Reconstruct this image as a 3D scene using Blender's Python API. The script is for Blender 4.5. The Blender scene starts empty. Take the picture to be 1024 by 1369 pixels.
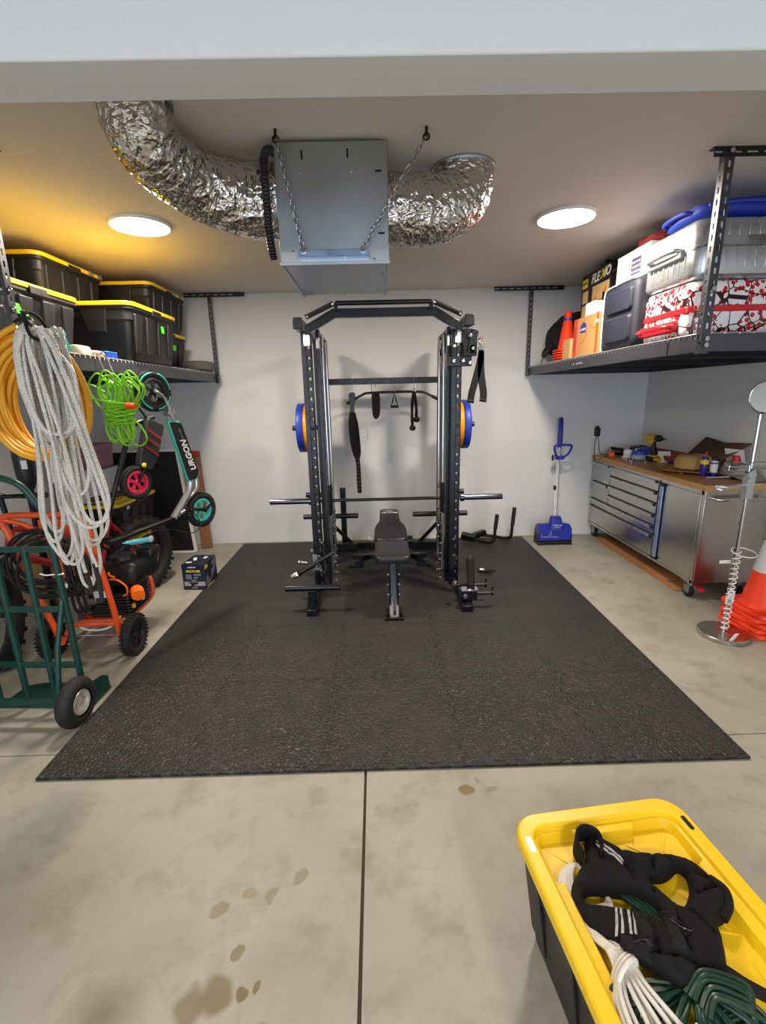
import bpy, bmesh, math, random
from math import sin, cos, pi, radians, sqrt, atan2
from mathutils import Vector, Matrix, Euler, noise
random.seed(7)
WORLD = 4.0; EXPO = 0.36
C = bpy.context.scene.collection
V = Vector
# ---------------------------------------------------------------- materials
def lin(c):
    if isinstance(c, str):
        c = [int(c[i:i+2], 16)/255 for i in (0, 2, 4)]
        return tuple((x/12.92 if x <= .04045 else ((x+.055)/1.055)**2.4) for x in c)+(1,)
    return tuple(c)+(1,)
MATS = {}
class N:
    """thin wrapper to write node trees"""
    def __init__(s, m):
        s.t = m.node_tree; s.n = s.t.nodes; s.l = s.t.links
    def new(s, ty, **k):
        n = s.n.new(ty)
        for a, b in k.items():
            if a.startswith('i_'): s.put(n.inputs[a[2:].replace('_', ' ')], b)
            else: setattr(n, a, b)
        return n
    def put(s, inp, v):
        if isinstance(v, bpy.types.NodeSocket): s.l.new(v, inp)
        else: inp.default_value = v
    def math(s, op, a, b=0.0, clamp=False):
        n = s.n.new('ShaderNodeMath'); n.operation = op; n.use_clamp = clamp
        s.put(n.inputs[0], a); s.put(n.inputs[1], b); return n.outputs[0]
    def mix(s, f, a, b, mode='MIX'):
        n = s.n.new('ShaderNodeMix'); n.data_type = 'RGBA'; n.blend_type = mode
        s.put(n.inputs[0], f); s.put(n.inputs[6], a); s.put(n.inputs[7], b); return n.outputs[2]
    def ramp(s, f, stops):
        n = s.n.new('ShaderNodeValToRGB'); s.l.new(f, n.inputs[0])
        e = n.color_ramp.elements
        while len(e) < len(stops): e.new(.5)
        for x, (p, c) in zip(e, stops): x.position = p; x.color = c
        return n.outputs[0]
    def noise(s, vec, scale, detail=3, rough=.5):
        n = s.n.new('ShaderNodeTexNoise'); s.l.new(vec, n.inputs['Vector'])
        n.inputs['Scale'].default_value = scale; n.inputs['Detail'].default_value = detail
        n.inputs['Roughness'].default_value = rough; return n.outputs['Fac']
    def mapr(s, v, a, b, c=0.0, d=1.0):
        n = s.n.new('ShaderNodeMapRange'); s.l.new(v, n.inputs[0])
        for i, x in enumerate((a, b, c, d)): n.inputs[i+1].default_value = x
        return n.outputs[0]
    def bump(s, h, strength, dist=.01, normal=None):
        n = s.n.new('ShaderNodeBump'); s.l.new(h, n.inputs['Height'])
        n.inputs['Strength'].default_value = strength; n.inputs['Distance'].default_value = dist
        if normal is not None: s.l.new(normal, n.inputs['Normal'])
        return n.outputs[0]
def raw(name):
    m = bpy.data.materials.new(name); m.use_nodes = True
    n = N(m); b = n.n['Principled BSDF']; MATS[name] = m
    tc = n.n.new('ShaderNodeTexCoord')
    return m, n, b, tc
def mat(name, col, rough=.5, metal=0.0, vary=.06, scale=14, bump=0.0, bscale=120, spec=None, coat=0, emit=None, estr=0, alpha=None, trans=0):
    m, n, b, tc = raw(name)
    P = tc.outputs['Object']
    c = lin(col)
    f = n.noise(P, scale, 4)
    lo = tuple(x*(1-vary) for x in c[:3])+(1,); hi = tuple(min(1, x*(1+vary)) for x in c[:3])+(1,)
    n.l.new(n.mix(f, lo, hi), b.inputs['Base Color'])
    r = n.mapr(f, .3, .7, max(0, rough-.05), min(1, rough+.05)); n.l.new(r, b.inputs['Roughness'])
    b.inputs['Metallic'].default_value = metal
    if spec is not None: b.inputs['Specular IOR Level'].default_value = spec
    if coat: b.inputs['Coat Weight'].default_value = coat
    if trans: b.inputs['Transmission Weight'].default_value = trans
    if bump:
        n.l.new(n.bump(n.noise(P, bscale, 3), bump, .002), b.inputs['Normal'])
    if emit: b.inputs['Emission Color'].default_value = lin(emit); b.inputs['Emission Strength'].default_value = estr
    return m
# ---------------------------------------------------------------- geometry collector
def FR(d, up=(0, 0, 1)):
    """rotation whose z axis is d"""
    d = V(d).normalized(); u = V(up)
    if abs(d.dot(u)) > .98: u = V((0, 1, 0)) if abs(d.y) < .9 else V((1, 0, 0))
    x = u.cross(d).normalized(); y = d.cross(x)
    return Matrix((x, y, d)).transposed()
def TR(p, r=None):
    M = Matrix.Translation(V(p))
    if r is None: return M
    if isinstance(r, Matrix): return M @ r.to_4x4()
    return M @ Euler([radians(a) for a in r]).to_matrix().to_4x4()
def catmull(pts, k=6, closed=False):
    pts = [V(p) for p in pts]; n = len(pts); out = []
    rng = n if closed else n-1
    for i in range(rng):
        if closed: a, b, c, d = pts[(i-1) % n], pts[i], pts[(i+1) % n], pts[(i+2) % n]
        else: a, b, c, d = pts[max(i-1, 0)], pts[i], pts[i+1], pts[min(i+2, n-1)]
        for j in range(k):
            t = j/k
            out.append(.5*((2*b)+(c-a)*t+(2*a-5*b+4*c-d)*t*t+(3*b-a-3*c+d)*t**3))
    if not closed: out.append(pts[-1])
    return out
class G:
    def __init__(s): s.v = []; s.f = []; s.m = []; s.uv = {}; s.has = False
    def add(s, vs, fs, mi=0, M=None, uvs=None):
        o = len(s.v)
        s.v += [(M @ V(p)) if M is not None else V(p) for p in vs]
        for i, f in enumerate(fs):
            if uvs: s.uv[len(s.f)] = uvs[i]
            s.f.append([o+j for j in f]); s.m.append(mi)
        return s
    def box(s, c, d, r=None, mi=0, M=None):
        T = TR(c, r); T = M @ T if M is not None else T
        x, y, z = d[0]/2, d[1]/2, d[2]/2
        vs = [(a*x, b*y, e*z) for a in (-1, 1) for b in (-1, 1) for e in (-1, 1)]
        return s.add(vs, [(0, 1, 3, 2), (4, 6, 7, 5), (0, 4, 5, 1), (2, 3, 7, 6), (0, 2, 6, 4), (1, 5, 7, 3)], mi, T)
    def bb(s, a, b, mi=0):
        return s.box([(p+q)/2 for p, q in zip(a, b)], [abs(q-p) for p, q in zip(a, b)], mi=mi)
    def bar(s, p, q, w, h, mi=0, up=(0, 0, 1)):
        """rectangular bar from p to q, w across, h along up"""
        p, q = V(p), V(q); d = q-p; L = d.length
        return s.box((0, 0, L/2), (w, h, L), mi=mi, M=Matrix.Translation(p) @ FR(d, up).to_4x4())
    def cyl(s, p, q, r, r2=None, n=16, mi=0, caps=True):
        p, q = V(p), V(q); r2 = r if r2 is None else r2; R = FR(q-p)
        vs = []
        for c, rr in ((p, r), (q, r2)):
            for i in range(n):
                a = 2*pi*i/n; vs.append(c+R @ V((rr*cos(a), rr*sin(a), 0)))
        fs = [(i, (i+1) % n, n+(i+1) % n, n+i) for i in range(n)]
        if caps: fs += [tuple(range(n))[::-1], tuple(range(n, 2*n))]
        return s.add(vs, fs, mi)
    def tube(s, pts, r, n=10, closed=False, mi=0, sm=0, flat=1.0, rf=None):
        if sm: pts = catmull(pts, sm, closed)
        pts = [V(p) for p in pts]; L = len(pts); vs = []; fs = []; uvs = []
        t0 = None; x = None; acc = 0; lens = []
        for i, p in enumerate(pts):
            if closed: t = pts[(i+1) % L]-pts[i-1]
            else: t = pts[min(i+1, L-1)]-pts[max(i-1, 0)]
            t = t.normalized() if t.length > 1e-9 else V((0, 0, 1))
            if x is None:
                x = t.orthogonal().normalized()
                if abs(t.z) < .9: x = t.cross(V((0, 0, 1))).normalized()
            else:
                x = x-t*x.dot(t); x = x.normalized() if x.length > 1e-6 else t.orthogonal().normalized()
            y = t.cross(x)
            if i: acc += (pts[i]-pts[i-1]).length
            lens.append(acc)
            for j in range(n):
                a = 2*pi*j/n; rr = r if rf is None else rf(i/(L-1), a)*r
                vs.append(p+x*(rr*cos(a))+y*(rr*flat*sin(a)))
        for i in range(L if closed else L-1):
            i2 = (i+1) % L
            l2 = lens[i2] if i2 else acc+(pts[0]-pts[-1]).length
            for j in range(n):
                k = (j+1) % n
                fs.append((i*n+j, i*n+k, i2*n+k, i2*n+j))
                uvs.append(((lens[i], j/n), (lens[i], (j+1)/n), (l2, (j+1)/n), (l2, j/n)))
        if not closed:
            fs += [tuple(range(n))[::-1], tuple((L-1)*n+j for j in range(n))]; uvs += [None, None]
        s.has = True
        return s.add(vs, fs, mi, uvs=uvs)
    def lathe(s, prof, n=32, M=None, mi=0, cap=False):
        vs = []; fs = []
        for r, z in prof:
            for i in range(n): a = 2*pi*i/n; vs.append((r*cos(a), r*sin(a), z))
        for k in range(len(prof)-1):
            for i in range(n): fs.append((k*n+i, k*n+(i+1) % n, (k+1)*n+(i+1) % n, (k+1)*n+i))
        if cap: fs += [tuple(range(n))[::-1], tuple((len(prof)-1)*n+i for i in range(n))]
        return s.add(vs, fs, mi, M)
    def prism(s, poly, h, M=None, mi=0):
        n = len(poly)
        vs = [(x, y, 0) for x, y in poly]+[(x, y, h) for x, y in poly]
        fs = [tuple(range(n))[::-1], tuple(range(n, 2*n))]+[(i, (i+1) % n, n+(i+1) % n, n+i) for i in range(n)]
        return s.add(vs, fs, mi, M)
    def torus(s, R, r, M=None, n=24, k=8, mi=0):
        return s.tube([((M or Matrix()) @ V((R*cos(2*pi*i/n), R*sin(2*pi*i/n), 0))) for i in range(n)], r, k, True, mi)
    def ball(s, c, r, n=12, mi=0, sc=(1, 1, 1), M=None):
        pr = [(max(1e-4, sin(pi*i/n)), -cos(pi*i/n)) for i in range(n+1)]
        T = TR(c) @ Matrix.Diagonal((r*sc[0], r*sc[1], r*sc[2], 1))
        if M is not None: T = M @ T
        return s.lathe(pr, n*2, T, mi)
    def loft(s, rings, mi=0, M=None, cap=True):
        n = len(rings[0]); vs = [p for r in rings for p in r]; fs = []
        for k in range(len(rings)-1):
            for i in range(n): fs.append((k*n+i, k*n+(i+1) % n, (k+1)*n+(i+1) % n, (k+1)*n+i))
        if cap: fs += [tuple(range(n))[::-1], tuple((len(rings)-1)*n+i for i in range(n))]
        return s.add(vs, fs, mi, M)
    def build(s, name, mats, parent=None, bevel=0, world=False, seg=2, ang=38, label=None, sub=0, solid=0, flat=False):
        if not isinstance(mats, (list, tuple)): mats = [mats]
        mats = [MATS[m] if isinstance(m, str) else m for m in mats]
        vs = s.v; loc = V((0, 0, 0))
        if parent is not None and world:
            Mi = parent['_M'] if False else MW[parent.name].inverted(); vs = [Mi @ p for p in vs]
        if parent is None:
            xs = [p.x for p in vs]; ys = [p.y for p in vs]; zs = [p.z for p in vs]
            loc = V(((min(xs)+max(xs))/2, (min(ys)+max(ys))/2, min(zs))); vs = [p-loc for p in vs]
        me = bpy.data.meshes.new(name); me.from_pydata(vs, [], s.f)
        for m in mats: me.materials.append(m)
        for i, p in enumerate(me.polygons): p.material_index = min(s.m[i], len(mats)-1)
        if s.has:
            ul = me.uv_layers.new(name='UVMap')
            for i, p in enumerate(me.polygons):
                u = s.uv.get(i)
                if u:
                    for k, li in enumerate(p.loop_indices): ul.data[li].uv = u[k]
        bm = bmesh.new(); bm.from_mesh(me)
        bmesh.ops.recalc_face_normals(bm, faces=bm.faces)
        th = radians(ang)
        for f in bm.faces: f.smooth = not flat
        for e in bm.edges:
            if len(e.link_faces) == 2 and e.calc_face_angle(0) > th: e.smooth = False
        bm.to_mesh(me); bm.free()
        o = bpy.data.objects.new(name, me); C.objects.link(o); o.location = loc
        if parent is not None:
            o.parent = parent; MW[o.name] = MW[parent.name]
        else: MW[o.name] = Matrix.Translation(loc)
        if solid:
            md = o.modifiers.new('Solid', 'SOLIDIFY'); md.thickness = solid; md.offset = 0
        if bevel:
            md = o.modifiers.new('Bevel', 'BEVEL'); md.width = bevel; md.segments = seg; md.limit_method = 'ANGLE'; md.angle_limit = radians(40)
        if sub:
            md = o.modifiers.new('Sub', 'SUBSURF'); md.levels = sub; md.render_levels = sub
        if label: o['label'] = label
        return o
MW = {}
def tag(o, label, cat, group=None, kind=None):
    if label: o['label'] = label
    if cat: o['category'] = cat
    if group: o['group'] = group
    if kind: o['kind'] = kind
    return o
def struct(o): o['kind'] = 'structure'; return o
def thing(name, label, cat, loc=(0, 0, 0), rot=0, group=None, eul=None):
    o = bpy.data.objects.new(name, None); C.objects.link(o); o.empty_display_size = .05
    o.location = loc
    o.rotation_euler = [radians(a) for a in eul] if eul else (0, 0, radians(rot))
    MW[o.name] = Matrix.Translation(V(loc)) @ o.rotation_euler.to_matrix().to_4x4()
    return tag(o, label, cat, group)
def dup(root, loc, rot=None, label=None, group=None, scale=None):
    def cp(o, par):
        c = o.copy(); C.objects.link(c)
        if par is not None: c.parent = par
        for ch in [x for x in C.objects if x.parent == o]: cp(ch, c)
        return c
    r = cp(root, None); r.location = loc
    if rot is not None: r.rotation_euler = [radians(a) for a in rot] if isinstance(rot, (tuple, list)) else (0, 0, radians(rot))
    if label: r['label'] = label
    if group: r['group'] = group
    MW[r.name] = Matrix.Translation(V(loc)) @ r.rotation_euler.to_matrix().to_4x4()
    return r
def text(s, size, M, m, parent, name='lettering', ex=.0008, align='CENTER', sx=1, bold=0, shear=0):
    """flat lettering lying in the xy plane of M (world if no parent, else in the parent's frame)"""
    cu = bpy.data.curves.new('t', 'FONT'); cu.body = s; cu.size = size; cu.align_x = align; cu.align_y = 'CENTER'
    cu.extrude = ex; cu.offset = bold; cu.shear = shear; cu.resolution_u = 3
    ob = bpy.data.objects.new('t', cu); C.objects.link(ob)
    dg = bpy.context.evaluated_depsgraph_get(); dg.update()
    me = bpy.data.meshes.new_from_object(ob.evaluated_get(dg)); me.name = name
    bpy.data.objects.remove(ob); bpy.data.curves.remove(cu)
    me.transform(M @ Matrix.Diagonal((sx, 1, 1, 1)))
    me.materials.clear(); me.materials.append(MATS[m])
    o = bpy.data.objects.new(name, me); C.objects.link(o)
    if parent is not None: o.parent = parent
    return o
def facing(p, xdir, ydir):
    """matrix at p whose x (reading direction) and y (up of letters) are given"""
    x = V(xdir).normalized(); y = V(ydir).normalized(); z = x.cross(y)
    return Matrix.Translation(V(p)) @ Matrix((x, y, z)).transposed().to_4x4()
def rrect(w, h, r, n=5):
    out = []
    for cx, cy, a0 in ((w/2-r, h/2-r, 0), (-w/2+r, h/2-r, 90), (-w/2+r, -h/2+r, 180), (w/2-r, -h/2+r, 270)):
        for i in range(n+1):
            a = radians(a0+90*i/n); out.append((cx+r*cos(a), cy+r*sin(a)))
    return out
# ---------------------------------------------------------------- palette
mat('wall_paint', 'd6d7d6', .85, vary=.015, bump=.12, bscale=90)
mat('ceiling_paint', 'd0cbc4', .88, vary=.02, bump=.12, bscale=90)
mat('beam_paint', 'd2d4d4', .85, vary=.015, bump=.12, bscale=90)
mat('black_steel', '0d0e12', .34, .2, vary=.15)
mat('navy_black', '0b0d16', .28, .25, vary=.15)
mat('black_matte', '0b0b0d', .7, vary=.2)
mat('black_rubber', '141414', .72, vary=.25, bump=.3, bscale=200)
mat('black_plastic', '121214', .42, vary=.15)
mat('black_fabric', '08080a', .9, vary=.3, bump=.5, bscale=400)
mat('black_vinyl', '1e1f23', .38, vary=.12, bump=.15, bscale=260)
mat('chrome', 'c8cace', .12, 1.0, vary=.03)
mat('dark_chrome', '5a5d64', .16, 1.0, vary=.06)
mat('steel', 'a4a6a8', .32, 1.0, vary=.1)
mat('white_plastic', 'e4e4e2', .4, vary=.03)
mat('white_paper', 'e8e8e6', .7, vary=.03)
mat('blue_plate', '1c3aa8', .45, vary=.06)
mat('yellow_plate', 'e8930c', .45, vary=.06)
mat('tote_black', '111214', .48, vary=.15, bump=.12, bscale=180)
mat('tote_yellow', 'f0c816', .42, vary=.05, bump=.06)
mat('shelf_steel', '50535a', .42, .7, vary=.12)
mat('shelf_dark', '2b2d31', .45, .5, vary=.15)
mat('green_tape', '4fd42a', .6, vary=.04)
mat('orange', 'f04a12', .4, vary=.06)
mat('orange_frame', 'e2521c', .35, vary=.08, coat=.3)
mat('cone_orange', 'f23c12', .45, vary=.06)
mat('reflective_white', 'd4d6da', .35, vary=.05)
mat('red', 'c81e1e', .35, vary=.06)
mat('blue', '1a3fae', .4, vary=.08)
mat('teal', '3fc4b4', .35, vary=.05)
mat('pink', 'e0285a', .35, vary=.05)
mat('silver', 'c4c8cc', .3, .8, vary=.05)
mat('green_frame', '0f3d36', .38, .2, vary=.2)
mat('wood', 'b98344', .5, vary=.15, scale=8)
mat('cardboard', 'bd8b55', .8, vary=.06)
mat('cardboard_light', 'cfa26c', .8, vary=.06)
mat('brown_card', '5b4230', .8, vary=.1)
mat('yellow_tool', 'e6b416', .4, vary=.05)
mat('lamp_glow', 'ffffff', .5, emit='ffefdc', estr=190)
def brushed(name, col, rough, axis_scale, vary=.08):
    m, n, b, tc = raw(name)
    mp = n.new('ShaderNodeMapping'); n.l.new(tc.outputs['Object'], mp.inputs[0]); mp.inputs['Scale'].default_value = axis_scale
    f = n.noise(mp.outputs[0], 1, 5, .6); f2 = n.noise(tc.outputs['Object'], 3.5, 3)
    c = lin(col)
    n.l.new(n.mix(f2, tuple(x*(1-vary*2) for x in c[:3])+(1,), tuple(min(1, x*(1+vary)) for x in c[:3])+(1,)), b.inputs['Base Color'])
    b.inputs['Metallic'].default_value = 1
    n.l.new(n.mapr(n.math('ADD', n.math('MULTIPLY', f, .5), n.math('MULTIPLY', f2, .5)), .35, .65, rough-.02, rough+.05), b.inputs['Roughness'])
    n.l.new(n.bump(f, .04, .0006), b.inputs['Normal'])
    return m
brushed('stainless', 'c2c0ba', .24, (300, 4, 4))
brushed('galvanized', 'b6bcc2', .36, (6, 6, 6), .1)
def foil():
    m, n, b, tc = raw('foil')
    P = tc.outputs['Object']
    b.inputs['Metallic'].default_value = 1; b.inputs['Base Color'].default_value = lin('cfcdca')
    wn_ = n.new('ShaderNodeTexNoise'); n.l.new(P, wn_.inputs['Vector']); wn_.inputs['Scale'].default_value = 9; wn_.inputs['Detail'].default_value = 3
    wv = n.new('ShaderNodeVectorMath', operation='MULTIPLY_ADD'); n.l.new(wn_.outputs['Color'], wv.inputs[0]); wv.inputs[1].default_value = (.07, .07, .07); n.l.new(P, wv.inputs[2])
    hs = None
    for sc_, am in ((24, 1.0), (60, .4)):
        vo = n.new('ShaderNodeTexVoronoi'); n.l.new(wv.outputs[0], vo.inputs['Vector']); vo.inputs['Scale'].default_value = sc_; vo.feature = 'F1'
        h = n.math('MULTIPLY', vo.outputs['Distance'], am); hs = h if hs is None else n.math('ADD', hs, h)
    b.inputs['Roughness'].default_value = .10
    n.l.new(n.bump(hs, .75, .016), b.inputs['Normal'])
foil()
def mat_rubber_tiles():
    m, n, b, tc = raw('rubber_tile')
    P = tc.outputs['Object']
    vo = n.new('ShaderNodeTexVoronoi'); n.l.new(P, vo.inputs['Vector']); vo.inputs['Scale'].default_value = 52; vo.feature = 'DISTANCE_TO_EDGE'
    peb = n.mapr(vo.outputs['Distance'], .02, .28)
    sep = n.new('ShaderNodeSeparateXYZ'); n.l.new(P, sep.inputs[0])
    X, Y = sep.outputs[0], sep.outputs[1]
    # interlocking seams: a square wave offsets the seam line
    def seam(a, bb, pitch, off):
        tooth = n.math('MULTIPLY', n.math('SUBTRACT', n.math('GREATER_THAN', n.math('SINE', n.math('MULTIPLY', bb, 62.0)), 0.0), .5), .022)
        q = n.math('ADD', n.math('ADD', a, tooth), off)
        fr = n.math('ABSOLUTE', n.math('SUBTRACT', n.math('FRACT', n.math('DIVIDE', q, pitch)), .5))
        return n.math('GREATER_THAN', fr, .5-.0045/pitch)
    sm = n.math('MAXIMUM', seam(X, Y, .652, .326), seam(Y, X, .686, .343))
    big = n.noise(P, 1.3, 4, .6); fine = n.noise(P, 9, 4, .6)
    c = n.mix(n.mapr(big, .3, .7), lin('232222'), lin('2f2d2b'))
    c = n.mix(n.math('MULTIPLY', n.mapr(fine, .5, .8), .35), c, lin('443f3b'))
    c = n.mix(n.math('MULTIPLY', sm, .85), c, lin('060606'))
    n.l.new(c, b.inputs['Base Color'])
    n.l.new(n.mapr(big, .3, .7, .44, .58), b.inputs['Roughness'])
    b.inputs['Specular IOR Level'].default_value = .45
    h = n.math('SUBTRACT', peb, n.math('MULTIPLY', sm, 1.0))
    n.l.new(n.bump(h, .7, .004), b.inputs['Normal'])
mat_rubber_tiles()
def mat_concrete():
    m, n, b, tc = raw('concrete')
    P = tc.outputs['Object']
    a = n.noise(P, 1.1, 6, .62); c2 = n.noise(P, 5, 6, .65); c3 = n.noise(P, 60, 3, .6)
    col = n.mix(n.mapr(a, .3, .7), lin('918f83'), lin('b0ada2'))
    col = n.mix(n.math('MULTIPLY', n.mapr(c2, .50, .70), .55), col, lin('787262'))
    col = n.mix(n.math('MULTIPLY', c3, .2), col, lin('7c7568'))
    warp = n.new('ShaderNodeTexNoise'); n.l.new(P, warp.inputs['Vector']); warp.inputs['Scale'].default_value = 14; warp.inputs['Detail'].default_value = 4
    wv = n.new('ShaderNodeVectorMath', operation='MULTIPLY_ADD'); n.l.new(warp.outputs['Color'], wv.inputs[0]); wv.inputs[1].default_value = (.05, .05, 0); n.l.new(P, wv.inputs[2])
    def spot(x, y, rx, ry, rot, s0, strength, color):
        nonlocal col
        mp = n.new('ShaderNodeMapping', vector_type='TEXTURE'); n.l.new(wv.outputs[0], mp.inputs[0])
        mp.inputs['Location'].default_value = (x+.025, y+.025, 0); mp.inputs['Rotation'].default_value = (0, 0, radians(rot)); mp.inputs['Scale'].default_value = (rx, ry, 1)
        sp = n.new('ShaderNodeVectorMath', operation='MULTIPLY'); n.l.new(mp.outputs[0], sp.inputs[0]); sp.inputs[1].default_value = (1, 1, 0)
        ln = n.new('ShaderNodeVectorMath', operation='LENGTH'); n.l.new(sp.outputs[0], ln.inputs[0])
        col = n.mix(n.math('MULTIPLY', n.mapr(ln.outputs['Value'], 1.0, s0), min(.95, strength*1.3)), col, lin(color))
    for t in ((.35, 1.65, .035, .035, 0, .75, .75, '6f6340'), (.455, 1.65, .03, .014, 10, .75, .55, '7d7152'), (.41, 1.70, .012, .012, 0, .7, .5, '7d7152'),
              (-.566, 1.197, .032, .03, 10, .75, .55, '7c7259'), (-.474, 1.25, .028, .026, 0, .7, .45, '7c7259'), (-.40, 1.24, .02, .035, -20, .75, .5, '7c7259'), (-.31, 1.30, .02, .03, -30, .75, .5, '7c7259'),
              (-.47, 1.075, .02, .028, 0, .8, .6, '736849'), (-.43, .965, .018, .024, 0, .8, .7, '6b5c3c'), (-.39, .985, .014, .022, 0, .8, .7, '6b5c3c'),
              (-.50, .965, .055, .06, 0, .6, .6, '6b5e42'), (-.57, .94, .05, .06, 0, .6, .55, '6b5e42'), (-.80, .93, .14, .10, 0, .0, .6, '6a6047'), (-.35, .86, .03, .04, 0, .6, .6, '6b5e42'),
              (-.7, 1.1, .25, .15, 20, .0, .25, '80765e'), (-1.3, 1.2, .3, .3, 0, .0, .25, '80765e'), (-1.25, 2.9, .1, .05, 0, .2, .35, '80765e'), (-.35, 1.05, .2, .12, 20, .0, .25, '80765e')):
        spot(*t)
    sep = n.new('ShaderNodeSeparateXYZ'); n.l.new(wv.outputs[0], sep.inputs[0])
    n.l.new(col, b.inputs['Base Color'])
    n.l.new(n.mapr(a, .3, .7, .42, .6), b.inputs['Roughness'])
    b.inputs['Specular IOR Level'].default_value = .35
    n.l.new(n.bump(n.math('ADD', c2, n.math('MULTIPLY', c3, .3)), .15, .004), b.inputs['Normal'])
mat_concrete()
mat('joint_fill', '4a4335', .9, vary=.4, scale=60)
# ---------------------------------------------------------------- setting
XL, XR, YB, CZ = -3.02, 3.02, 5.30, 2.73
YR = -3.2
def floor():
    g = G()     # two long slabs either side of the joint, split by the cross joint
    j = .006
    for x0, x1 in ((XL-.1, -.0885-j), (-.0885+j, XR+.1)):
        for y0, y1 in ((YR-2.5, 1.932-j*.6), (1.932+j*.6, YB+.1)):
            g.bb((x0, y0, -.12), (x1, y1, 0))
    g.bb((XL, YR-2.5, -.12), (XR, YB, -.011), mi=1)
    o = g.build('floor', ['concrete', 'joint_fill']); off = o.location.copy()
    for v in o.data.vertices: v.co += off      # keep the origin at the room's zero so the pattern stands in metres
    o.location = (0, 0, 0); struct(o)
floor()
g = G(); g.bb((XL-.1, YB, 0), (XR+.1, YB+.12, CZ+.1)); struct(g.build('wall_back', 'wall_paint'))
g = G(); g.bb((XL-.12, YR, 0), (XL, YB, CZ+.1)); struct(g.build('wall_left', 'wall_paint'))
g = G(); g.bb((XR, YR, 0), (XR+.12, YB, CZ+.1)); struct(g.build('wall_right', 'wall_paint'))
g = G(); g.bb((XL-.12, YR, CZ), (XR+.12, YB+.12, CZ+.12)); struct(g.build('ceiling', 'ceiling_paint'))
# wall over and beside the open garage door behind the viewer
g = G(); g.bb((XL, YR-.12, 2.25), (XR, YR, CZ)); g.bb((XL, YR-.12, 0), (XL+.45, YR, 2.25)); g.bb((XR-.45, YR-.12, 0), (XR, YR, 2.25)); struct(g.build('wall_front', 'wall_paint'))
g = G(); g.bb((XL, 1.257, 2.40), (XR, 1.412, CZ)); struct(g.build('trim_1', 'beam_paint', bevel=.006))
# ---------------------------------------------------------------- lights
def disc_light(x, y, label):
    t = thing('ceiling_light', label, 'light', (x, y, CZ-.02), 0, 'round ceiling lights')
    g = G(); g.lathe([(.178, .02), (.182, .012), (.178, .0), (.168, -.002), (.166, .004)], 48); g.build('trim_ring', 'white_plastic', t)
    g = G(); g.lathe([(.001, -.004), (.10, -.003), (.166, .002)], 48); g.build('diffuser', 'lamp_glow', t)
    return t
disc_light(-1.437, 3.258, 'round white ceiling light left of the metal duct, its glow on yellowish ceiling')
disc_light(1.223, 3.259, 'round white ceiling light right of the metal duct, near the luggage shelf')
disc_light(-1.437, -1.7, 'unseen ceiling light added as fill behind the viewer on the left')  # out of view, added for extra light on the near floor and beam
disc_light(1.223, -1.7, 'unseen ceiling light added as fill behind the viewer on the right')  # second added fill lamp, also out of view
W = bpy.data.worlds.new('World'); bpy.context.scene.world = W; W.use_nodes = True
wn = W.node_tree.nodes; bg = wn['Background']; bg.inputs[0].default_value = lin('cfdff5'); bg.inputs[1].default_value = WORLD
# ---------------------------------------------------------------- camera
cd = bpy.data.cameras.new('camera'); cam = bpy.data.objects.new('camera', cd); C.objects.link(cam)
cam.matrix_world = Matrix.Translation((0, 0, 1.66)) @ Matrix.Rotation(-.0098, 4, 'Z') @ Matrix.Rotation(pi/2-.2453, 4, 'X') @ Matrix.Rotation(-.023, 4, 'Z')
cd.sensor_fit = 'HORIZONTAL'; cd.sensor_width = 36; cd.lens = 36*621.2/1024; cd.clip_start = .02
sc = bpy.context.scene; sc.camera = cam
sc.view_settings.view_transform = 'Standard'; sc.view_settings.look = 'None'; sc.view_settings.gamma = 1; sc.view_settings.use_curve_mapping = False
sc.view_settings.exposure = EXPO
# ---------------------------------------------------------------- rubber mat
g = G(); g.bb((-1.585, 1.77, .0005), (1.68, 5.22, .015))
o = g.build('rubber_floor_mat', 'rubber_tile', bevel=.003)
tag(o, 'large black rubber floor mat of interlocking pebbled tiles under the gym rack', 'floor mat')
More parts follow.
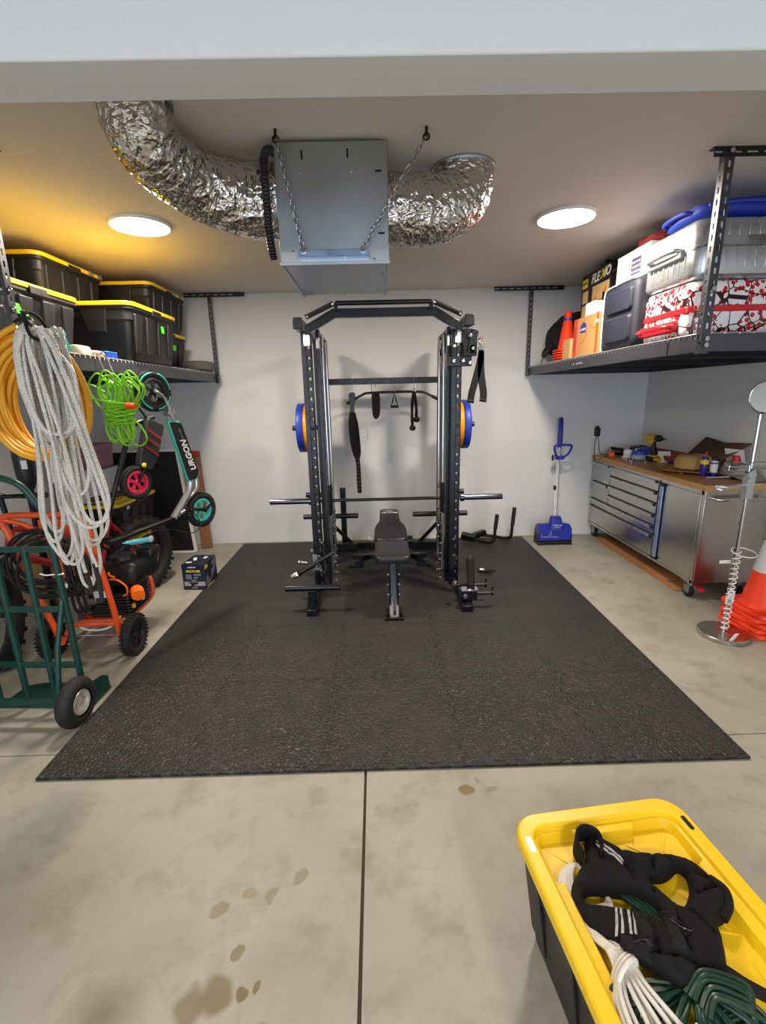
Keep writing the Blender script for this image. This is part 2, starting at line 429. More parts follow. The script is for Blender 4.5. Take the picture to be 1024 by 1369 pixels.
# ---------------------------------------------------------------- gym rack (smith machine)
RZ = .015   # top of the mat
rk = thing('gym_rack', 'tall black gym rack with smith bar and pull-up bar, centre of the mat', 'gym rack', (.07, 4.1, RZ), 0)
g0 = lambda: G()
cx = .07
for s in (-1, 1):
    # base beam with front foot cap
    g = G(); x = cx+s*.605
    g.bb((x-.03, 3.42, RZ+.005), (x+.03, 4.98, RZ+.075)); g.build('base_beam', 'navy_black', rk, .004, True)
    g = G(); g.add([(x-.04, 3.30, RZ), (x+.04, 3.30, RZ), (x+.04, 3.46, RZ), (x-.04, 3.46, RZ), (x-.04, 3.30, RZ+.05), (x+.04, 3.30, RZ+.05), (x+.04, 3.42, RZ+.09), (x-.04, 3.42, RZ+.09), (x-.04, 3.46, RZ+.09), (x+.04, 3.46, RZ+.09)],
        [(0, 3, 2, 1), (0, 1, 5, 4), (4, 5, 6, 7), (7, 6, 9, 8), (8, 9, 2, 3), (0, 4, 7, 8, 3), (1, 2, 9, 6, 5)])
    g.cyl((x, 3.40, RZ+.08), (x, 3.40, RZ+.097), .012, mi=1); g.build('foot_plate', ['navy_black', 'chrome'], rk, .004, True)
    # front upright with punched holes (pale where the wall shows through)
    xf = cx+s*.565
    g = G(); xo = xf
    w = .0525
    ys = 3.70
    zlo, zhi = RZ+.07, 2.13
    # channel with real holes: build as stack of frames
    holes = [zlo+.05+i*.0755 for i in range(27)]
    g.bb((xo-w, ys-.03, zlo), (xo-.018, ys+.03, zhi)); g.bb((xo+.018, ys-.03, zlo), (xo+w-.03, ys+.03, zhi))
    if s > 0: pass
    z0 = zlo
    for h in holes:
        g.bb((xo-.018, ys-.03, z0), (xo+.018, ys+.03, h-.011)); z0 = h+.011
        for sx in (-1, 1): g.bb((xo+sx*.0145-.0035, ys-.03, h-.011), (xo+sx*.0145+.0035, ys+.03, h+.011))
    g.bb((xo-.018, ys-.03, z0), (xo+.018, ys+.03, zhi))
    g.build('front_upright', 'navy_black', rk, .002, True, seg=1)
    # inner second column just behind: guide channel
    g = G(); g.bb((xf-s*.062-.015, 3.76, RZ+.07), (xf-s*.062+.015, 3.83, 2.16)); g.build('guide_channel', 'navy_black', rk, .003, True)
    # rear upright
    g = G(); xr = cx+s*.60
    g.bb((xr-.03, 4.86, RZ+.07), (xr+.03, 4.94, 2.17)); g.build('rear_upright', 'black_steel', rk, .003, True)
    # mid upright carrying the pulleys
    g = G(); xm = cx+s*.585
    g.bb((xm-.03, 4.36, RZ+.07), (xm+.03, 4.43, 2.17)); g.build('middle_upright', 'black_steel', rk, .003, True)
    # top beam with front cap
    g = G(); g.bb((x-.03, 3.49, 2.13), (x+.03, 4.96, 2.20)); g.build('top_beam', 'black_steel', rk, .004, True)
    g = G(); g.bb((x-.033, 3.478, 2.127), (x+.033, 3.495, 2.203)); g.build('end_cap', 'black_plastic', rk, .004, True)
    g = G(); g.bb((xf-.032, 3.662, 2.03), (xf+.018, 3.668, 2.12)); g.cyl((xf-.007, 3.664, 2.125), (xf-.007, 3.65, 2.125), .008)
    g.build('bracket', 'chrome', rk, .002, True, label='chrome joining bracket')
    g = G(); g.bb((xf-s*.062-.014, 3.752, 2.02), (xf-s*.062+.014, 3.757, 2.10)); g.build('bracket', 'chrome', rk, .002, True, label='chrome joining bracket')
    # guide rods
    for yy in (3.93, 4.20):
        g = G(); g.cyl((xf-s*.078, yy, RZ+.12), (xf-s*.078, yy, 2.13), .0145, n=20); g.build('guide_rod', 'chrome', rk, 0, True, label='chrome guide rod')
    g = G()
    for k, yy in enumerate((4.05, 4.12, 4.5, 4.62)):
        g.cyl((xf-s*(.03+.004*k), yy, .3), (xf-s*(.025+.004*k), yy, 2.1), .0035, n=8)
    g.build('pulley_cable', 'black_plastic', rk, 0, True)
    # shroud panel near the top and pulleys
    g = G(); px = xf-s*.06
    g.prism([(3.86, 1.98), (4.36, 1.98), (4.36, 2.04), (3.95, 2.04), (3.95, 2.11), (4.36, 2.11), (4.36, 2.16), (3.90, 2.16), (3.86, 2.12)], .006, Matrix(((0, 0, 1, px-.003), (1, 0, 0, 0), (0, 1, 0, 0), (0, 0, 0, 1))))
    g.build('pulley_housing', 'black_steel', rk, .001, True)
    for (yy, zz) in ((4.08, 2.03), (4.55, 2.06), (4.1, .30), (4.58, .22)):
        g = G(); g.lathe([(.012, -.012), (.05, -.012), (.055, -.008), (.047, 0), (.055, .008), (.05, .012), (.012, .012)], 24, TR((xf-s*.03, yy, zz), (0, 90, 0)))
        g.cyl((xf-s*.03-.02, yy, zz), (xf-s*.03+.02, yy, zz), .009, mi=1); g.build('pulley', ['black_plastic', 'chrome'], rk, 0, True)
    # loading sleeve carriage
    g = G(); g.bb((xf-s*.055-.03, 3.90, .68), (xf-s*.055+.03, 3.96, .90)); g.cyl((xf-s*.078, 3.93, .66), (xf-s*.078, 3.93, .93), .022)
    g.build('bar_carriage', 'black_steel', rk, .004, True)
    g = G(); g.bb((xf-s*.045-.035, 4.17, .33), (xf-s*.045+.02, 4.24, .52)); g.build('weight_carriage', 'black_steel', rk, .004, True)
    # bolts down the inside
    g = G()
    for z in [.10, .17, .26, .33, .42, .52, .60, .68]:
        for yy in (3.80+.02*((z*100) % 3), 4.0):
            g.cyl((xf-s*.10, yy, z), (xf-s*.118, yy, z), .010, n=6)
    for z in (.14, .24, .36, .50): g.cyl((xf-s*.02, 3.668, z), (xf-s*.02, 3.655, z), .009, n=6)
    g.build('bolt', 'chrome', rk, 0, True); bpy.data.objects['bolt' if s < 0 else 'bolt.001']['kind'] = 'stuff'
    # storage pegs through the rear column
    for zz, yy, a, b_ in ((.472, 4.62, -.32, .24), (.70, 4.62, -.02, .20)):
        g = G(); g.cyl((xr-s*a*-1 if False else xr+s*a, yy, zz), (xr+s*b_, yy, zz), .026, n=20); g.build('storage_peg', 'black_steel', rk, .003, True)
    g = G(); g.bb((xr-.03, 4.58, RZ+.07), (xr+.03, 4.66, 1.45)); g.build('peg_column', 'black_steel', rk, .003, True)
    g = G(); g.cyl((xr, 4.62, 1.37), (xr+s*.29, 4.62, 1.37), .024, n=20); g.build('storage_peg', 'black_steel', rk, .003, True)
    # diagonal brace at the rear foot
    g = G(); g.bar((xr-s*.02, 4.82, .34), (xr-s*.24, 4.86, .09), .04, .012, up=(0, 1, 0)); g.bb((xr-s*.30, 4.80, .04), (xr-s*.02, 4.86, .11)); g.build('brace', 'black_steel', rk, .003, True)
# rear low panels
g = G(); g.bb((cx-.49, 5.02, .03), (cx-.43, 5.08, .68)); g.build('rear_post', 'black_steel', rk, .003, True)
g = G(); g.bb((cx-.60, 4.86, .03), (cx+.60, 4.94, .10)); g.build('rear_crossmember', 'navy_black', rk, .004, True)
g = G(); g.bb((cx-.57, 4.87, 1.775), (cx+.57, 4.93, 1.835)); g.build('upper_crossmember', 'black_steel', rk, .004, True)
# pull-up crossmember: raised middle, legs dropping to the top beams
g = G(); y0 = 3.52
prof = [(-.56, 2.09), (-.345, 2.205), (.355, 2.205), (.56, 2.09), (.56, 2.155), (.37, 2.262), (-.36, 2.262), (-.56, 2.155)]
g.prism([(x, z) for x, z in prof], .06, Matrix(((1, 0, 0, cx), (0, 0, 1, y0), (0, 1, 0, 0), (0, 0, 0, 1))))
g.build('pull_up_crossmember', 'black_steel', rk, .004, True)
g = G(); g.tube([(cx-.33, 3.46, 2.285), (cx+.33, 3.46, 2.285)], .016, 16); g.bb((cx-.34, 3.45, 2.24), (cx-.32, 3.53, 2.29)); g.bb((cx+.32, 3.45, 2.24), (cx+.34, 3.53, 2.29))
g.build('pull_up_bar', 'black_steel', rk, 0, True)
for s in (-1, 1):
    g = G(); g.tube([(cx+s*.355, 3.44, 2.275), (cx+s*.52, 3.40, 2.195)], .017, 16); g.cyl((cx+s*.52, 3.40, 2.195), (cx+s*.532, 3.397, 2.189), .018, mi=1); g.cyl((cx+s*.345, 3.44, 2.28), (cx+s*.357, 3.44, 2.274), .02, mi=1); g.build('angled_grip', ['black_rubber', 'chrome'], rk, 0, True)
# smith bar (sleeve ends are fatter)
g = G(); g.cyl((cx-.62, 3.93, .79), (cx+.62, 3.93, .79), .0135, n=20); g.build('smith_bar', 'black_steel', rk, 0, True)
for s in (-1, 1):
    g = G(); xa = cx+s*.66; xb = cx+s*1.005
    g.cyl((xa, 3.93, .79), (xb, 3.93, .79), .0245, n=24); g.cyl((xa-s*.02, 3.93, .79), (xa+s*.012, 3.93, .79), .034, n=24, mi=1); g.build('bar_sleeve', ['dark_sleeve' if 'dark_sleeve' in MATS else 'dark_chrome', 'dark_chrome'], rk, .002, True)
# T-shaped leg anchor on the left foot
g = G(); g.bb((-.565, 3.36, .05), (-.505, 3.42, .20)); g.cyl((-.745, 3.39, .215), (-.315, 3.39, .215), .026, n=20); g.build('leg_anchor', 'navy_black', rk, .003, True, label='T-shaped tube on the left foot')
g = G(); g.cyl((-.715, 3.60, .235), (-.66, 3.60, .262), .027, n=16); g.cyl((-.66, 3.60, .262), (-.54, 3.62, .325), .021, n=16); g.cyl((-.54, 3.62, .325), (-.375, 3.64, .415), .015, n=16); g.cyl((-.72, 3.60, .235), (-.68, 3.57, .262), .018, mi=1)
g.build('landmine_arm', ['black_steel', 'white_plastic'], rk, 0, True, label='slanting black handle with a white tip')
g = G(); g.cyl((-.60, 3.64, .33), (-.66, 3.62, .345), .012, n=12); g.ball((-.665, 3.62, .345), .018, 8); g.cyl((-.50, 3.65, .33), (-.50, 3.62, .40), .01); g.torus(.025, .006, TR((-.52, 3.63, .30), (90, 0, 20)))
g.bb((-.555, 3.645, .26), (-.515, 3.655, .40)); g.cyl((-.49, 3.64, .27), (-.49, 3.62, .27), .014, n=10); g.cyl((-.48, 3.64, .36), (-.48, 3.62, .36), .012, n=10); g.cyl((-.555, 3.64, .44), (-.555, 3.62, .44), .012, n=10); g.build('pulley_clamp', 'steel', rk, .002, True)
# right foot rollers
g = G(); g.cyl((.72, 3.44, .20), (.715, 3.47, .39), .032, n=20); g.ball((.7185, 3.44, .20), .032, 8); g.ball((.715, 3.47, .39), .032, 8); g.build('foam_roller', 'black_rubber', rk, 0, True)
for yy, zz, xe in ((3.50, .155, .86), (3.38, .135, .885)):
    g = G(); g.cyl((.62, yy, zz), (xe, yy, zz), .013, n=16); g.cyl((xe-.012, yy, zz), (xe, yy, zz), .023, n=16); g.bb((xe-.01, yy-.01, zz), (xe, yy+.01, zz+.055)); g.build('roller_tube', 'black_steel', rk, .001, True)
g = G(); g.bb((.635, 3.35, .09), (.755, 3.41, .175)); g.bb((.63, 3.345, .165), (.76, 3.415, .182), mi=1); g.cyl((.66, 3.348, .13), (.66, 3.335, .13), .018, mi=1, n=16); g.cyl((.60, 3.45, .20), (.58, 3.42, .20), .02, mi=1)
g.build('roller_bracket', ['black_steel', 'chrome'], rk, .003, True)
# upper right trolley with chrome pulley
g = G(); g.bb((.655, 3.60, 1.93), (.755, 3.66, 2.12)); g.box((.72, 3.60, 2.03), (.05, .06, .16), (0, 12, 0)); g.cyl((.70, 3.58, 2.07), (.70, 3.63, 2.07), .028, n=20); g.cyl((.72, 3.57, 1.98), (.72, 3.62, 1.98), .03, n=20)
g.bb((.54, 3.61, 1.86), (.72, 3.66, 1.93))
for (x, z) in ((.70, 2.07), (.72, 1.98), (.585, 2.0), (.58, 1.895), (.65, 1.895), (.70, 1.88)): g.cyl((x, 3.59, z), (x, 3.565, z), .013, n=12, mi=1)
g.build('pulley_trolley', ['black_steel', 'chrome'], rk, .003, True)
g = G(); g.torus(.02, .006, TR((.772, 3.55, 2.03), (90, 0, 30))); g.bb((.755, 3.54, 1.965), (.80, 3.56, 1.99)); g.cyl((.772, 3.55, 2.01), (.772, 3.55, 1.97), .008); g.build('snap_hook', 'chrome', rk, 0, True)
# weight plates
def plate(x, w, r, m, label, s):
    t = thing('weight_plate', label, 'weight plate', (x, 4.62, 1.37), 0)
    g = G(); h = w/2
    g.lathe([(.0265, -h), (.055, -h), (.06, -h*.6), (r*.72, -h*.6), (r*.8, -h), (r*.985, -h), (r, -h*.8), (r, h*.8), (r*.985, h), (r*.8, h), (r*.72, h*.6), (.06, h*.6), (.055, h), (.0265, h), (.0265, -h)], 56, TR((0, 0, 0), (0, 90, 0)))
    g.build('disc', m, t)
    g = G(); g.lathe([(.0262, -h-.001), (.04, -h-.001), (.04, h+.001), (.0262, h+.001), (.0262, -h-.001)], 32, TR((0, 0, 0), (0, 90, 0))); g.build('hub', 'steel', t)
for s, side in ((-1, 'left'), (1, 'right')):
    xr = cx+s*.60
    plate(xr+s*.135, .05, .222, 'yellow_plate', 'orange-yellow weight plate on the %s side of the rack, inside the blue one' % side, s)
    plate(xr+s*.192, .062, .235, 'blue_plate', 'blue weight plate on the outer %s side of the rack' % side, s)
# ---------------------------------------------------------------- attachments hanging from the upper crossmember
def hook(x, z0=1.775, z1=1.70):
    g = G(); g.tube([(x, 4.895, 1.84), (x, 4.862, 1.845), (x, 4.862, 1.80), (x, 4.862, z1+.012), (x+.008, 4.862, z1), (x, 4.862, z1-.008), (x-.008, 4.862, z1+.002)], .0022, 8, sm=5)
    tag(g.build('s_hook', 'chrome'), {-.235: 'thin chrome hook holding the long black belt', .0: 'thin chrome hook holding the short padded strap', .19: 'thin chrome hook holding the triangle handle', .39: 'thin chrome hook holding the black rope'}[round(x, 3)], 'hook', 'hooks on the rack crossbar')
for x in (-.235, .0, .19, .39): hook(x)
# long dipping belt
g = G(); Y = 4.85
def strap(g, pts, mi=0, t=.012):
    """pts: (x, z, halfwidth) ribbon in the plane Y"""
    P = catmull([(x, w, z) for x, z, w in pts], 5)
    rings = [[(p.x-p.y, Y-t/2, p.z), (p.x+p.y, Y-t/2, p.z), (p.x+p.y, Y+t/2, p.z), (p.x-p.y, Y+t/2, p.z)] for p in P]
    g.loft(rings, mi)
bt = thing('dip_belt', 'long black padded belt hanging from the leftmost hook on the rack crossbar', 'belt', (-.22, Y, .65))
strap(g, [(-.236, 1.70, .02), (-.24, 1.67, .035), (-.238, 1.62, .03), (-.242, 1.56, .022), (-.243, 1.50, .022)]); g.build('buckle_end', 'black_plastic', bt, .003, True)
g = G(); strap(g, [(-.243, 1.50, .03), (-.236, 1.38, .05), (-.226, 1.22, .052), (-.213, 1.10, .045), (-.207, 1.02, .025), (-.20, .95, .022), (-.198, .80, .024), (-.196, .66, .022)]); g.build('webbing', 'black_fabric', bt, .003, True)
g = G(); 
for i in range(9): g.bb((-.215, Y-.0085, .70+i*.04), (-.185, Y-.0065, .706+i*.04))
g.build('stitching', 'shelf_steel', bt, 0, True)
g = G(); strap(g, [(.0, 1.70, .012), (.0, 1.67, .04), (.002, 1.60, .042), (.002, 1.50, .04), (.0, 1.455, .03), (.0, 1.43, .012)], t=.03)
tag(g.build('ankle_strap', 'black_fabric', bevel=.004), 'short black padded strap hanging second from left on the rack crossbar', 'strap')
t = thing('triangle_handle', 'small black triangle cable handle hanging third from left on the rack crossbar', 'cable handle', (.19, Y, 1.53))
g = G(); g.tube([(.19, Y, 1.69), (.172, Y, 1.60), (.152, Y, 1.553), (.228, Y, 1.553), (.208, Y, 1.60)], .007, 8, closed=True); g.build('strap_loop', 'black_fabric', t, 0, True)
g = G(); g.cyl((.15, Y, 1.55), (.23, Y, 1.55), .014); g.build('grip', 'black_rubber', t, 0, True)
t = thing('triceps_rope', 'black two-ended triceps rope with ball ends hanging fourth on the rack crossbar', 'rope', (.39, Y, 1.3))
g = G()
g.tube([(.372, Y, 1.34), (.368, Y, 1.45), (.372, Y, 1.6), (.39, Y, 1.685), (.405, Y, 1.6), (.412, Y, 1.5), (.41, Y, 1.43)], .015, 12, sm=6, rf=lambda t, a: 1+.12*sin(2*a+t*260)); g.build('rope', 'black_fabric', t, 0, True)
for x, z in ((.372, 1.33), (.412, 1.415)):
    g = G(); g.ball((x, Y, z), .034, 10, sc=(1, 1, .85)); g.build('end_ball', 'black_rubber', t, 0, True)
g = G(); g.torus(.018, .004, TR((.39, Y, 1.705), (90, 0, 0))); g.build('ring', 'chrome', t, 0, True)
# wide lat bar resting behind
t = thing('lat_bar', 'wide black lat pulldown bar with bent ends hanging behind the small attachments', 'pulldown bar', (.19, 5.0, 1.65))
g = G(); g.tube([(-.30, 4.93, 1.585), (-.26, 4.93, 1.61), (-.13, 4.94, 1.675), (-.07, 4.94, 1.69), (.2, 4.94, 1.695), (.46, 4.94, 1.69), (.53, 4.94, 1.67), (.65, 4.93, 1.61), (.69, 4.93, 1.59)], .013, 12, sm=5); g.build('bar', 'black_steel', t, 0, True)
for a, b in (((-.30, 1.585), (-.2, 1.64)), ((.69, 1.59), (.58, 1.645))):
    g = G(); g.cyl((a[0], 4.93, a[1]), (b[0], 4.935, b[1]), .017); g.build('grip', 'black_rubber', t, 0, True)
g = G()
for x in (-.04, .43): g.tube([(x, 4.94, 1.69), (x, 4.93, 1.74), (x, 4.90, 1.785)], .003, 6)
g.build('hanger', 'steel', t, 0, True)
# straps on the right trolley
t = thing('hanging_strap', 'pair of black webbing straps hanging from the pulley trolley on the right upright', 'strap', (.73, 3.55, 1.6))
for dx, z1 in ((-.045, 1.60), (.04, 1.605)):
    Y = 3.55; g = G(); strap(g, [(.775, 1.965, .016), (.775, 1.93, .022), (.775+dx*.35-.01, 1.80, .026), (.765+dx-.005, 1.67, .026), (.755+dx*1.1, z1, .024)], t=.008); g.tube([(.731+dx*1.1, Y, z1+.01), (.779+dx*1.1, Y, z1-.0)], .012, 8)
    g.build('strap_leg', 'black_fabric', t, 0, True)
# ---------------------------------------------------------------- weight bench
bn = thing('weight_bench', 'black padded adjustable weight bench standing inside the rack', 'bench', (.1, 3.8, RZ))
def pad(poly, z, t, M):
    """cushion: rounded outline inflated"""
    rings = []
    cxp = sum(p[0] for p in poly)/len(poly); cyp = sum(p[1] for p in poly)/len(poly)
    for k, (s_, zz) in enumerate(((.90, 0), (.985, .08), (1, .3), (1, .7), (.985, .88), (.93, .97), (.6, 1.0), (.05, 1.0))):
        rings.append([(cxp+(x-cxp)*s_, cyp+(y-cyp)*s_, z+zz*t) for x, y in poly])
    g = G(); g.loft(rings, 0, M); return g
bx = .10
g = pad(rrect(.275, .40, .05), 0, .06, TR((bx, 3.53, .42), (2, 0, 0))); g.build('seat_pad', 'black_vinyl', bn, 0, True, ang=60)
bp = []
for x, y in ((.105, .0), (.13, .02), (.142, .07), (.142, .20), (.132, .27), (.10, .36), (.092, .42), (.090, .60), (.08, .635), (.055, .65)): bp.append((x, y))
bp = bp+[(-x, y) for x, y in reversed(bp)]
BM = TR((bx, 3.75, .425), (10, 0, 0))
g = pad(bp, 0, .065, BM); g.build('back_pad', 'black_vinyl', bn, 0, True, ang=60)
def PB(x, y, z): return MW[bn.name].inverted() @ (BM @ V((x, y, z)))
rot = (MW[bn.name].inverted() @ BM).to_3x3()
M = Matrix.Translation(PB(0, .53, .0665)) @ rot.to_4x4()
text('ARES FITNESS', .026, M @ Matrix.Translation((0, 0, .003)), 'white_paper', bn, 'lettering', bold=.0006, sx=1.0)
g = G(); g.prism([(-.05, .0), (-.02, .012), (0, .006), (.02, .012), (.05, .0), (.02, .004), (0, -.003), (-.02, .004)], .0008, Matrix.Translation(PB(0, .565, .0695)) @ rot.to_4x4()); g.build('emblem', 'white_paper', bn)
g = G(); g.bar((bx, 3.52, .42), (bx, 4.38, .20), .06, .05); g.bar((bx, 3.40, .41), (bx, 3.86, .41), .06, .04); g.bb((bx-.03, 3.82, .20), (bx+.03, 3.88, .42)); g.build('spine', 'navy_black', bn, .003, True)
g = G(); g.bar((bx, 4.2, .25), (bx, 4.38, .05), .05, .05); g.bb((bx-.36, 4.35, .09), (bx+.36, 4.40, .14))
for s in (-1, 1):
    g.bar((bx+s*.20, 4.375, .125), (bx+s*.34, 4.375, .03), .05, .05, up=(0, 1, 0)); g.bb((bx+s*.27, 4.33, RZ), (bx+s*.39, 4.42, RZ+.02))
    g.bb((bx+s*.13-.03, 4.28, .13), (bx+s*.13+.03, 4.34, .155))
g.build('rear_foot', 'navy_black', bn, .003, True)
g = G(); g.bar((bx, 3.40, .40), (bx, 3.28, .05), .05, .05, up=(0, 1, 0)); g.bb((bx-.035, 3.24, .12), (bx-.023, 3.46, .42)); g.bb((bx+.023, 3.24, .12), (bx+.035, 3.46, .42)); g.build('front_leg', 'navy_black', bn, .003, True)
g = G(); g.bb((bx-.07, 3.19, RZ), (bx+.07, 3.25, RZ+.022)); g.bb((bx-.058, 3.2, RZ), (bx-.04, 3.29, .08)); g.bb((bx+.04, 3.2, RZ), (bx+.058, 3.29, .08)); g.build('front_foot', 'navy_black', bn, .003, True)
g = G(); g.bar((bx-.025, 3.22, .04), (bx-.02, 3.36, .24), .022, .02); g.bar((bx+.025, 3.22, .04), (bx+.02, 3.36, .24), .022, .02); g.bb((bx-.035, 3.20, .035), (bx+.035, 3.23, .05)); g.build('support_strut', 'steel', bn, .003, True)
g = G(); g.cyl((bx-.015, 3.23, .04), (bx, 3.35, .25), .009); g.build('gas_strut', 'chrome', bn, 0, True)
g = G()
for s in (-1, 1):
    for z in (.20, .28, .36): g.cyl((bx+s*.036, 3.26, z), (bx+s*.048, 3.26, z), .009, n=8)
g.build('bolt', 'chrome', bn, 0, True)['kind'] = 'stuff'
for s in (-1, 1):
    g = G(); g.bb((bx+s*.155, 3.98, .405), (bx+s*.20, 4.02, .43)) ; g.build('side_tab', 'white_plastic' if s < 0 else 'black_steel', bn, .002, True)
# ---------------------------------------------------------------- dip handles and cable handle on the mat
dp = thing('dip_station', 'black J-shaped dip handles lying on the mat by the back wall', 'dip bars', (1.2, 5.1, RZ))
for dx, dy, h in ((0, 0, .36), (.23, .14, .40)):
    g = G(); g.tube([(.98+dx*.4, 5.12+dy*.2, .07), (1.12+dx*.8, 5.02+dy, .05), (1.21+dx, 4.95+dy, .04), (1.265+dx, 4.92+dy, .06), (1.28+dx, 4.92+dy, .12), (1.285+dx, 4.92+dy, .22), (1.30+dx, 4.92+dy, h)], .017, 12, sm=6); g.build('tube_frame', 'black_steel', dp, 0, True)
    g = G(); g.tube([(1.285+dx, 4.92+dy, .2), (1.30+dx, 4.92+dy, h+.005)], .022, 14); g.build('grip', 'black_rubber', dp, 0, True)
g = G(); g.box((1.02, 5.08, .07), (.16, .08, .07), (10, 8, -20)); g.box((1.16, 5.13, .085), (.15, .06, .06), (0, -12, 15)); g.build('mount', 'black_steel', dp, .006, True)
hd = thing('cable_handle', 'small black cable handle with a white sticker on the mat right of the rack', 'cable handle', (.98, 4.12, RZ))
g = G(); g.tube([(.93, 4.13, .035), (.98, 4.11, .035), (1.02, 4.10, .035)], .018, 12); g.tube([(1.01, 4.08, .03), (1.05, 4.12, .03), (1.09, 4.13, .025), (1.0, 4.15, .03)], .008, 8, sm=4); g.build('grip', 'black_rubber', hd, 0, True)
g = G(); g.tube([(.945, 4.125, .036), (.985, 4.11, .036)], .0185, 12); g.build('sticker', 'white_paper', hd, 0, True)
# wall outlets
def outlet(x, z, label):
    t = thing('wall_outlet', label, 'outlet', (x, YB, z), 0, None)
    g = G(); g.bb((-.036, -.006, -.058), (.036, 0, .058)); g.build('cover_plate', 'white_plastic', t, .002)
    g = G()
    for dz in (-.026, .026):
        for dx in (-.007, .007): g.bb((dx-.0012, -.0068, dz-.006), (dx+.0012, -.0058, dz+.006))
    g.build('slot', 'black_matte', t)
    return t
outlet(-.147, 1.235, 'white wall outlet seen through the rack on the back wall')
outlet(2.49, 1.19, 'white wall outlet above the steel tool cabinet')
# ---------------------------------------------------------------- hvac box, ducts, chains
hv = thing('ventilation_box', 'galvanized metal ventilation box hanging on chains under the ceiling', 'ventilation unit', (-.17, 2.65, 2.24))
g = G(); g.bb((-.411, 2.30, 2.245), (.076, 2.98, 2.715)); g.build('casing', 'galvanized', hv, .004, True)
g = G(); g.bb((-.414, 2.297, 2.236), (.079, 2.31, 2.249)); g.bb((-.414, 2.31, 2.236), (-.402, 2.983, 2.249)); g.bb((.067, 2.31, 2.236), (.079, 2.983, 2.249)); g.build('bottom_flange', 'galvanized', hv, .001, True)
for x, z, w, h in ((-.29, 2.665, .008, .034), (-.095, 2.668, .008, .034), (.035, 2.60, .028, .008), (.045, 2.36, .028, .008)):
    g = G(); g.bb((x-w/2, 2.2985, z-h/2), (x+w/2, 2.301, z+h/2)); g.build('slot', 'black_matte', hv, 0, True)
g = G()
for x, y, z in ((-.35, 2.299, 2.29), (-.12, 2.299, 2.255), (.01, 2.299, 2.255), (-.30, 2.299, 2.60), (-.08, 2.299, 2.60), (.0, 2.299, 2.38), (-.36, 2.5, 2.243), (.03, 2.85, 2.243), (-.17, 2.96, 2.243), (-.17, 2.32, 2.243), (.05, 2.5, 2.243)):
    if y < 2.3: g.cyl((x, 2.301, z), (x, 2.294, z), .005, n=8)
    else: g.cyl((x, y, z+.003), (x, y, z-.006), .006, n=8)
g.build('screw', 'chrome', hv, 0, True)['kind'] = 'stuff'
mat('zinc_blue', '8fa6c4', .3, .9)
g = G(); g.bb((-.325, 2.262, 2.285), (-.015, 2.30, 2.289)); g.bb((-.325, 2.262, 2.26), (-.015, 2.265, 2.289)); g.bb((-.325, 2.262, 2.26), (-.015, 2.30, 2.263)); g.build('chain_bracket', 'zinc_blue', hv, .001, True)
def duct(name, label, path, r, seed, neck):
    t = thing(name, label, 'duct', path[0])
    P = catmull(path, 26); rnd = random.Random(seed)
    # even spacing
    L = [0]
    for a, b in zip(P, P[1:]): L.append(L[-1]+(b-a).length)
    def rf(tt, a):
        s = tt*len(P)/7.0
        base = 1+.006*sin(s*6.283)-neck*min(1, max(0, (tt-.12)/.5))
        q = V((cos(a)*3.2, sin(a)*3.2, tt*15+seed))
        w = noise.noise(q*1.4)*.03+abs(noise.noise(q*3.1+V((9, 0, 0))))*.045+noise.noise(V((cos(a)*6, sin(a)*6, tt*60+seed)))*.02
        return base+w*min(1, tt*30+.1)
    g = G(); g.tube(P, r, 72, rf=rf); g.build('foil_sleeve', 'foil', t, 0, True, ang=70)
    p, q = V(path[0]), V(path[1]); d = (q-p).normalized()
    g = G(); g.cyl(p-d*.03, p+d*.08, r*1.0, n=48); g.build('collar', 'galvanized', t, .002, True)
    p, q = V(path[-1]), V(path[-2])
    g = G(); g.lathe([(r*(1-neck)*1.0, -.015), (r*(1-neck)*1.08, -.015), (r*(1-neck)*1.10, -.01), (r*(1-neck)*1.10, 0)], 48, Matrix.Translation((p.x, p.y, CZ))); g.build('ceiling_ring', 'galvanized', t, 0, True)
    return t
duct('foil_duct', 'crinkled silver foil duct curving from the metal box to the ceiling, left side',
     [(-.40, 2.46, 2.54), (-.54, 2.44, 2.545), (-.68, 2.38, 2.56), (-.765, 2.30, 2.575), (-.835, 2.16, 2.60), (-.86, 2.05, 2.66), (-.855, 2.02, 2.76)], .155, 3, .20)
duct('foil_duct', 'shorter crinkled silver foil duct from the metal box to the ceiling, right side',
     [(.06, 2.52, 2.525), (.20, 2.52, 2.52), (.32, 2.54, 2.53), (.42, 2.57, 2.58), (.455, 2.60, 2.67), (.455, 2.61, 2.76)], .152, 11, .06)
g = G(); pts = [(-.44, 2.30, 2.26), (-.445, 2.27, 2.35), (-.445, 2.26, 2.46), (-.445, 2.25, 2.58), (-.44, 2.26, 2.65), (-.425, 2.30, 2.685), (-.40, 2.36, 2.69)]
P = catmull(pts, 26)
g.tube(P, .0165, 14, rf=lambda t, a: 1+.10*(1 if int(t*len(P)) % 3 else -1)); tag(g.build('flexible_conduit', 'black_plastic'), 'black ribbed flexible conduit running down the left side of the metal box', 'conduit')
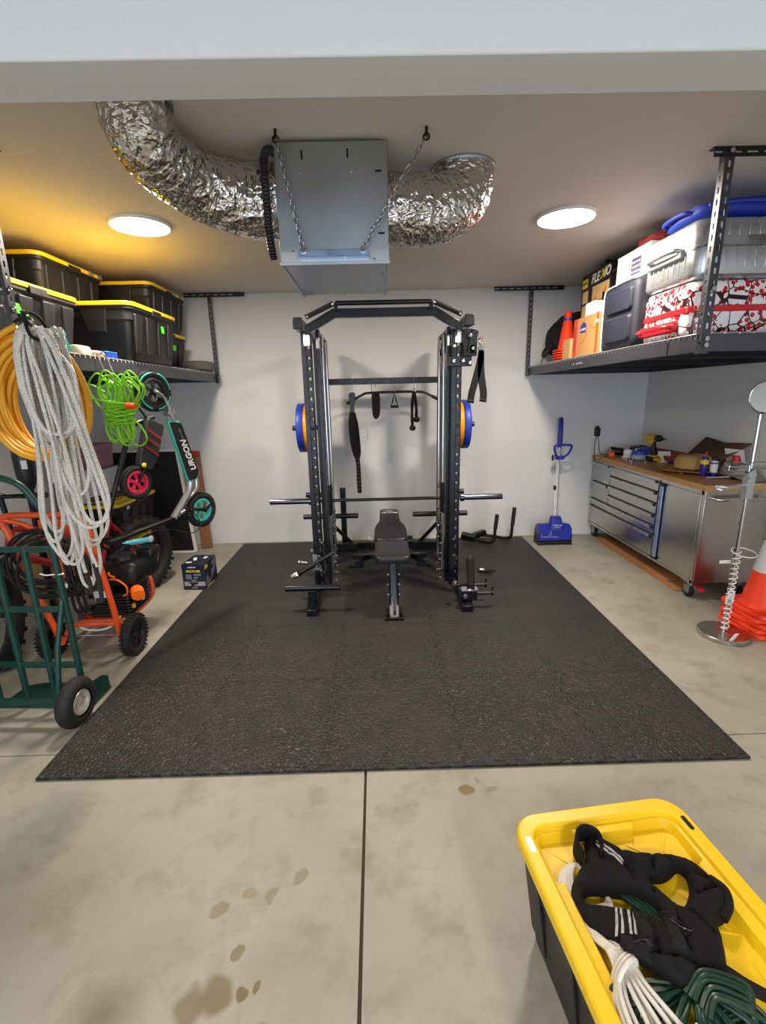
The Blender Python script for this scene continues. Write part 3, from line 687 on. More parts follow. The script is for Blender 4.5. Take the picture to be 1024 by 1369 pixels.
def chain(label, p, q, sag, hookmat='chrome'):
    p, q = V(p), V(q); L = (q-p).length; n = int(L/.0225); g = G()
    t = thing('hanging_chain', label, 'chain', q)
    for i in range(n):
        u = (i+.5)/n; c = p.lerp(q, u)+V((0, 0, -sag*sin(pi*u))); d = (q-p).normalized()
        Fm = FR(d, (0, 1, 0)); R = Fm @ Matrix.Rotation(pi/2*(i % 2)+.4, 3, 'Z')
        pts = [c+R @ V((.0085*cos(a), 0, .016*sin(a) if True else 0)) for a in [2*pi*k/10 for k in range(10)]]
        g.tube(pts, .0024, 6, True)
    g.build('links', 'steel', t, 0, True)
    g = G(); g.cyl((p.x, p.y, CZ), (p.x, p.y, p.z-.005), .006); g.torus(.012, .004, TR((p.x, p.y, p.z-.006), (90, 0, 0)), 16); g.build('eye_bolt', 'black_steel', t, 0, True)
    g = G(); g.cyl((q.x, q.y-.012, q.z), (q.x, q.y+.012, q.z), .012, n=10); g.build('end_bolt', 'chrome', t, 0, True)
chain('steel chain on the left from the ceiling to the metal box bracket', (-.385, 2.235, 2.70), (-.30, 2.262, 2.285), 0)
chain('steel chain on the right slanting from a ceiling hook to the metal box bracket', (.237, 2.235, 2.70), (-.04, 2.262, 2.285), 0)
# ---------------------------------------------------------------- perforated angle helpers
def perf(g, M, L, w, pitch=.05, hw=.011, hh=.026, t=.002):
    """strip along z, width w along x, thickness t, with a column of real slots"""
    k = int((L-.03)/pitch); z = 0
    g.box((-(w/2+hw/2)/2, 0, L/2), (w/2-hw/2, t, L), M=M); g.box(((w/2+hw/2)/2, 0, L/2), (w/2-hw/2, t, L), M=M)
    for i in range(k):
        c = .03+pitch*i
        if c-hh/2 > z: g.box((0, 0, (z+c-hh/2)/2), (hw, t, c-hh/2-z), M=M)
        z = c+hh/2
    g.box((0, 0, (z+L)/2), (hw, t, L-z), M=M)
def angle_post(name, parent, x, y, z0, z1, sx, sy, m='shelf_steel'):
    """L-section: one flange faces the viewer (spans X), one faces the aisle (spans Y)"""
    g = G(); w = .042
    perf(g, TR((x+sx*w/2, y, z0)), z1-z0, w)
    perf(g, TR((x, y+sy*w/2, z0), (0, 0, 90)), z1-z0, w)
    g.build(name, m, parent, 0, True)
def ceiling_bar(parent, x0, x1, y, m='shelf_dark', face=True):
    g = G(); perf(g, TR((x0, y, CZ-.022), (0, 90, 0)), x1-x0, .042, .075, .010, .05)
    g.bb((x0, y, CZ-.004), (x1, y+.04, CZ-.001)); g.build('ceiling_bracket', m, parent, 0, True)
def rack(label, x0, x1, y0, y1, inner, s):
    """overhead platform: x0..x1, y0..y1; s=+1 when the aisle side is at x0"""
    t = thing('overhead_shelf', label, 'shelf', ((x0+x1)/2, (y0+y1)/2, 1.84), 0, 'overhead shelves')
    xi = x0 if s > 0 else x1; xo = x1 if s > 0 else x0
    def lip(a, b):
        g = G(); g.bar(a, b, .003, .085); d = (V(b)-V(a)).normalized(); n = V((-d.y, d.x, 0))
        c = V(((x0+x1)/2, (y0+y1)/2, a[2])); n = n if (c-V(a)).dot(n) > 0 else -n
        for z in (-.041, .041): g.bar(V(a)+n*.015+V((0, 0, z)), V(b)+n*.015+V((0, 0, z)), .03, .003)
        g.build('frame_beam', 'shelf_steel', t, .001, True)
    lip((xi, y0, 1.885), (xi, y1, 1.885)); lip((xo, y0, 1.885), (xo, y1, 1.885)); lip((x0, y0, 1.885), (x1, y0, 1.885)); lip((x0, y1-.003, 1.885), (x1, y1-.003, 1.885))
    n = 4
    for i in range(1, n):
        y = y0+(y1-y0)*i/n; g = G(); g.bb((x0+.004, y-.02, 1.85), (x1-.004, y+.02, 1.885)); g.build('cross_beam', 'shelf_dark', t, .002, True)
    g = G(); y = y0+.03
    while y < y1-.02:
        g.tube([(xi-s*.004, y, 1.915), (xi-s*.004, y, 1.9335), (xi+s*.03, y, 1.9335), (xo-s*.01, y, 1.9335)], .003, 6); y += .05
    x = x0+.05
    while x < x1: g.cyl((x, y0+.01, 1.9275), (x, y1-.01, 1.9275), .003, n=6); x += .075
    g.cyl((xi-s*.002, y0+.01, 1.931), (xi-s*.002, y1-.01, 1.931), .0035, n=6)
    g.build('wire_deck', 'silver', t, 0, True)
    g = G(); g.bb((x0+.01, y0+.01, 1.893), (x1-.01, y1-.01, 1.897)); g.build('deck_liner', 'black_matte', t, 0, True)
    return t
rs = rack('grey overhead wire shelf hung from the ceiling on the right, holding luggage', 1.66, 2.97, 2.47, 5.25, 1.66, 1)
angle_post('post', rs, 1.635, 2.44, 1.83, 2.72, 1, 1); angle_post('post', rs, 1.635, 5.24, 1.83, 2.71, 1, -1); 
angle_post('post', rs, 2.95, 2.44, 1.83, 2.72, -1, 1)
ceiling_bar(rs, 1.575, 2.3, 2.437); ceiling_bar(rs, 1.26, 1.99, 5.22)
g = G()
for x, y, z in ((1.655, 2.434, 2.71), (1.657, 2.434, 2.13), (1.657, 2.434, 1.90), (1.657, 2.434, 1.87), (1.63, 2.47, 1.90)): g.cyl((x, y, z), (x, y-.008, z), .012, n=6)
for y in (3.9, 3.95, 4.02): g.cyl((1.656, y, 1.875), (1.648, y, 1.875), .008, n=6)
g.build('bolt', 'chrome', rs, 0, True)['kind'] = 'stuff'
g = G(); g.bb((1.654, 2.75, 1.843), (1.6575, 3.35, 1.93)); g.build('splice_plate', 'shelf_steel', rs, .001, True)
ls = rack('grey overhead wire shelf hung from the ceiling on the left, holding black totes', -2.97, -1.70, 2.36, 5.25, -1.7, -1)
angle_post('post', ls, -1.675, 2.33, 1.80, 2.72, -1, 1); angle_post('post', ls, -1.68, 5.24, 1.83, 2.71, -1, -1)
ceiling_bar(ls, -1.955, -1.33, 5.22); ceiling_bar(ls, -2.4, -1.6, 2.327)
g = G()
for x, y, z in ((-1.70, 2.322, 2.22), (-1.70, 2.322, 2.10), (-1.672, 2.35, 2.17), (-1.672, 2.35, 2.09), (-1.672, 2.35, 1.9)): g.ball((x, y, z), .012, 6)
g.build('bolt', 'chrome', ls, 0, True)['kind'] = 'stuff'
# ---------------------------------------------------------------- totes
def rloft(sects, n=6, M=None, g=None, mi=0, cap=True):
    g = g or G(); g.loft([[(x, y, z) for x, y in rrect(w, l, r, n)] for w, l, r, z in sects], mi, M, cap); return g
def make_tote(name, label, loc, rot, w=.52, l=.78, h=.38, group=None, lid='tote_yellow'):
    t = thing(name, label, 'storage tote', loc, rot, group)
    hb = h-.03
    g = rloft([(w*.78, l*.84, .05, 0), (w*.80, l*.86, .05, .012), (w*.90, l*.93, .06, hb*.72), (w*.92, l*.945, .06, hb*.74), (w*.93, l*.95, .06, hb-.03), (w*.975, l*.975, .06, hb-.025), (w*.975, l*.975, .06, hb)])
    def side(z, k): return (.40+(.055)*z/hb)*k
    for s in (-1, 1):
        for yy in (-.26, -.09, .09, .26):       # ribs of the long sides
            yy = yy*l/.78; z0, z1 = hb*.12, hb*.86; a = w*.40; b = w*.463
            g.add([(s*a, yy-.035, z0), (s*(b), yy-.055, z1), (s*(b), yy+.055, z1), (s*a, yy+.035, z0), (s*(a+.014), yy-.03, z0+.01), (s*(b+.012), yy-.05, z1-.004), (s*(b+.012), yy+.05, z1-.004), (s*(a+.014), yy+.03, z0+.01)],
                  [(4, 5, 6, 7), (0, 1, 5, 4), (1, 2, 6, 5), (2, 3, 7, 6), (3, 0, 4, 7)])
        a = l*.455; b = l*.473; z0, z1 = hb*.5, hb*.93
        g.add([(-.06, s*a, z0), (-.09, s*b, z1), (.09, s*b, z1), (.06, s*a, z0), (-.055, s*(a+.012), z0+.01), (-.085, s*(b+.012), z1), (.085, s*(b+.012), z1), (.055, s*(a+.012), z0+.01)],
              [(4, 5, 6, 7), (0, 1, 5, 4), (1, 2, 6, 5), (2, 3, 7, 6), (3, 0, 4, 7)])
    g.build('body', 'tote_black', t, .003)
    g = rloft([(w*.975, l*.98, .06, hb-.004), (w, l, .07, hb-.004), (w*1.005, l*1.005, .07, hb+.008), (w, l, .07, hb+.022), (w*.95, l*.96, .06, hb+.024), (w*.92, l*.94, .05, hb+.014), (w*.6, l*.6, .04, hb+.014), (w*.58, l*.58, .04, hb+.024)])
    g.build('lid', lid, t, .002)
    for s in (-1, 1):
        g = G(); g.bb((s*w*.5-.006, -.07, hb-.03), (s*w*.5+.006, .07, hb+.012)); g.build('latch', 'tote_black', t, .003)
    return t
LG = 'black totes with yellow lids on the overhead shelf'
T2 = make_tote('storage_tote', 'black tote with yellow lid and wide green tape, nearest on the left overhead shelf', (-2.10, 2.80, 1.94), 0, h=.355, group=LG)
T3 = make_tote('storage_tote', 'black tote with yellow lid and small green tape, second along the left shelf edge', (-1.89, 3.77, 1.94), 0, h=.385, group=LG)
T5 = make_tote('storage_tote', 'black yellow-lidded tote at the far end of the left shelf, under another', (-2.135, 4.60, 1.94), 0, h=.335, group=LG)
T4 = make_tote('storage_tote', 'black yellow-lidded tote on top of the far stack on the left shelf', (-2.14, 4.69, 2.278), 0, h=.375, group=LG)
T6 = make_tote('storage_tote', 'black yellow-lidded tote in the back row of the left shelf, mostly hidden', (-2.60, 3.80, 1.94), 0, h=.335, group=LG)
T1 = make_tote('storage_tote', 'black yellow-lidded tote stacked high in the back row, middle of the left shelf', (-2.46, 3.80, 2.278), 0, h=.375, group=LG)
T7 = make_tote('storage_tote', 'black yellow-lidded tote hidden low at the near wall end of the left shelf', (-2.66, 2.85, 1.94), 0, h=.335, group=LG)
T8 = make_tote('storage_tote', 'black tote with yellow lid stacked at the near upper left against the wall', (-2.62, 2.90, 2.278), 0, h=.375, group=LG)
def tape(par, p, w, h, rz=0, tilt=0):
    g = G(); g.box((0, 0, 0), (.0015, w, h), M=TR(p, (tilt, 0, 0))); g.build('tape_label', 'green_tape', par, 0, True)
tape(T2, (-1.858, 2.66, 2.145), .11, .05, tilt=-3)
tape(T3, (-1.636, 3.86, 2.19), .05, .05)
tape(T5, (-1.885, 4.66, 2.14), .07, .05)
# lid clips seen on the high totes
for T, yy in ((T1, (4.0, 4.12)), (T4, (4.75, 4.9))):
    g = G()
    for y in yy: g.bb((MW[T.name].translation.x+.255, y-.03, 2.615), (MW[T.name].translation.x+.267, y+.03, 2.645))
    g.build('lid_tape', 'silver', T, 0, True)['kind'] = 'stuff'
# small tyre and odds on the shelf edge
t = thing('spare_tire', 'small worn grey rubber tire lying flat at the far end of the left shelf', 'tire', (-1.80, 4.98, 1.937))
g = G(); g.lathe([(.085, .01), (.12, 0), (.14, .004), (.158, .02), (.162, .05), (.158, .08), (.14, .096), (.12, .10), (.085, .09), (.08, .05), (.085, .01)], 48); 
for i in range(40):
    a = 2*pi*i/40; g.box((.16*cos(a), .16*sin(a), .05), (.008, .012, .07), (0, 0, math.degrees(a)))
mat('worn_rubber', '5a5650', .85, vary=.2, bump=.4); g.build('tread', 'worn_rubber', t, .002)
g = rloft([(.09, .14, .03, 0), (.10, .15, .04, .02), (.085, .13, .04, .045), (.04, .08, .02, .05)], M=TR((-1.75, 2.93, 1.938))); mat('sponge', 'd9cfae', .9, bump=.6, bscale=300); tag(g.build('sponge', 'sponge'), 'cream coloured sponge on the near edge of the left overhead shelf', 'sponge')
g = rloft([(.08, .10, .03, 0), (.085, .11, .03, .02), (.05, .07, .02, .032)], M=TR((-1.745, 3.075, 1.938))); mat('salmon', 'd8927e', .9, bump=.4); tag(g.build('folded_cloth', 'salmon'), 'small salmon pink cloth between the sponge and the blue box on the left shelf', 'cloth')
t = thing('small_box', 'small bright blue plastic box at the edge of the left overhead shelf', 'box', (-1.74, 3.22, 1.938))
g = rloft([(.06, .13, .01, 0), (.06, .13, .01, .03)]); g.build('base', 'blue', t, .003)
g = rloft([(.063, .133, .012, .031), (.063, .133, .012, .038)]); mat('bright_blue', '1f7be0', .4); g.build('cover', 'bright_blue', t, .003)
g = G(); g.box((-1.75, 2.80, 1.99), (.03, .04, .10), (30, 0, 0)); g.box((-1.75, 2.785, 2.03), (.034, .05, .03), (30, 0, 0)); mat('dark_teal', '0d6b5f', .5); tag(g.build('hand_brush', 'dark_teal', bevel=.004), 'dark teal plastic hand brush beside the sponge on the left shelf', 'brush')
# ---------------------------------------------------------------- right shelf load
DZ = 1.9375
# duffel
rnd = random.Random(5)
g = G(); rings = []
for i in range(15):
    u = i/14; xx = 1.78+u*.62; k = (sin(pi*min(1, max(0, u*.94+.03))))**.38
    ring = []
    for j in range(28):
        a = 2*pi*j/28; ry = .25*k; rz_ = .25*k
        q = V((u*3, cos(a)*1.6, sin(a)*1.6)); w = 1+.16*noise.noise(q*1.3)+.06*noise.noise(q*4)
        zz = sin(a)*rz_*w; zz = max(zz, -.235*k)
        ring.append((xx, 5.0+cos(a)*ry*w*.95, DZ+.24+zz))
    rings.append(ring)
t = thing('duffel_bag', 'black lumpy duffel bag at the far end of the right overhead shelf', 'bag', (2.1, 5.0, DZ))
g.loft(rings); g.build('body', 'black_fabric', t, 0, True, ang=80)
g = G(); g.tube([(1.80, 5.12, 2.10), (1.765, 5.10, 2.06), (1.76, 5.03, 2.03), (1.765, 4.95, 2.05), (1.79, 4.9, 2.12)], .014, 8, sm=5); g.ball((1.755, 5.05, 2.04), .035, 8, sc=(.6, 1, 1)); g.build('strap', 'black_plastic', t, 0, True)
# small cones
def make_cone(name, label, loc, base, h, r, bands, group=None, eul=None, th=.03, tip=.18):
    t = thing(name, label, 'traffic cone', loc, 0, group, eul)
    g = G(); g.loft([[(x, y, z) for x, y in rrect(base*s, base*s, base*.12, 4)] for s, z in ((.98, 0), (1, .004), (1, th*.6), (.96, th))])
    g.lathe([(base*.42, th*.9), (r*1.08, th*1.1), (r, th*1.6), (r*tip, h-.01), (r*tip*.85, h), (r*tip*.5, h), (r*tip*.6, h-.03)], 40); g.build('cone_body', 'cone_orange', t, .002, ang=50)
    for z0, z1, m in bands:
        def rr(z): return r+(r*tip-r)*(z-th*1.6)/(h-.01-th*1.6)
        g = G(); g.lathe([(rr(z0)+.0012, z0), (rr(z1)+.0012, z1)], 40); g.build('band', m, t)
    return t
SC = [make_cone('small_traffic_cone', 'small orange cone at the bottom of the stack on the right shelf', (1.83, 4.66, DZ), .20, .36, .075, [(.27, .295, 'blue')], 'small orange cones stacked on the shelf', th=.016, tip=.36)]
for k in range(1, 5): SC.append(dup(SC[0], (1.83, 4.66, DZ+.024*k), None, ['', 'small orange cone second from the bottom of the stack on the shelf', 'small orange cone in the middle of the stack on the shelf', 'small orange cone fourth from the bottom of the stack on the shelf', 'small orange cone on top of the stack, with a blue band'][k]))
g = G(); g.bb((1.705, 4.26, DZ), (1.82, 4.42, DZ+.17)); g.bb((1.7045, 4.385, DZ), (1.706, 4.39, DZ+.17), mi=1); tag(g.build('small_carton', ['cardboard_light', 'cardboard'], bevel=.002), 'small plain brown carton at the shelf edge in front of the orange cones', 'box')
# store carton
t = thing('moving_carton', 'brown cardboard carton with blue house logo and orange edges on the right shelf', 'box', (1.87, 3.98, DZ))
x0, y0, y1, z1 = 1.715, 3.765, 4.22, 2.245
g = G(); g.bb((x0, y0, DZ), (1.893, y1, z1)); g.build('box_body', 'cardboard', t, .002, True)
mat('logo_blue', '2a3f94', .6); mat('purple_ink', '6a2f6e', .7); mat('orange_ink', 'dd4a20', .7); mat('light_blue', '6db4e8', .5)
Mx = lambda y, z, dx=0: Matrix(((0, 0, -1, x0-.001-dx), (-1, 0, 0, y), (0, 1, 0, z), (0, 0, 0, 1)))   # reading along -Y, facing the aisle
g = G(); g.prism([(-.055, -.04), (.055, -.04), (.055, .015), (.0, .045), (-.055, .015)], .001, Mx(4.03, 2.165)); g.build('logo', 'logo_blue', t, 0, True)
def wtext(s, size, M, m, parent, **k):
    return text(s, size, MW[parent.name].inverted() @ M, m, parent, **k)
wtext("LOWE'S", .026, Mx(4.03, 2.148, .001), 'white_paper', t)
g = G(); g.bb((x0-.0012, y1-.075, DZ), (x0, y1, z1)); g.build('side_stripe', 'orange_ink', t, 0, True)
g = G(); g.bb((x0-.0014, y0, DZ), (x0, y0+.035, z1)); g.build('edge_stripe', 'orange_ink', t, 0, True)
wtext('MEDIUM', .05, Mx(y1-.0375, 2.09, .001) @ Matrix.Rotation(pi/2, 4, 'Z'), 'purple_ink', t)
g = G()
for a, b in (((4.09, 1.96), (4.09, 2.04)), ((4.09, 2.04), (4.03, 2.05)), ((4.03, 2.05), (3.90, 2.17)), ((3.90, 2.17), (3.84, 2.13)), ((3.84, 2.13), (3.78, 2.15))): g.bar((x0-.001, a[0], a[1]), (x0-.001, b[0], b[1]), .001, .004, up=(0, 0, 1) if a[0] != b[0] else (0, 1, 0))
g.build('printed_line', 'orange_ink', t, 0, True)
g = G(); g.prism([(-.03, 0), (.03, .012), (.03, .03), (.0, .04)], .001, Mx(3.80, 2.16)); g.build('printed_patch', 'light_blue', t, 0, True)
# sprayer box
mat('box_black', '17171a', .45); mat('box_tan', 'd9b77e', .55); mat('box_amber', 'd98a1c', .55); mat('box_yellow', 'f2d21e', .5)
t = thing('sprayer_box', 'tall black and tan product box with bold white and yellow lettering on the right shelf', 'box', (2.1, 4.3, DZ))
x0 = 1.90; By0, By1, Bz1 = 4.035, 4.56, 2.66
g = G(); g.bb((x0, By0, DZ), (2.2, By1, Bz1)); g.build('box_body', 'box_black', t, .003, True)
wtext('FLE', .10, Mx(4.30, 2.59), 'white_paper', t, bold=.003, align='CENTER', shear=.25); wtext('X', .10, Mx(4.165, 2.595), 'box_yellow', t, bold=.003, shear=.25); wtext('IO', .10, Mx(4.09, 2.60), 'white_paper', t, bold=.003, shear=.25)
g = G(); g.bb((x0-.0012, 4.44, 2.545), (x0, 4.545, 2.62)); g.build('yellow_badge', 'box_yellow', t, 0, True)
wtext('WAGNER', .022, Mx(4.493, 2.585, .001), 'box_black', t)
g = G(); g.bb((x0-.0012, 4.04, 2.20), (x0, 4.34, 2.53)); g.bb((x0-.0012, 4.42, 2.42), (x0, 4.53, 2.52)); g.bb((x0-.0012, 4.42, 2.30), (x0, 4.53, 2.40)); g.bb((x0-.0012, 4.42, 2.18), (x0, 4.53, 2.28)); g.build('printed_panel', 'box_tan', t, 0, True)['kind'] = 'stuff'
g = G(); 
for cy, cz, r in ((4.27, 2.40, .035), (4.18, 2.36, .04), (4.10, 2.45, .03), (4.27, 2.28, .03)): g.prism([(r*cos(a*.628), r*sin(a*.628)*1.4) for a in range(10)], .0006, Mx(cy, cz, .0012))
g.build('printed_tool', 'box_amber', t, 0, True)['kind'] = 'stuff'
g = G(); g.prism([(-.05, -.1), (.02, -.09), (.05, .03), (.03, .11), (-.02, .05), (-.05, .06)], .0006, Mx(4.21, 2.30, .0018)); g.prism([(-.02, -.06), (.03, -.05), (.035, .04), (-.01, .06)], .0006, Mx(4.13, 2.40, .0018)); g.build('printed_figure', 'box_black', t, 0, True)['kind'] = 'stuff'
g = G(); g.box((2.0, 4.28, 2.675), (.06, .13, .02), (0, 0, 20)); g.box((1.97, 4.22, 2.695), (.07, .05, .03), (0, 10, 0)); g.box((1.965, 4.15, 2.675), (.03, .03, .028)); g.cyl((1.96, 4.25, 2.69), (1.96, 4.33, 2.70), .013); tag(g.build('clamp_tool', 'black_plastic', bevel=.003), 'small black clamp lying on top of the black and tan product box', 'clamp')
t = thing('tool_case', 'black upright case between the product box and the white picture box', 'case', (2.1, 3.84, DZ))
g = rloft([(.30, .24, .03, 0), (.32, .26, .03, .05), (.32, .26, .03, .66), (.30, .24, .03, .69)], M=TR((2.09, 3.90, DZ))); g.build('shell', 'black_plastic', t, 0, True)
g = G(); g.tube([(1.93, 3.80, 2.55), (1.90, 3.805, 2.57), (1.895, 3.90, 2.57), (1.90, 3.99, 2.57), (1.93, 3.995, 2.55)], .009, 8, sm=3); g.build('handle', 'black_plastic', t, 0, True)
g = G(); g.box((1.81, 4.0, 2.30), (.14, .16, .10))
tag(g.build('white_carton', 'white_paper', bevel=.004), 'small white carton behind the cardboard carton, under the printed box', 'box')
# navy suitcase
mat('navy_fabric', '161b2c', .62, vary=.12, bump=.25, bscale=300)
t = thing('navy_suitcase', 'dark navy fabric suitcase with a white zip standing in the middle of the right shelf', 'suitcase', (1.95, 3.46, DZ))
NM = Matrix(((0, 0, 1, 1.72), (1, 0, 0, 3.50), (0, 1, 0, DZ+.225), (0, 0, 0, 1)))  # x->Y, y->Z, z->X depth
def rl(sects, M, g=None):
    g = g or G(); g.loft([[(x, y, z) for x, y in rrect(w, l, r, 6)] for w, l, r, z in sects], 0, M); return g
g = rl([(.44, .38, .05, -.0), (.48, .42, .06, .012), (.50, .44, .06, .03), (.50, .445, .06, .36), (.48, .43, .06, .375)], NM); g.build('shell', 'navy_fabric', t, 0, True, ang=50)
g = rl([(.33, .15, .02, -.022), (.35, .17, .03, -.008), (.36, .18, .03, .01)], NM @ TR((-.03, -.09, 0))); g.build('front_pocket', 'navy_fabric', t, 0, True, ang=50)
g = rl([(.33, .13, .02, -.02), (.35, .15, .03, -.008), (.36, .16, .03, .01)], NM @ TR((-.03, .095, 0))); g.build('front_pocket', 'navy_fabric', t, 0, True, ang=50)
g = G(); g.tube([NM @ V(p) for p in ((.195, -.215, -.004), (.20, -.1, -.006), (.20, .10, -.006), (.195, .17, -.006), (.16, .205, -.004), (.0, .215, -.002), (-.2, .217, -.002))], .005, 8, sm=4); g.build('zip', 'white_plastic', t, 0, True)
g = G(); g.tube([NM @ V(p) for p in ((.12, .218, .06), (.10, .228, .05), (-.05, .228, .05), (-.08, .218, .06))], .012, 10, sm=4); g.build('handle', 'navy_fabric', t, 0, True)
g = G(); g.box(NM @ V((.253, -.02, .06)), (.03, .012, .07)); g.build('luggage_tag', 'white_paper', t, .002, True)
g = G(); 
for z in (.06, .3): g.cyl(NM @ V((.22, -.205, z)), NM @ V((.20, -.205, z)), .02)
g.build('wheel', 'black_plastic', t, 0, True)
# patterned suitcase
def pattern():
    m, n, b, tc = raw('red_white_print')
    P = tc.outputs['Object']
    v = n.new('ShaderNodeTexVoronoi'); n.l.new(P, v.inputs['Vector']); v.inputs['Scale'].default_value = 13; v.inputs['Randomness'].default_value = .8
    e = n.new('ShaderNodeTexVoronoi'); n.l.new(P, e.inputs['Vector']); e.inputs['Scale'].default_value = 13; e.inputs['Randomness'].default_value = .8; e.feature = 'DISTANCE_TO_EDGE'
    sp = n.new('ShaderNodeSeparateColor'); n.l.new(v.outputs['Color'], sp.inputs[0])
    w = n.math('LESS_THAN', v.outputs['Distance'], .50)
    r = n.math('GREATER_THAN', sp.outputs[0], .80)
    d = n.new('ShaderNodeTexVoronoi'); n.l.new(P, d.inputs['Vector']); d.inputs['Scale'].default_value = 40
    red = n.math('LESS_THAN', d.outputs['Distance'], .52)
    redc = n.mix(red, lin('f0eeee'), lin('c21a22'))
    base = n.mix(w, redc, lin('efeef2'))
    base = n.mix(r, base, redc)
    ol = n.math('LESS_THAN', e.outputs['Distance'], .035)
    base = n.mix(ol, base, lin('2a1618'))
    dots = n.new('ShaderNodeTexVoronoi'); n.l.new(P, dots.inputs['Vector']); dots.inputs['Scale'].default_value = 30
    base = n.mix(n.math('LESS_THAN', dots.outputs['Distance'], .07), base, lin('1c1214'))
    n.l.new(base, b.inputs['Base Color']); b.inputs['Roughness'].default_value = .25; b.inputs['Coat Weight'].default_value = .3
pattern()
t = thing('patterned_suitcase', 'white suitcase with a busy red pattern and red trim, lowest on the right shelf', 'suitcase', (2.15, 2.98, DZ))
cx_, cy_, w_, l_ = 2.13, 2.985, .76, .50
TRm = lambda z: TR((cx_, cy_, DZ+z))
g = rloft([(w_-.05, l_-.05, .05, .012), (w_-.015, l_-.015, .06, .022), (w_, l_, .07, .05), (w_, l_, .07, .135)], 8, TRm(0)); g.build('bottom_shell', 'red_white_print', t, 0, True, ang=50)
g = rloft([(w_, l_, .07, .165), (w_, l_, .07, .255), (w_-.02, l_-.02, .07, .29), (w_-.07, l_-.07, .06, .302)], 8, TRm(0)); g.build('top_shell', 'red_white_print', t, 0, True, ang=50)
mat('red_gloss', 'd2202a', .22, coat=.4)
g = rloft([(w_+.004, l_+.004, .07, .133), (w_+.012, l_+.012, .07, .137), (w_+.012, l_+.012, .07, .163), (w_+.004, l_+.004, .07, .167)], 8, TRm(0)); g.build('trim_band', 'red_gloss', t, 0, True)
g = rl([(.36, .05, .02, 0), (.38, .065, .025, .012), (.38, .065, .025, .03)], Matrix(((0, 0, 1, 1.728), (1, 0, 0, 3.02), (0, 1, 0, DZ+.075), (0, 0, 0, 1)))); g.tube([(1.735, 2.86, 2.01), (1.70, 2.87, 2.01), (1.695, 3.0, 2.012), (1.70, 3.16, 2.01), (1.735, 3.17, 2.01)], .014, 10, sm=4); g.build('handle', 'red_gloss', t, 0, True)
g = G()
for y in (2.80, 3.17):
    g.cyl((1.80, y-.012, DZ+.022), (1.80, y+.012, DZ+.022), .018); g.cyl((2.42, y-.012, DZ+.022), (2.42, y+.012, DZ+.022), .018)
g.build('wheel', 'red_gloss', t, 0, True)
# silver case
t = thing('silver_suitcase', 'large ribbed silver metal suitcase lying on the red patterned suitcase', 'suitcase', (2.15, 2.98, DZ+.305))
zb = .305
w_, l_ = .78, .52
g = rloft([(w_-.06, l_-.06, .05, 0), (w_-.02, l_-.02, .06, .01), (w_, l_, .07, .03), (w_, l_, .07, .15)], 8, TRm(zb)); 
for x in [1.90+.055*i for i in range(11)]: g.box((x, cy_-l_/2-.001, DZ+zb+.09), (.008, .006, .09))
for y in [2.82+.05*i for i in range(7)]: g.box((cx_-w_/2-.001, y, DZ+zb+.09), (.006, .008, .09))
g.build('bottom_shell', 'silver', t, .002, True)
g = rloft([(w_, l_, .07, .157), (w_, l_, .07, .27), (w_-.03, l_-.03, .06, .295), (w_-.08, l_-.08, .05, .30)], 8, TRm(zb))
for x in [1.90+.055*i for i in range(11)]: g.box((x, cy_-l_/2-.001, DZ+zb+.235), (.008, .006, .06))
for x in [1.88+.06*i for i in range(9)]: g.box((x, cy_, DZ+zb+.302), (.012, l_-.12, .006))
g.build('top_shell', 'silver', t, .002, True)
g = rloft([(w_+.006, l_+.006, .07, .148), (w_+.006, l_+.006, .07, .160)], 8, TRm(zb)); g.build('seam_trim', 'steel', t, .001, True)
g = G(); g.bb((2.0, 2.718, DZ+zb+.172), (2.17, 2.726, DZ+zb+.205)); g.bb((1.99, 2.712, DZ+zb+.165), (2.18, 2.72, DZ+zb+.172)); g.build('side_handle', 'steel', t, .003, True)
g = G()
for x in (1.845, 2.30): g.box((x, 2.718, DZ+zb+.155), (.045, .014, .075))
g.build('latch', 'dark_chrome', t, .004, True)
g = G(); g.tube([(1.74, 2.86, DZ+.47), (1.70, 2.87, DZ+.475), (1.69, 2.99, DZ+.476), (1.70, 3.12, DZ+.475), (1.74, 3.13, DZ+.47)], .013, 10, sm=4); g.bb((1.715, 2.83, DZ+.43), (1.74, 3.16, DZ+.46)); g.build('carry_handle', 'silver', t, .003, True)
g = G()
for p in ((1.80, 2.722, 2.275), (1.78, 2.722, 2.40), (1.80, 2.722, 2.50), (1.95, 2.722, 2.395), (2.25, 2.722, 2.395), (2.1, 2.722, 2.395)): g.cyl((p[0], p[1]+.01, p[2]), (p[0], p[1]-.004, p[2]), .006, n=8)
g.build('rivet', 'chrome', t, 0, True)['kind'] = 'stuff'
# white picture box on navy suitcase
t = thing('picture_box', 'white box with a small printed picture lying beside the silver suitcase', 'box', (2.0, 3.48, 2.40))
x0 = 1.79
g = G(); g.bb((x0, 3.28, 2.397), (2.15, 3.70, 2.585)); g.build('box_body', 'white_paper', t, .002, True)
mat('print_violet', '3b2a52', .5)
g = G(); g.bb((x0-.001, 3.38, 2.425), (x0, 3.50, 2.53)); g.build('printed_picture', 'print_violet', t, 0, True)
g = G()
for i in range(4):
    for j in range(3): g.bb((x0-.0016, 3.39+i*.027, 2.435+j*.03), (x0-.001, 3.406+i*.027, 2.452+j*.03), mi=(i+j*2) % 3)
g.build('printed_icons', ['light_blue', 'box_tan', 'salmon'], t, 0, True)['kind'] = 'stuff'
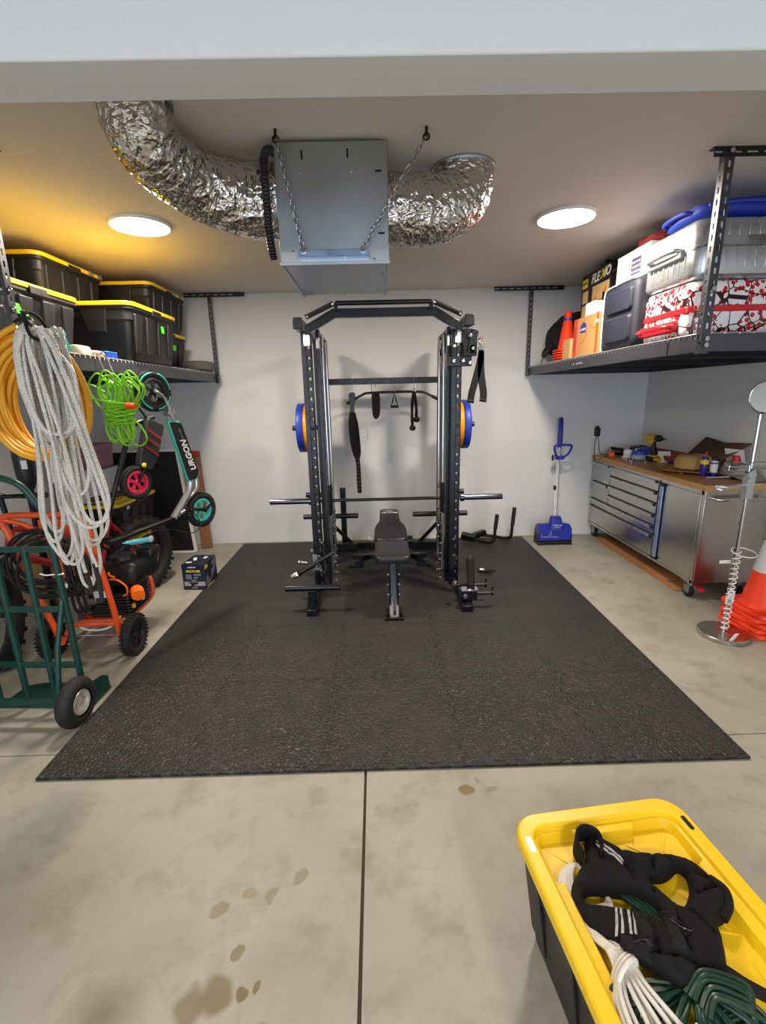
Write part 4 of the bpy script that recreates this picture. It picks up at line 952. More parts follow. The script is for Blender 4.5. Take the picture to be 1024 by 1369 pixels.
# blue bag and red cloth on top
def lump(g, c, d, seed, amp=.12, n=22, m=18, pw=.55, mi=0, fr=1.0):
    rings = []
    for i in range(m+1):
        ph = -pi/2+pi*i/m; cz = (abs(sin(ph))**pw)*(1 if ph > 0 else -1); cr = max(.01, cos(ph))**pw; ring = []
        for j in range(n):
            a = 2*pi*j/n; ca, sa = cos(a), sin(a)
            x = (abs(ca)**pw)*(1 if ca > 0 else -1); y = (abs(sa)**pw)*(1 if sa > 0 else -1)
            q = V((x*cr*1.5+seed, y*cr*1.5, cz*1.5))*fr; w = 1+amp*noise.noise(q*1.6)+amp*.4*noise.noise(q*4)
            ring.append((c[0]+d[0]/2*x*cr*w, c[1]+d[1]/2*y*cr*w, c[2]+d[2]/2*cz*w))
        rings.append(ring)
    g.loft(rings, mi)
mat('royal_blue', '1936a6', .6, vary=.12, bump=.2)
t = thing('blue_bag', 'flat royal blue padded bag lying on top of the silver suitcase', 'bag', (2.15, 2.95, 2.55))
g = G(); lump(g, (2.15, 2.96, 2.598), (.74, .46, .10), 2, .10); g.build('body', 'royal_blue', t, 0, True, ang=70)
g = G(); g.tube([(1.79, 2.75, 2.60), (1.95, 2.725, 2.61), (2.2, 2.72, 2.605), (2.5, 2.73, 2.61)], .009, 8, sm=5); g.build('piping', 'blue', t, 0, True)
g = G(); g.tube([(1.79, 2.88, 2.60), (1.755, 2.9, 2.61), (1.75, 3.0, 2.615), (1.76, 3.1, 2.61), (1.79, 3.12, 2.60)], .012, 8, sm=4); g.build('strap', 'royal_blue', t, 0, True)
mat('maroon', '6a1518', .8, vary=.2, bump=.3)
g = G(); lump(g, (1.98, 3.44, 2.622), (.30, .26, .085), 9, .25, mi=0); tag(g.build('folded_garment', 'maroon', ang=70), 'dark red folded garment on the white picture box behind the blue bag', 'garment')
# ---------------------------------------------------------------- wheels and tubes shared by the left-hand clutter
def tyre(g, M, R, r, n=48, k=12, knob=0, kw=.5, mi=0, flat=1.0):
    """tyre around local z of M"""
    pts = [(R+r*cos(a), r*flat*sin(a)) for a in [2*pi*i/k for i in range(k+1)]]
    g.lathe(pts, n, M, mi)
    if knob:
        for i in range(knob):
            a = 2*pi*i/knob
            for z in ((-.5, .0, .5) if i % 2 else (-.25, .25)):
                g.box(((R+r*.93)*cos(a), (R+r*.93)*sin(a), z*r*flat*1.5), (r*.35, .55*2*pi*(R+r)/knob, r*.42), (0, 0, math.degrees(a)), mi, M)
RY = Matrix.Rotation(pi/2, 4, 'Y')
RXm = Matrix.Rotation(pi/2, 4, 'X')
# ---------------------------------------------------------------- hand truck
ht = thing('hand_truck', 'dark green steel hand truck with two air-filled wheels, nearest on the left', 'hand truck', (-1.90, 2.20, 0), -3)
px = (.235, .07, -.095, -.26); py = .10
g = G(); g.tube([(px[0], py, .03), (px[0]-.004, py, .6), (px[0]-.012, py-.01, 1.08), (px[0]-.03, py-.03, 1.19), (px[0]-.09, py-.05, 1.29), (-.0125, py-.055, 1.325), (px[3]+.09, py-.05, 1.29), (px[3]+.03, py-.03, 1.19), (px[3]+.012, py-.01, 1.08), (px[3]+.004, py, .6), (px[3], py, .03)], .0165, 16, sm=7); g.build('handle_frame', 'green_frame', ht, 0)
for x, z1 in ((px[1], .95), (px[2], .95)):
    g = G(); g.cyl((x, py, .03), (x, py, z1), .0165, n=16); g.build('upright', 'green_frame', ht, 0)
for z in (.935, .60, .27): 
    g = G(); g.bb((px[3], py-.012, z-.014), (px[0], py+.012, z+.014)); g.build('crossbar', 'green_frame', ht, .003)
g = G(); g.bb((px[3]-.02, -.045, .115), (px[0]+.01, -.015, .145)); g.cyl((-.32, -.03, .13), (.30, -.03, .13), .009); g.build('axle_bar', 'green_frame', ht, .003)
for x in (px[0]-.03, px[3]+.03):
    g = G(); g.tube([(x+.02, py-.01, .66), (x-.0, .02, .42), (x-.01, -.03, .15)], .014, 12); g.build('brace', 'green_frame', ht, 0)
g = G(); g.prism([(-.28, .09), (.27, .09), (.26, .29), (.18, .32), (-.17, .32), (-.26, .29)], .006, Matrix.Translation((0, 0, .004))); g.prism([(.08, .0), (.27, .0), (.265, .09), (.22, .12), (.08, .15)], .005, Matrix(((0, 0, 1, .262), (1, 0, 0, 0), (0, 1, 0, .008), (0, 0, 0, 1)))); g.build('toe_plate', 'green_frame', ht, .002)
g = G(); g.tube([(px[0]+.018, py, .80), (px[0], py-.019, .803), (px[0]-.018, py, .80), (px[0], py+.019, .797)], .0035, 6, True); g.tube([(px[0]-.015, py-.01, .802), (px[0]-.06, py-.02, .80), (px[0]-.10, py-.01, .804)], .0035, 6); g.build('cord_tie', 'white_plastic', ht, 0, label='white cord tied round the frame')
mat('wheel_rim', 'c9c4b6', .4, .6, vary=.2)
for x in (.285, -.31):
    M = TR((x, -.03, .132)) @ RY
    g = G(); prof = []
    for i in range(25):
        a = -pi*.62+pi*1.24*i/24; prof.append((.088+.044*cos(a)*(1-.035*(i % 4 == 0)), .041*sin(a)))
    g.lathe(prof, 56, M); w = g.build('wheel', 'black_rubber', ht, 0, ang=50)
    g = G()
    for s in (-1, 1): g.lathe([(.066, s*.030), (.062, s*.034), (.052, s*.030), (.046, s*.012), (.03, s*.010), (.022, s*.012), (.02, s*.03), (.012, s*.032), (.001, s*.032)], 40, M)
    g.build('rim', 'wheel_rim', w, 0, ang=40)
# ---------------------------------------------------------------- pressure washer
pw = thing('pressure_washer', 'orange-framed petrol pressure washer with black wheels behind the green hand truck', 'pressure washer', (-1.93, 2.95, 0))
fr = 'orange_frame'
def wt(pts, r, n=12, sm=0, name='frame_tube', m=fr, par=pw, closed=False):
    g = G(); g.tube(pts, r, n, closed, sm=sm); return g.build(name, m, par, 0, True)
wt([(-1.74, 2.84, .11), (-1.755, 2.82, .40), (-1.785, 2.80, .74), (-1.80, 2.79, .90), (-1.83, 2.785, .975), (-1.90, 2.78, .995), (-2.10, 2.78, 1.0), (-2.25, 2.78, 1.0), (-2.31, 2.785, .975), (-2.30, 2.79, .90), (-2.26, 2.80, .74), (-2.20, 2.82, .40), (-2.14, 2.84, .09)], .019, 16, 5, 'handle_frame')
wt([(-2.30, 2.78, .975), (-2.22, 2.83, .93), (-2.16, 2.86, .86), (-2.13, 2.86, .80)], .017, 12, 4)
wt([(-1.735, 2.84, .12), (-1.74, 3.0, .20), (-1.735, 3.22, .22), (-1.74, 3.32, .25), (-1.76, 3.35, .34), (-1.80, 3.36, .37), (-1.84, 3.34, .30), (-1.86, 3.28, .22)], .018, 14, 5)
wt([(-2.14, 2.84, .10), (-2.13, 3.0, .20), (-2.13, 3.3, .20), (-1.86, 3.32, .20)], .018, 14, 4)
wt([(-1.74, 2.90, .20), (-2.13, 2.90, .20)], .014)
wt([(-1.66, 2.86, .14), (-2.2, 2.86, .14)], .008, 12, 0, 'axle', 'chrome')
g = G(); g.bb((-2.10, 2.92, .215), (-1.77, 3.28, .225)); g.build('engine_plate', fr, pw, .002, True)
g = G(); g.bb((-2.12, 2.815, .80), (-1.84, 2.825, .96)); g.bb((-2.08, 2.82, .55), (-1.86, 2.86, .78)); g.build('front_panel', fr, pw, .01, True)
for x in (-1.665, -2.205):
    M = TR((x, 2.86, .14)) @ RY
    g = G(); tyre(g, M, .110, .030, 44, 12, 0); [g.box((.139*cos(i*pi/16), .139*sin(i*pi/16), zz), (.006, .014, .024), (0, 0, math.degrees(i*pi/16)), 0, M) for i in range(32) for zz in (-.014, .014)]; w = g.build('wheel', 'black_rubber', pw, 0, True)
    g = G(); g.lathe([(.09, -.015), (.092, 0), (.09, .015), (.084, .018), (.08, .008), (.03, .010), (.026, .022), (.001, .022)], 32, M)
    for i in range(6): g.box((0, .055, .014), (.018, .055, .012), M=M @ Matrix.Rotation(i*pi/3, 4, 'Z'))
    g.build('rim', 'black_plastic', w, .001, True)
g = G(); lump(g, (-1.80, 3.12, .50), (.27, .24, .18), 4, .05, 28, 16, .4); g.cyl((-1.82, 3.13, .57), (-1.82, 3.13, .615), .09, .075, n=32); g.build('engine_cover', 'black_plastic', pw, 0, True, ang=60)
g = G(); g.bb((-1.76, 3.20, .55), (-1.64, 3.34, .63)); g.bb((-1.74, 3.2, .42), (-1.66, 3.32, .56)); g.build('air_filter', 'black_plastic', pw, .02, True, seg=3)
g = G(); g.bb((-1.98, 2.95, .225), (-1.72, 3.22, .40))
for i in range(7): g.bb((-2.0, 2.94, .25+.022*i), (-1.70, 3.23, .257+.022*i))
g.build('engine_block', 'dark_chrome', pw, .003, True)
mat('pump_metal', '8b8a86', .38, .8, vary=.25, scale=40)
g = G(); g.cyl((-2.10, 2.93, .33), (-1.98, 2.93, .33), .055, n=20); g.bb((-2.12, 2.86, .24), (-2.02, 2.98, .33))
for dx, dz in ((-.02, .07), (.02, .07), (.05, .05), (-.05, .05)): g.cyl((-2.06+dx, 2.90, .30), (-2.06+dx, 2.90, .33+dz), .014, n=10)
for i in range(5): g.cyl((-2.11, 2.88+.022*i, .27), (-2.15, 2.88+.022*i, .26-.01*(i % 2)), .010, n=8)
for i in range(8): g.torus(.058, .004, TR((-2.09+.015*i, 2.93, .33)) @ RY, 20, 5)
g.cyl((-1.98, 2.90, .36), (-1.88, 2.88, .38), .022, n=12); g.build('pump', 'pump_metal', pw, .002, True)
mat('orange_cap', 'ff6a10', .4)
g = G(); g.cyl((-1.68, 3.0, .40), (-1.64, 2.94, .385), .042, n=20)
for i in range(10): a = i*pi/5; g.box((-1.66+.0, 2.97, .39), (.012, .05, .09), (0, 0, 30), M=None) if i == 0 else None
g.build('fuel_cap', 'orange_cap', pw, .004, True, label='bright orange cap')
g = G(); g.tube([(-1.82, 2.95, .50), (-1.74, 2.90, .515), (-1.69, 2.90, .47), (-1.70, 2.92, .41), (-1.74, 2.94, .385)], .006, 8, sm=5); g.tube([(-1.80, 2.92, .56), (-1.76, 2.86, .565), (-1.72, 2.84, .56)], .007, 8, sm=4); g.build('orange_lead', 'orange_cap', pw, 0, True)
g = G(); g.box((-1.66, 3.02, .34), (.03, .03, .03), (0, 20, 30)); g.box((-1.70, 2.97, .30), (.025, .025, .025), (20, 0, 30)); g.build('yellow_knob', 'yellow_tool', pw, .003, True)
g = G(); g.bb((-1.90, 2.88, .40), (-1.80, 2.90, .44)); g.bb((-1.98, 2.86, .56), (-1.86, 2.88, .60)); g.build('warning_sticker', 'white_paper', pw, .001, True)
g = G(); g.tube([(-2.10, 2.92, .24), (-2.02, 2.90, .17), (-1.90, 2.90, .16), (-1.82, 2.92, .19), (-1.78, 2.94, .24)], .007, 8, sm=6); g.build('clear_hose', 'white_plastic', pw, 0, True)
g = G()
rnd = random.Random(4)
for i in range(7):
    cxx = -2.02+rnd.uniform(-.05, .05); cz = .74+rnd.uniform(-.05, .03); a_ = .20+rnd.uniform(-.03, .05); b_ = .16+rnd.uniform(-.04, .05)
    g.tube([(cxx+a_*cos(a), 2.74-.012*i+.02*sin(3*a+i), cz+b_*sin(a)-.03*abs(cos(a))) for a in [2*pi*k/32 for k in range(32)]], .0085, 8, True)
for i in range(3): g.tube([(-1.93+.03*i, 2.70, .86), (-1.91+.03*i, 2.69, .6), (-1.94+.04*i, 2.74, .40), (-1.97+.04*i, 2.82, .33)], .009, 8, sm=5)
g.build('black_hose', 'black_rubber', pw, 0, True, label='coiled black high-pressure hose')
g = G(); g.tube([(-1.90, 2.72, .66), (-1.95, 2.70, .50), (-2.0, 2.72, .36)], .014, 10, sm=4); g.bb((-1.925, 2.69, .60), (-1.895, 2.72, .70)); g.build('spray_gun', 'black_plastic', pw, .003, True)
for k in range(3):
    g = G(); g.cyl((-1.925-.025*k, 2.70, .585-.05*k), (-1.935-.025*k, 2.70, .56-.05*k), .0155, n=12); g.build('gun_ring', 'white_plastic', pw, 0, True)
# ---------------------------------------------------------------- bicycle
mat('bike_red', 'a01c1c', .35, coat=.3)
bk = thing('bicycle', 'red-framed fat-tyre bicycle parked against the left wall behind the pressure washer', 'bicycle', (-2.25, 3.35, 0))
RC, FC = V((-2.10, 3.93, .345)), V((-2.46, 2.76, .345)); ax = (RC-FC).normalized(); nb = V((ax.y, -ax.x, 0))
def wheel(c, d, nm):
    M = Matrix.Translation(c) @ FR(d).to_4x4()
    g = G(); tyre(g, M, .288, .053, 60, 14, 44); w = g.build(nm, 'black_rubber', bk, 0, True)
    g = G(); g.lathe([(.245, -.022), (.256, -.02), (.256, .02), (.245, .022), (.238, 0), (.245, -.022)], 56, M); g.build('rim', 'black_plastic', w, 0, True)
    g = G()
    for i in range(28):
        a = 2*pi*i/28; b = a+(.35 if i % 2 else -.35); s = .02 if i % 4 < 2 else -.02
        g.cyl(M @ V((.02*cos(b), .02*sin(b), s)), M @ V((.242*cos(a), .242*sin(a), 0)), .0012, n=5)
    g.cyl(M @ V((0, 0, -.05)), M @ V((0, 0, .05)), .018, n=16); g.build('spokes', 'chrome', w, 0, True)
wheel(RC, nb, 'rear_wheel'); wheel(FC, (nb+ax*.75), 'front_wheel')
def bt_(pts, r, name, m, sm=0, n=12): g = G(); g.tube(pts, r, n, sm=sm); return g.build(name, m, bk, 0, True)
BB = RC.lerp(FC, .36)+V((0, 0, -.03)); ST = BB+ax*.17+V((0, 0, .44)); HT = FC+ax*.20+V((0, 0, .52)); HB = FC+ax*.15+V((0, 0, .38))
g = G(); 
for a, b, r in ((BB, ST, .018), (ST-V((0, 0, .04)), HT, .020), (BB, HB, .026), (HT, HB, .024)): g.tube([a, b], r, 14)
for s in (-1, 1):
    g.tube([BB+nb*.02*s, RC+nb*.06*s], .011, 10); g.tube([ST+nb*.015*s-V((0, 0, .06)), RC+nb*.06*s], .010, 10)
g.build('frame', 'bike_red', bk, 0, True)
g = G()
for s in (-1, 1): g.tube([FC+nb*.055*s, FC+nb*.055*s+ax*.06+V((0, 0, .36)), HB+nb*.04*s], .015, 10)
g.tube([HB, HT, HT+V((0, 0, .12))-ax*.02+V((0, 0, .10))], .016, 12); g.build('fork', 'black_steel', bk, 0, True)
S2 = HT+V((0, 0, .23))-ax*.05; dirh = (nb*.9+ax*.35).normalized()
bt_([S2-dirh*.30, S2-dirh*.12, S2-ax*.02, S2+dirh*.12, S2+dirh*.30], .0135, 'handlebar', 'black_steel', 4)
for s in (-1, 1):
    bt_([S2+dirh*.20*s, S2+dirh*.31*s], .018, 'grip', 'black_rubber')
    g = G(); g.tube([S2+dirh*.17*s, S2+dirh*.19*s-ax*.05, S2+dirh*.27*s-ax*.07], .006, 8, sm=3); g.build('brake_lever', 'black_plastic', bk, 0, True)
g = G(); g.tube([S2+dirh*.16-ax*.03, S2-ax*.16+V((0, 0, .08)), S2-ax*.14+V((0, 0, -.1)), HT-ax*.03], .003, 6, sm=6); g.tube([S2-dirh*.16-ax*.03, S2-ax*.14+V((0, 0, .05)), S2-ax*.12+V((0, 0, -.12)), HT-ax*.03], .003, 6, sm=6); g.build('brake_cable', 'black_plastic', bk, 0, True)
g = G(); SP = ST+ax*.03+V((0, 0, .14)); g.tube([ST, SP], .013, 10); g.build('seat_post', 'black_steel', bk, 0, True)
g = G(); g.loft([[SP+ax*y+nb*(w*cos(a))+V((0, 0, .03+.022*sin(a))) for a in [2*pi*k/16 for k in range(16)]] for y, w in ((-.16, .012), (-.14, .02), (-.02, .028), (.06, .06), (.11, .075), (.13, .05))]); g.build('saddle', 'black_vinyl', bk, 0, True, ang=60)
g = G(); g.lathe([(.02, -.003), (.09, -.003), (.09, .003), (.02, .003)], 32, Matrix.Translation(BB+nb*.06) @ FR(nb).to_4x4()); cr = BB+nb*.075; g.tube([cr, cr+ax*.10+V((0, 0, .13))], .010, 8); g.tube([BB-nb*.075, BB-nb*.075-ax*.10-V((0, 0, .13))], .010, 8); g.build('crankset', 'pump_metal', bk, .001, True)
g = G(); pc = cr+ax*.10+V((0, 0, .13)); g.box(pc+nb*.06, (.10, .085, .022), (0, 0, math.degrees(atan2(nb.y, nb.x)))); g.build('pedal', 'black_plastic', bk, .004, True)
g = G(); g.box(BB-nb*.135-ax*.10-V((0, 0, .13)), (.10, .085, .022), (0, 0, math.degrees(atan2(nb.y, nb.x)))); g.build('pedal', 'black_plastic', bk, .004, True)
mat('light_cyan', '6fd0ea', .35)
# light blue grip of something resting at the pedal height
t = thing('cyan_hand_grip', 'light blue hand grip with a white end sticking out above the washer engine', 'hand grip', (-1.80, 3.35, .64))
g = G(); g.tube([(-1.90, 3.30, .625), (-1.84, 3.31, .645), (-1.76, 3.32, .655), (-1.70, 3.33, .665)], .020, 14, sm=4, rf=lambda t, a: 1+.12*sin(t*30)); g.build('grip', 'light_cyan', t, 0, True)
g = G(); g.ball((-1.695, 3.33, .666), .026, 8, sc=(.6, 1, 1)); g.build('end_cap', 'white_plastic', t, 0, True)
g = G(); g.tube([(-1.90, 3.30, .625), (-2.0, 3.30, .60), (-2.10, 3.35, .62)], .011, 10, sm=4); g.build('bar', 'black_steel', t, 0, True)
# ---------------------------------------------------------------- black padded post
t = thing('padded_post', 'black padded post with a small white sticker standing behind the hand truck handle', 'post', (-2.43, 3.22, 0))
PO = lambda x, y, z: (-2.43+(x+2.22)*1.08, 3.22+(y-2.98)*1.08, z)
g = G(); g.lathe([(.02, 0), (.024, .02), (.024, .95), (.028, 1.18), (.03, 1.2)], 20, TR((-2.43, 3.22, 0))); g.build('pole', 'black_steel', t, 0, True)
g = G(); g.lathe([(.03, 1.08), (.048, 1.12), (.060, 1.18), (.063, 1.31), (.058, 1.37), (.044, 1.39), (.001, 1.395)], 28, TR((-2.43, 3.22, 0))); g.build('padding', 'black_vinyl', t, 0, True)
g = G(); g.box((-2.393, 3.168, 1.26), (.033, .004, .06), (0, 0, 35)); g.build('sticker', 'white_paper', t, 0, True)
g = G(); g.cyl((-2.43, 3.22, 0), (-2.43, 3.22, .02), .08, n=32); g.build('base', 'black_steel', t, .004, True)
# ---------------------------------------------------------------- scooters hanging
def scooter_wheel(par, c, R, r, rimmat, nm='wheel', sp=5, ring=None):
    M = TR(c) @ RXm
    g = G(); tyre(g, M, R-r, r, 52, 12, 0, flat=.95)
    for i in range(60):
        a = 2*pi*i/60
        for z in (-.012, .012): g.box(((R-.002)*cos(a), (R-.002)*sin(a), z), (.005, .006, .009), (0, 0, math.degrees(a)), 0, M)
    w = g.build(nm, 'black_rubber', par, 0)
    g = G(); g.lathe([(R-2*r+.004, -.014), (R-2*r-.010, -.016), (R-2*r-.014, -.006), (R-2*r-.014, .006), (R-2*r-.010, .016), (R-2*r+.004, .014)], 48, M)
    for i in range(sp):
        a = 2*pi*i/sp; g.box((0, (R-2*r)/2, 0), (.013, R-2*r-.01, .012), (0, 0, 8), 0, M @ Matrix.Rotation(a, 4, 'Z')); g.box((.012, (R-2*r)/2, 0), (.009, R-2*r-.01, .010), (0, 0, -14), 0, M @ Matrix.Rotation(a, 4, 'Z'))
    g.cyl(M @ V((0, 0, -.02)), M @ V((0, 0, .02)), .018, n=20); g.build('rim', rimmat, w, .001)
    if ring:
        g = G()
        for s in (-1, 1): 
            for k in range(4):
                g.tube([M @ V(((R-r*.62)*cos(a), (R-r*.62)*sin(a), s*r*.88)) for a in [k*pi/2+.1+j*.13 for j in range(10)]], .0045, 6)
        g.build('tyre_stripe', ring, w, 0)
    return w
s1 = thing('kick_scooter', 'teal and silver folded kick scooter hanging wheel-up from the left shelf edge', 'scooter', (-1.44, 3.1, 0), 62)
scooter_wheel(s1, (.015, 0, 1.72), .128, .024, 'black_plastic', 'wheel', 5, 'teal')
scooter_wheel(s1, (.283, 0, .875), .128, .024, 'teal', 'wheel', 5, None)
def slab(g, quad, y0, y1, mi=0, inset=0):
    """quad of (u, z) extruded between y0 and y1"""
    q = [(x, z) for x, z in quad]; g.prism(q, y1-y0, Matrix(((1, 0, 0, 0), (0, 0, 1, y0), (0, 1, 0, 0), (0, 0, 0, 1))), mi); return g
def rq(q, r=.25, n=4):
    """round the corners of a polygon"""
    out = []; m = len(q)
    for i in range(m):
        a, b, c = V(q[i-1]), V(q[i]), V(q[(i+1) % m]); p = b.lerp(a, min(.45, .02/(b-a).length)); s = b.lerp(c, min(.45, .02/(b-c).length))
        for k in range(n+1): t_ = k/n; out.append(tuple(p*(1-t_)**2+b*2*t_*(1-t_)+s*t_**2))
    return out
dq = [(.072, 1.535), (.175, 1.522), (.29, 1.15), (.255, 1.105), (.185, 1.10)]
g = G(); slab(g, rq(dq), -.026, .0); g.build('deck', 'teal', s1, .006, seg=3)
cqx = sum(p[0] for p in dq)/5; cqz = sum(p[1] for p in dq)/5
dq2 = [(cqx+(x-cqx)*.88, cqz+(z-cqz)*.955) for x, z in dq]
g = G(); slab(g, rq(dq2), -.032, -.024); g.build('grip_panel', 'black_matte', s1, .001, label='black grip panel with pale lettering')
e = (V((.235, 1.13))-V((.13, 1.49))).normalized()
for sgn in (-1, ):
    M = facing((.205, -.0335, 1.285), (-e.x, 0, -e.y), (-.95, 0, .30) if False else (e.y, 0, -e.x))
    text('URGON', .062, M, 'white_paper', s1, 'lettering', bold=.002, shear=.3)
    M = facing((.165, -.0335, 1.43), (-e.x, 0, -e.y), (e.y, 0, -e.x)); text('SCOOTER', .020, M, 'silver', s1, 'lettering', shear=.3)
g = G(); g.tube([(.225, 0, 1.13), (.20, 0, 1.04), (.13, 0, .96), (.04, 0, .87)], .024, 14, sm=5); g.tube([(.27, 0, 1.12), (.26, 0, 1.04), (.19, 0, .99), (.12, 0, .95)], .017, 12, sm=5); g.tube([(.03, 0, .87), (.14, 0, .905)], .016, 12); g.build('neck', 'silver', s1, 0)
g = G(); 
for y in (-.034, .034): g.tube([(.14, y*.6, .905), (.20, y, .90), (.285, y, .877)], .011, 10)
g.tube([(.283, -.045, .875), (.283, .045, .875)], .014, 12); g.tube([(.285, -.03, .877), (.335, -.035, .91)], .016, 8); g.build('fork', 'black_steel', s1, 0)
g = G(); g.tube([(.05, 0, .872), (-.2, 0, .85), (-.42, .01, .825)], .017, 14, sm=4); g.build('steering_tube', 'black_steel', s1, 0)
g = G(); g.tube([(-1.735, 3.06, 1.934), (-1.69, 3.06, 1.955), (-1.665, 3.06, 1.92), (-1.62, 3.07, 1.80), (-1.50, 3.09, 1.72), (-1.43, 3.10, 1.655), (-1.40, 3.10, 1.70)], .005, 8, sm=5); g.build('hanging_hook', 'steel', s1, 0, True)
g = G(); g.tube([(-.42, -.18, .825), (-.42, .22, .825)], .012, 12); g.build('handlebar', 'black_steel', s1, 0)
g = G(); 
for y in (-.03, .03): g.tube([(.015, y, 1.72), (.075, y, 1.67), (.13, y*.7, 1.52)], .010, 8, sm=3)
g.box((.115, 0, 1.585), (.05, .06, .05), (0, 35, 0)); g.cyl((.015, -.035, 1.72), (.015, .035, 1.72), .012); g.build('wheel_bracket', 'silver', s1, .002)
g = G(); g.tube([(.13, -.03, .95), (.22, -.05, .80), (.15, -.05, .74), (.0, -.03, .80), (-.2, -.02, .838)], .0035, 6, sm=6); g.build('brake_cable', 'black_plastic', s1, 0)
s2 = thing('kick_scooter', 'dark kick scooter with red striped deck and pink-rimmed wheel hanging behind the teal one', 'scooter', (-1.62, 3.2, 0), 62)
scooter_wheel(s2, (-.055, 0, 1.123), .115, .020, 'pink', 'wheel', 5, None)
mat('deck_dark', '26262a', .5)
dq = [(.085, 1.55), (.205, 1.49), (.12, 1.27), (.055, 1.19), (-.03, 1.225), (-.015, 1.29)]
g = G(); slab(g, rq(dq), -.025, .03); g.build('deck', 'deck_dark', s2, .006)
mat('stripe_red', '7c2420', .6)
g = G()
for k in range(3):
    z = 1.485-.055*k; slab(g, [(.07-.02*k, z+.0), (.165-.02*k, z-.075), (.165-.02*k, z-.10), (.07-.02*k, z-.025)], -.027, -.0245)
g.build('red_stripe', 'stripe_red', s2, 0)['kind'] = 'stuff'
g = G(); g.ball((.0, -.03, 1.235), .016, 8, sc=(1.2, .3, 1)); g.build('reflector', 'box_yellow', s2, 0)
g = G()
for y in (-.028, .028): g.tube([(-.055, y, 1.123), (-.02, y, 1.18), (.03, y*.6, 1.25)], .010, 8, sm=3)
g.build('fork', 'black_steel', s2, 0)
g = G(); g.tube([(.16, .02, 1.55), (.0, .03, 1.50), (-.06, .03, 1.40), (-.26, .04, .935), (-.32, .04, .80)], .016, 12, sm=4); g.build('steering_tube', 'black_steel', s2, 0)
g = G(); g.tube([(-.32, -.14, .80), (-.32, .24, .80)], .013, 12); g.build('handlebar', 'black_rubber', s2, 0)
g = G(); g.tube([(.10, .0, 1.53), (.06, .03, 1.62), (-.02, .05, 1.72), (-.10, .05, 1.84)], .008, 8, sm=4); g.build('hanging_hook', 'black_steel', s2, 0)
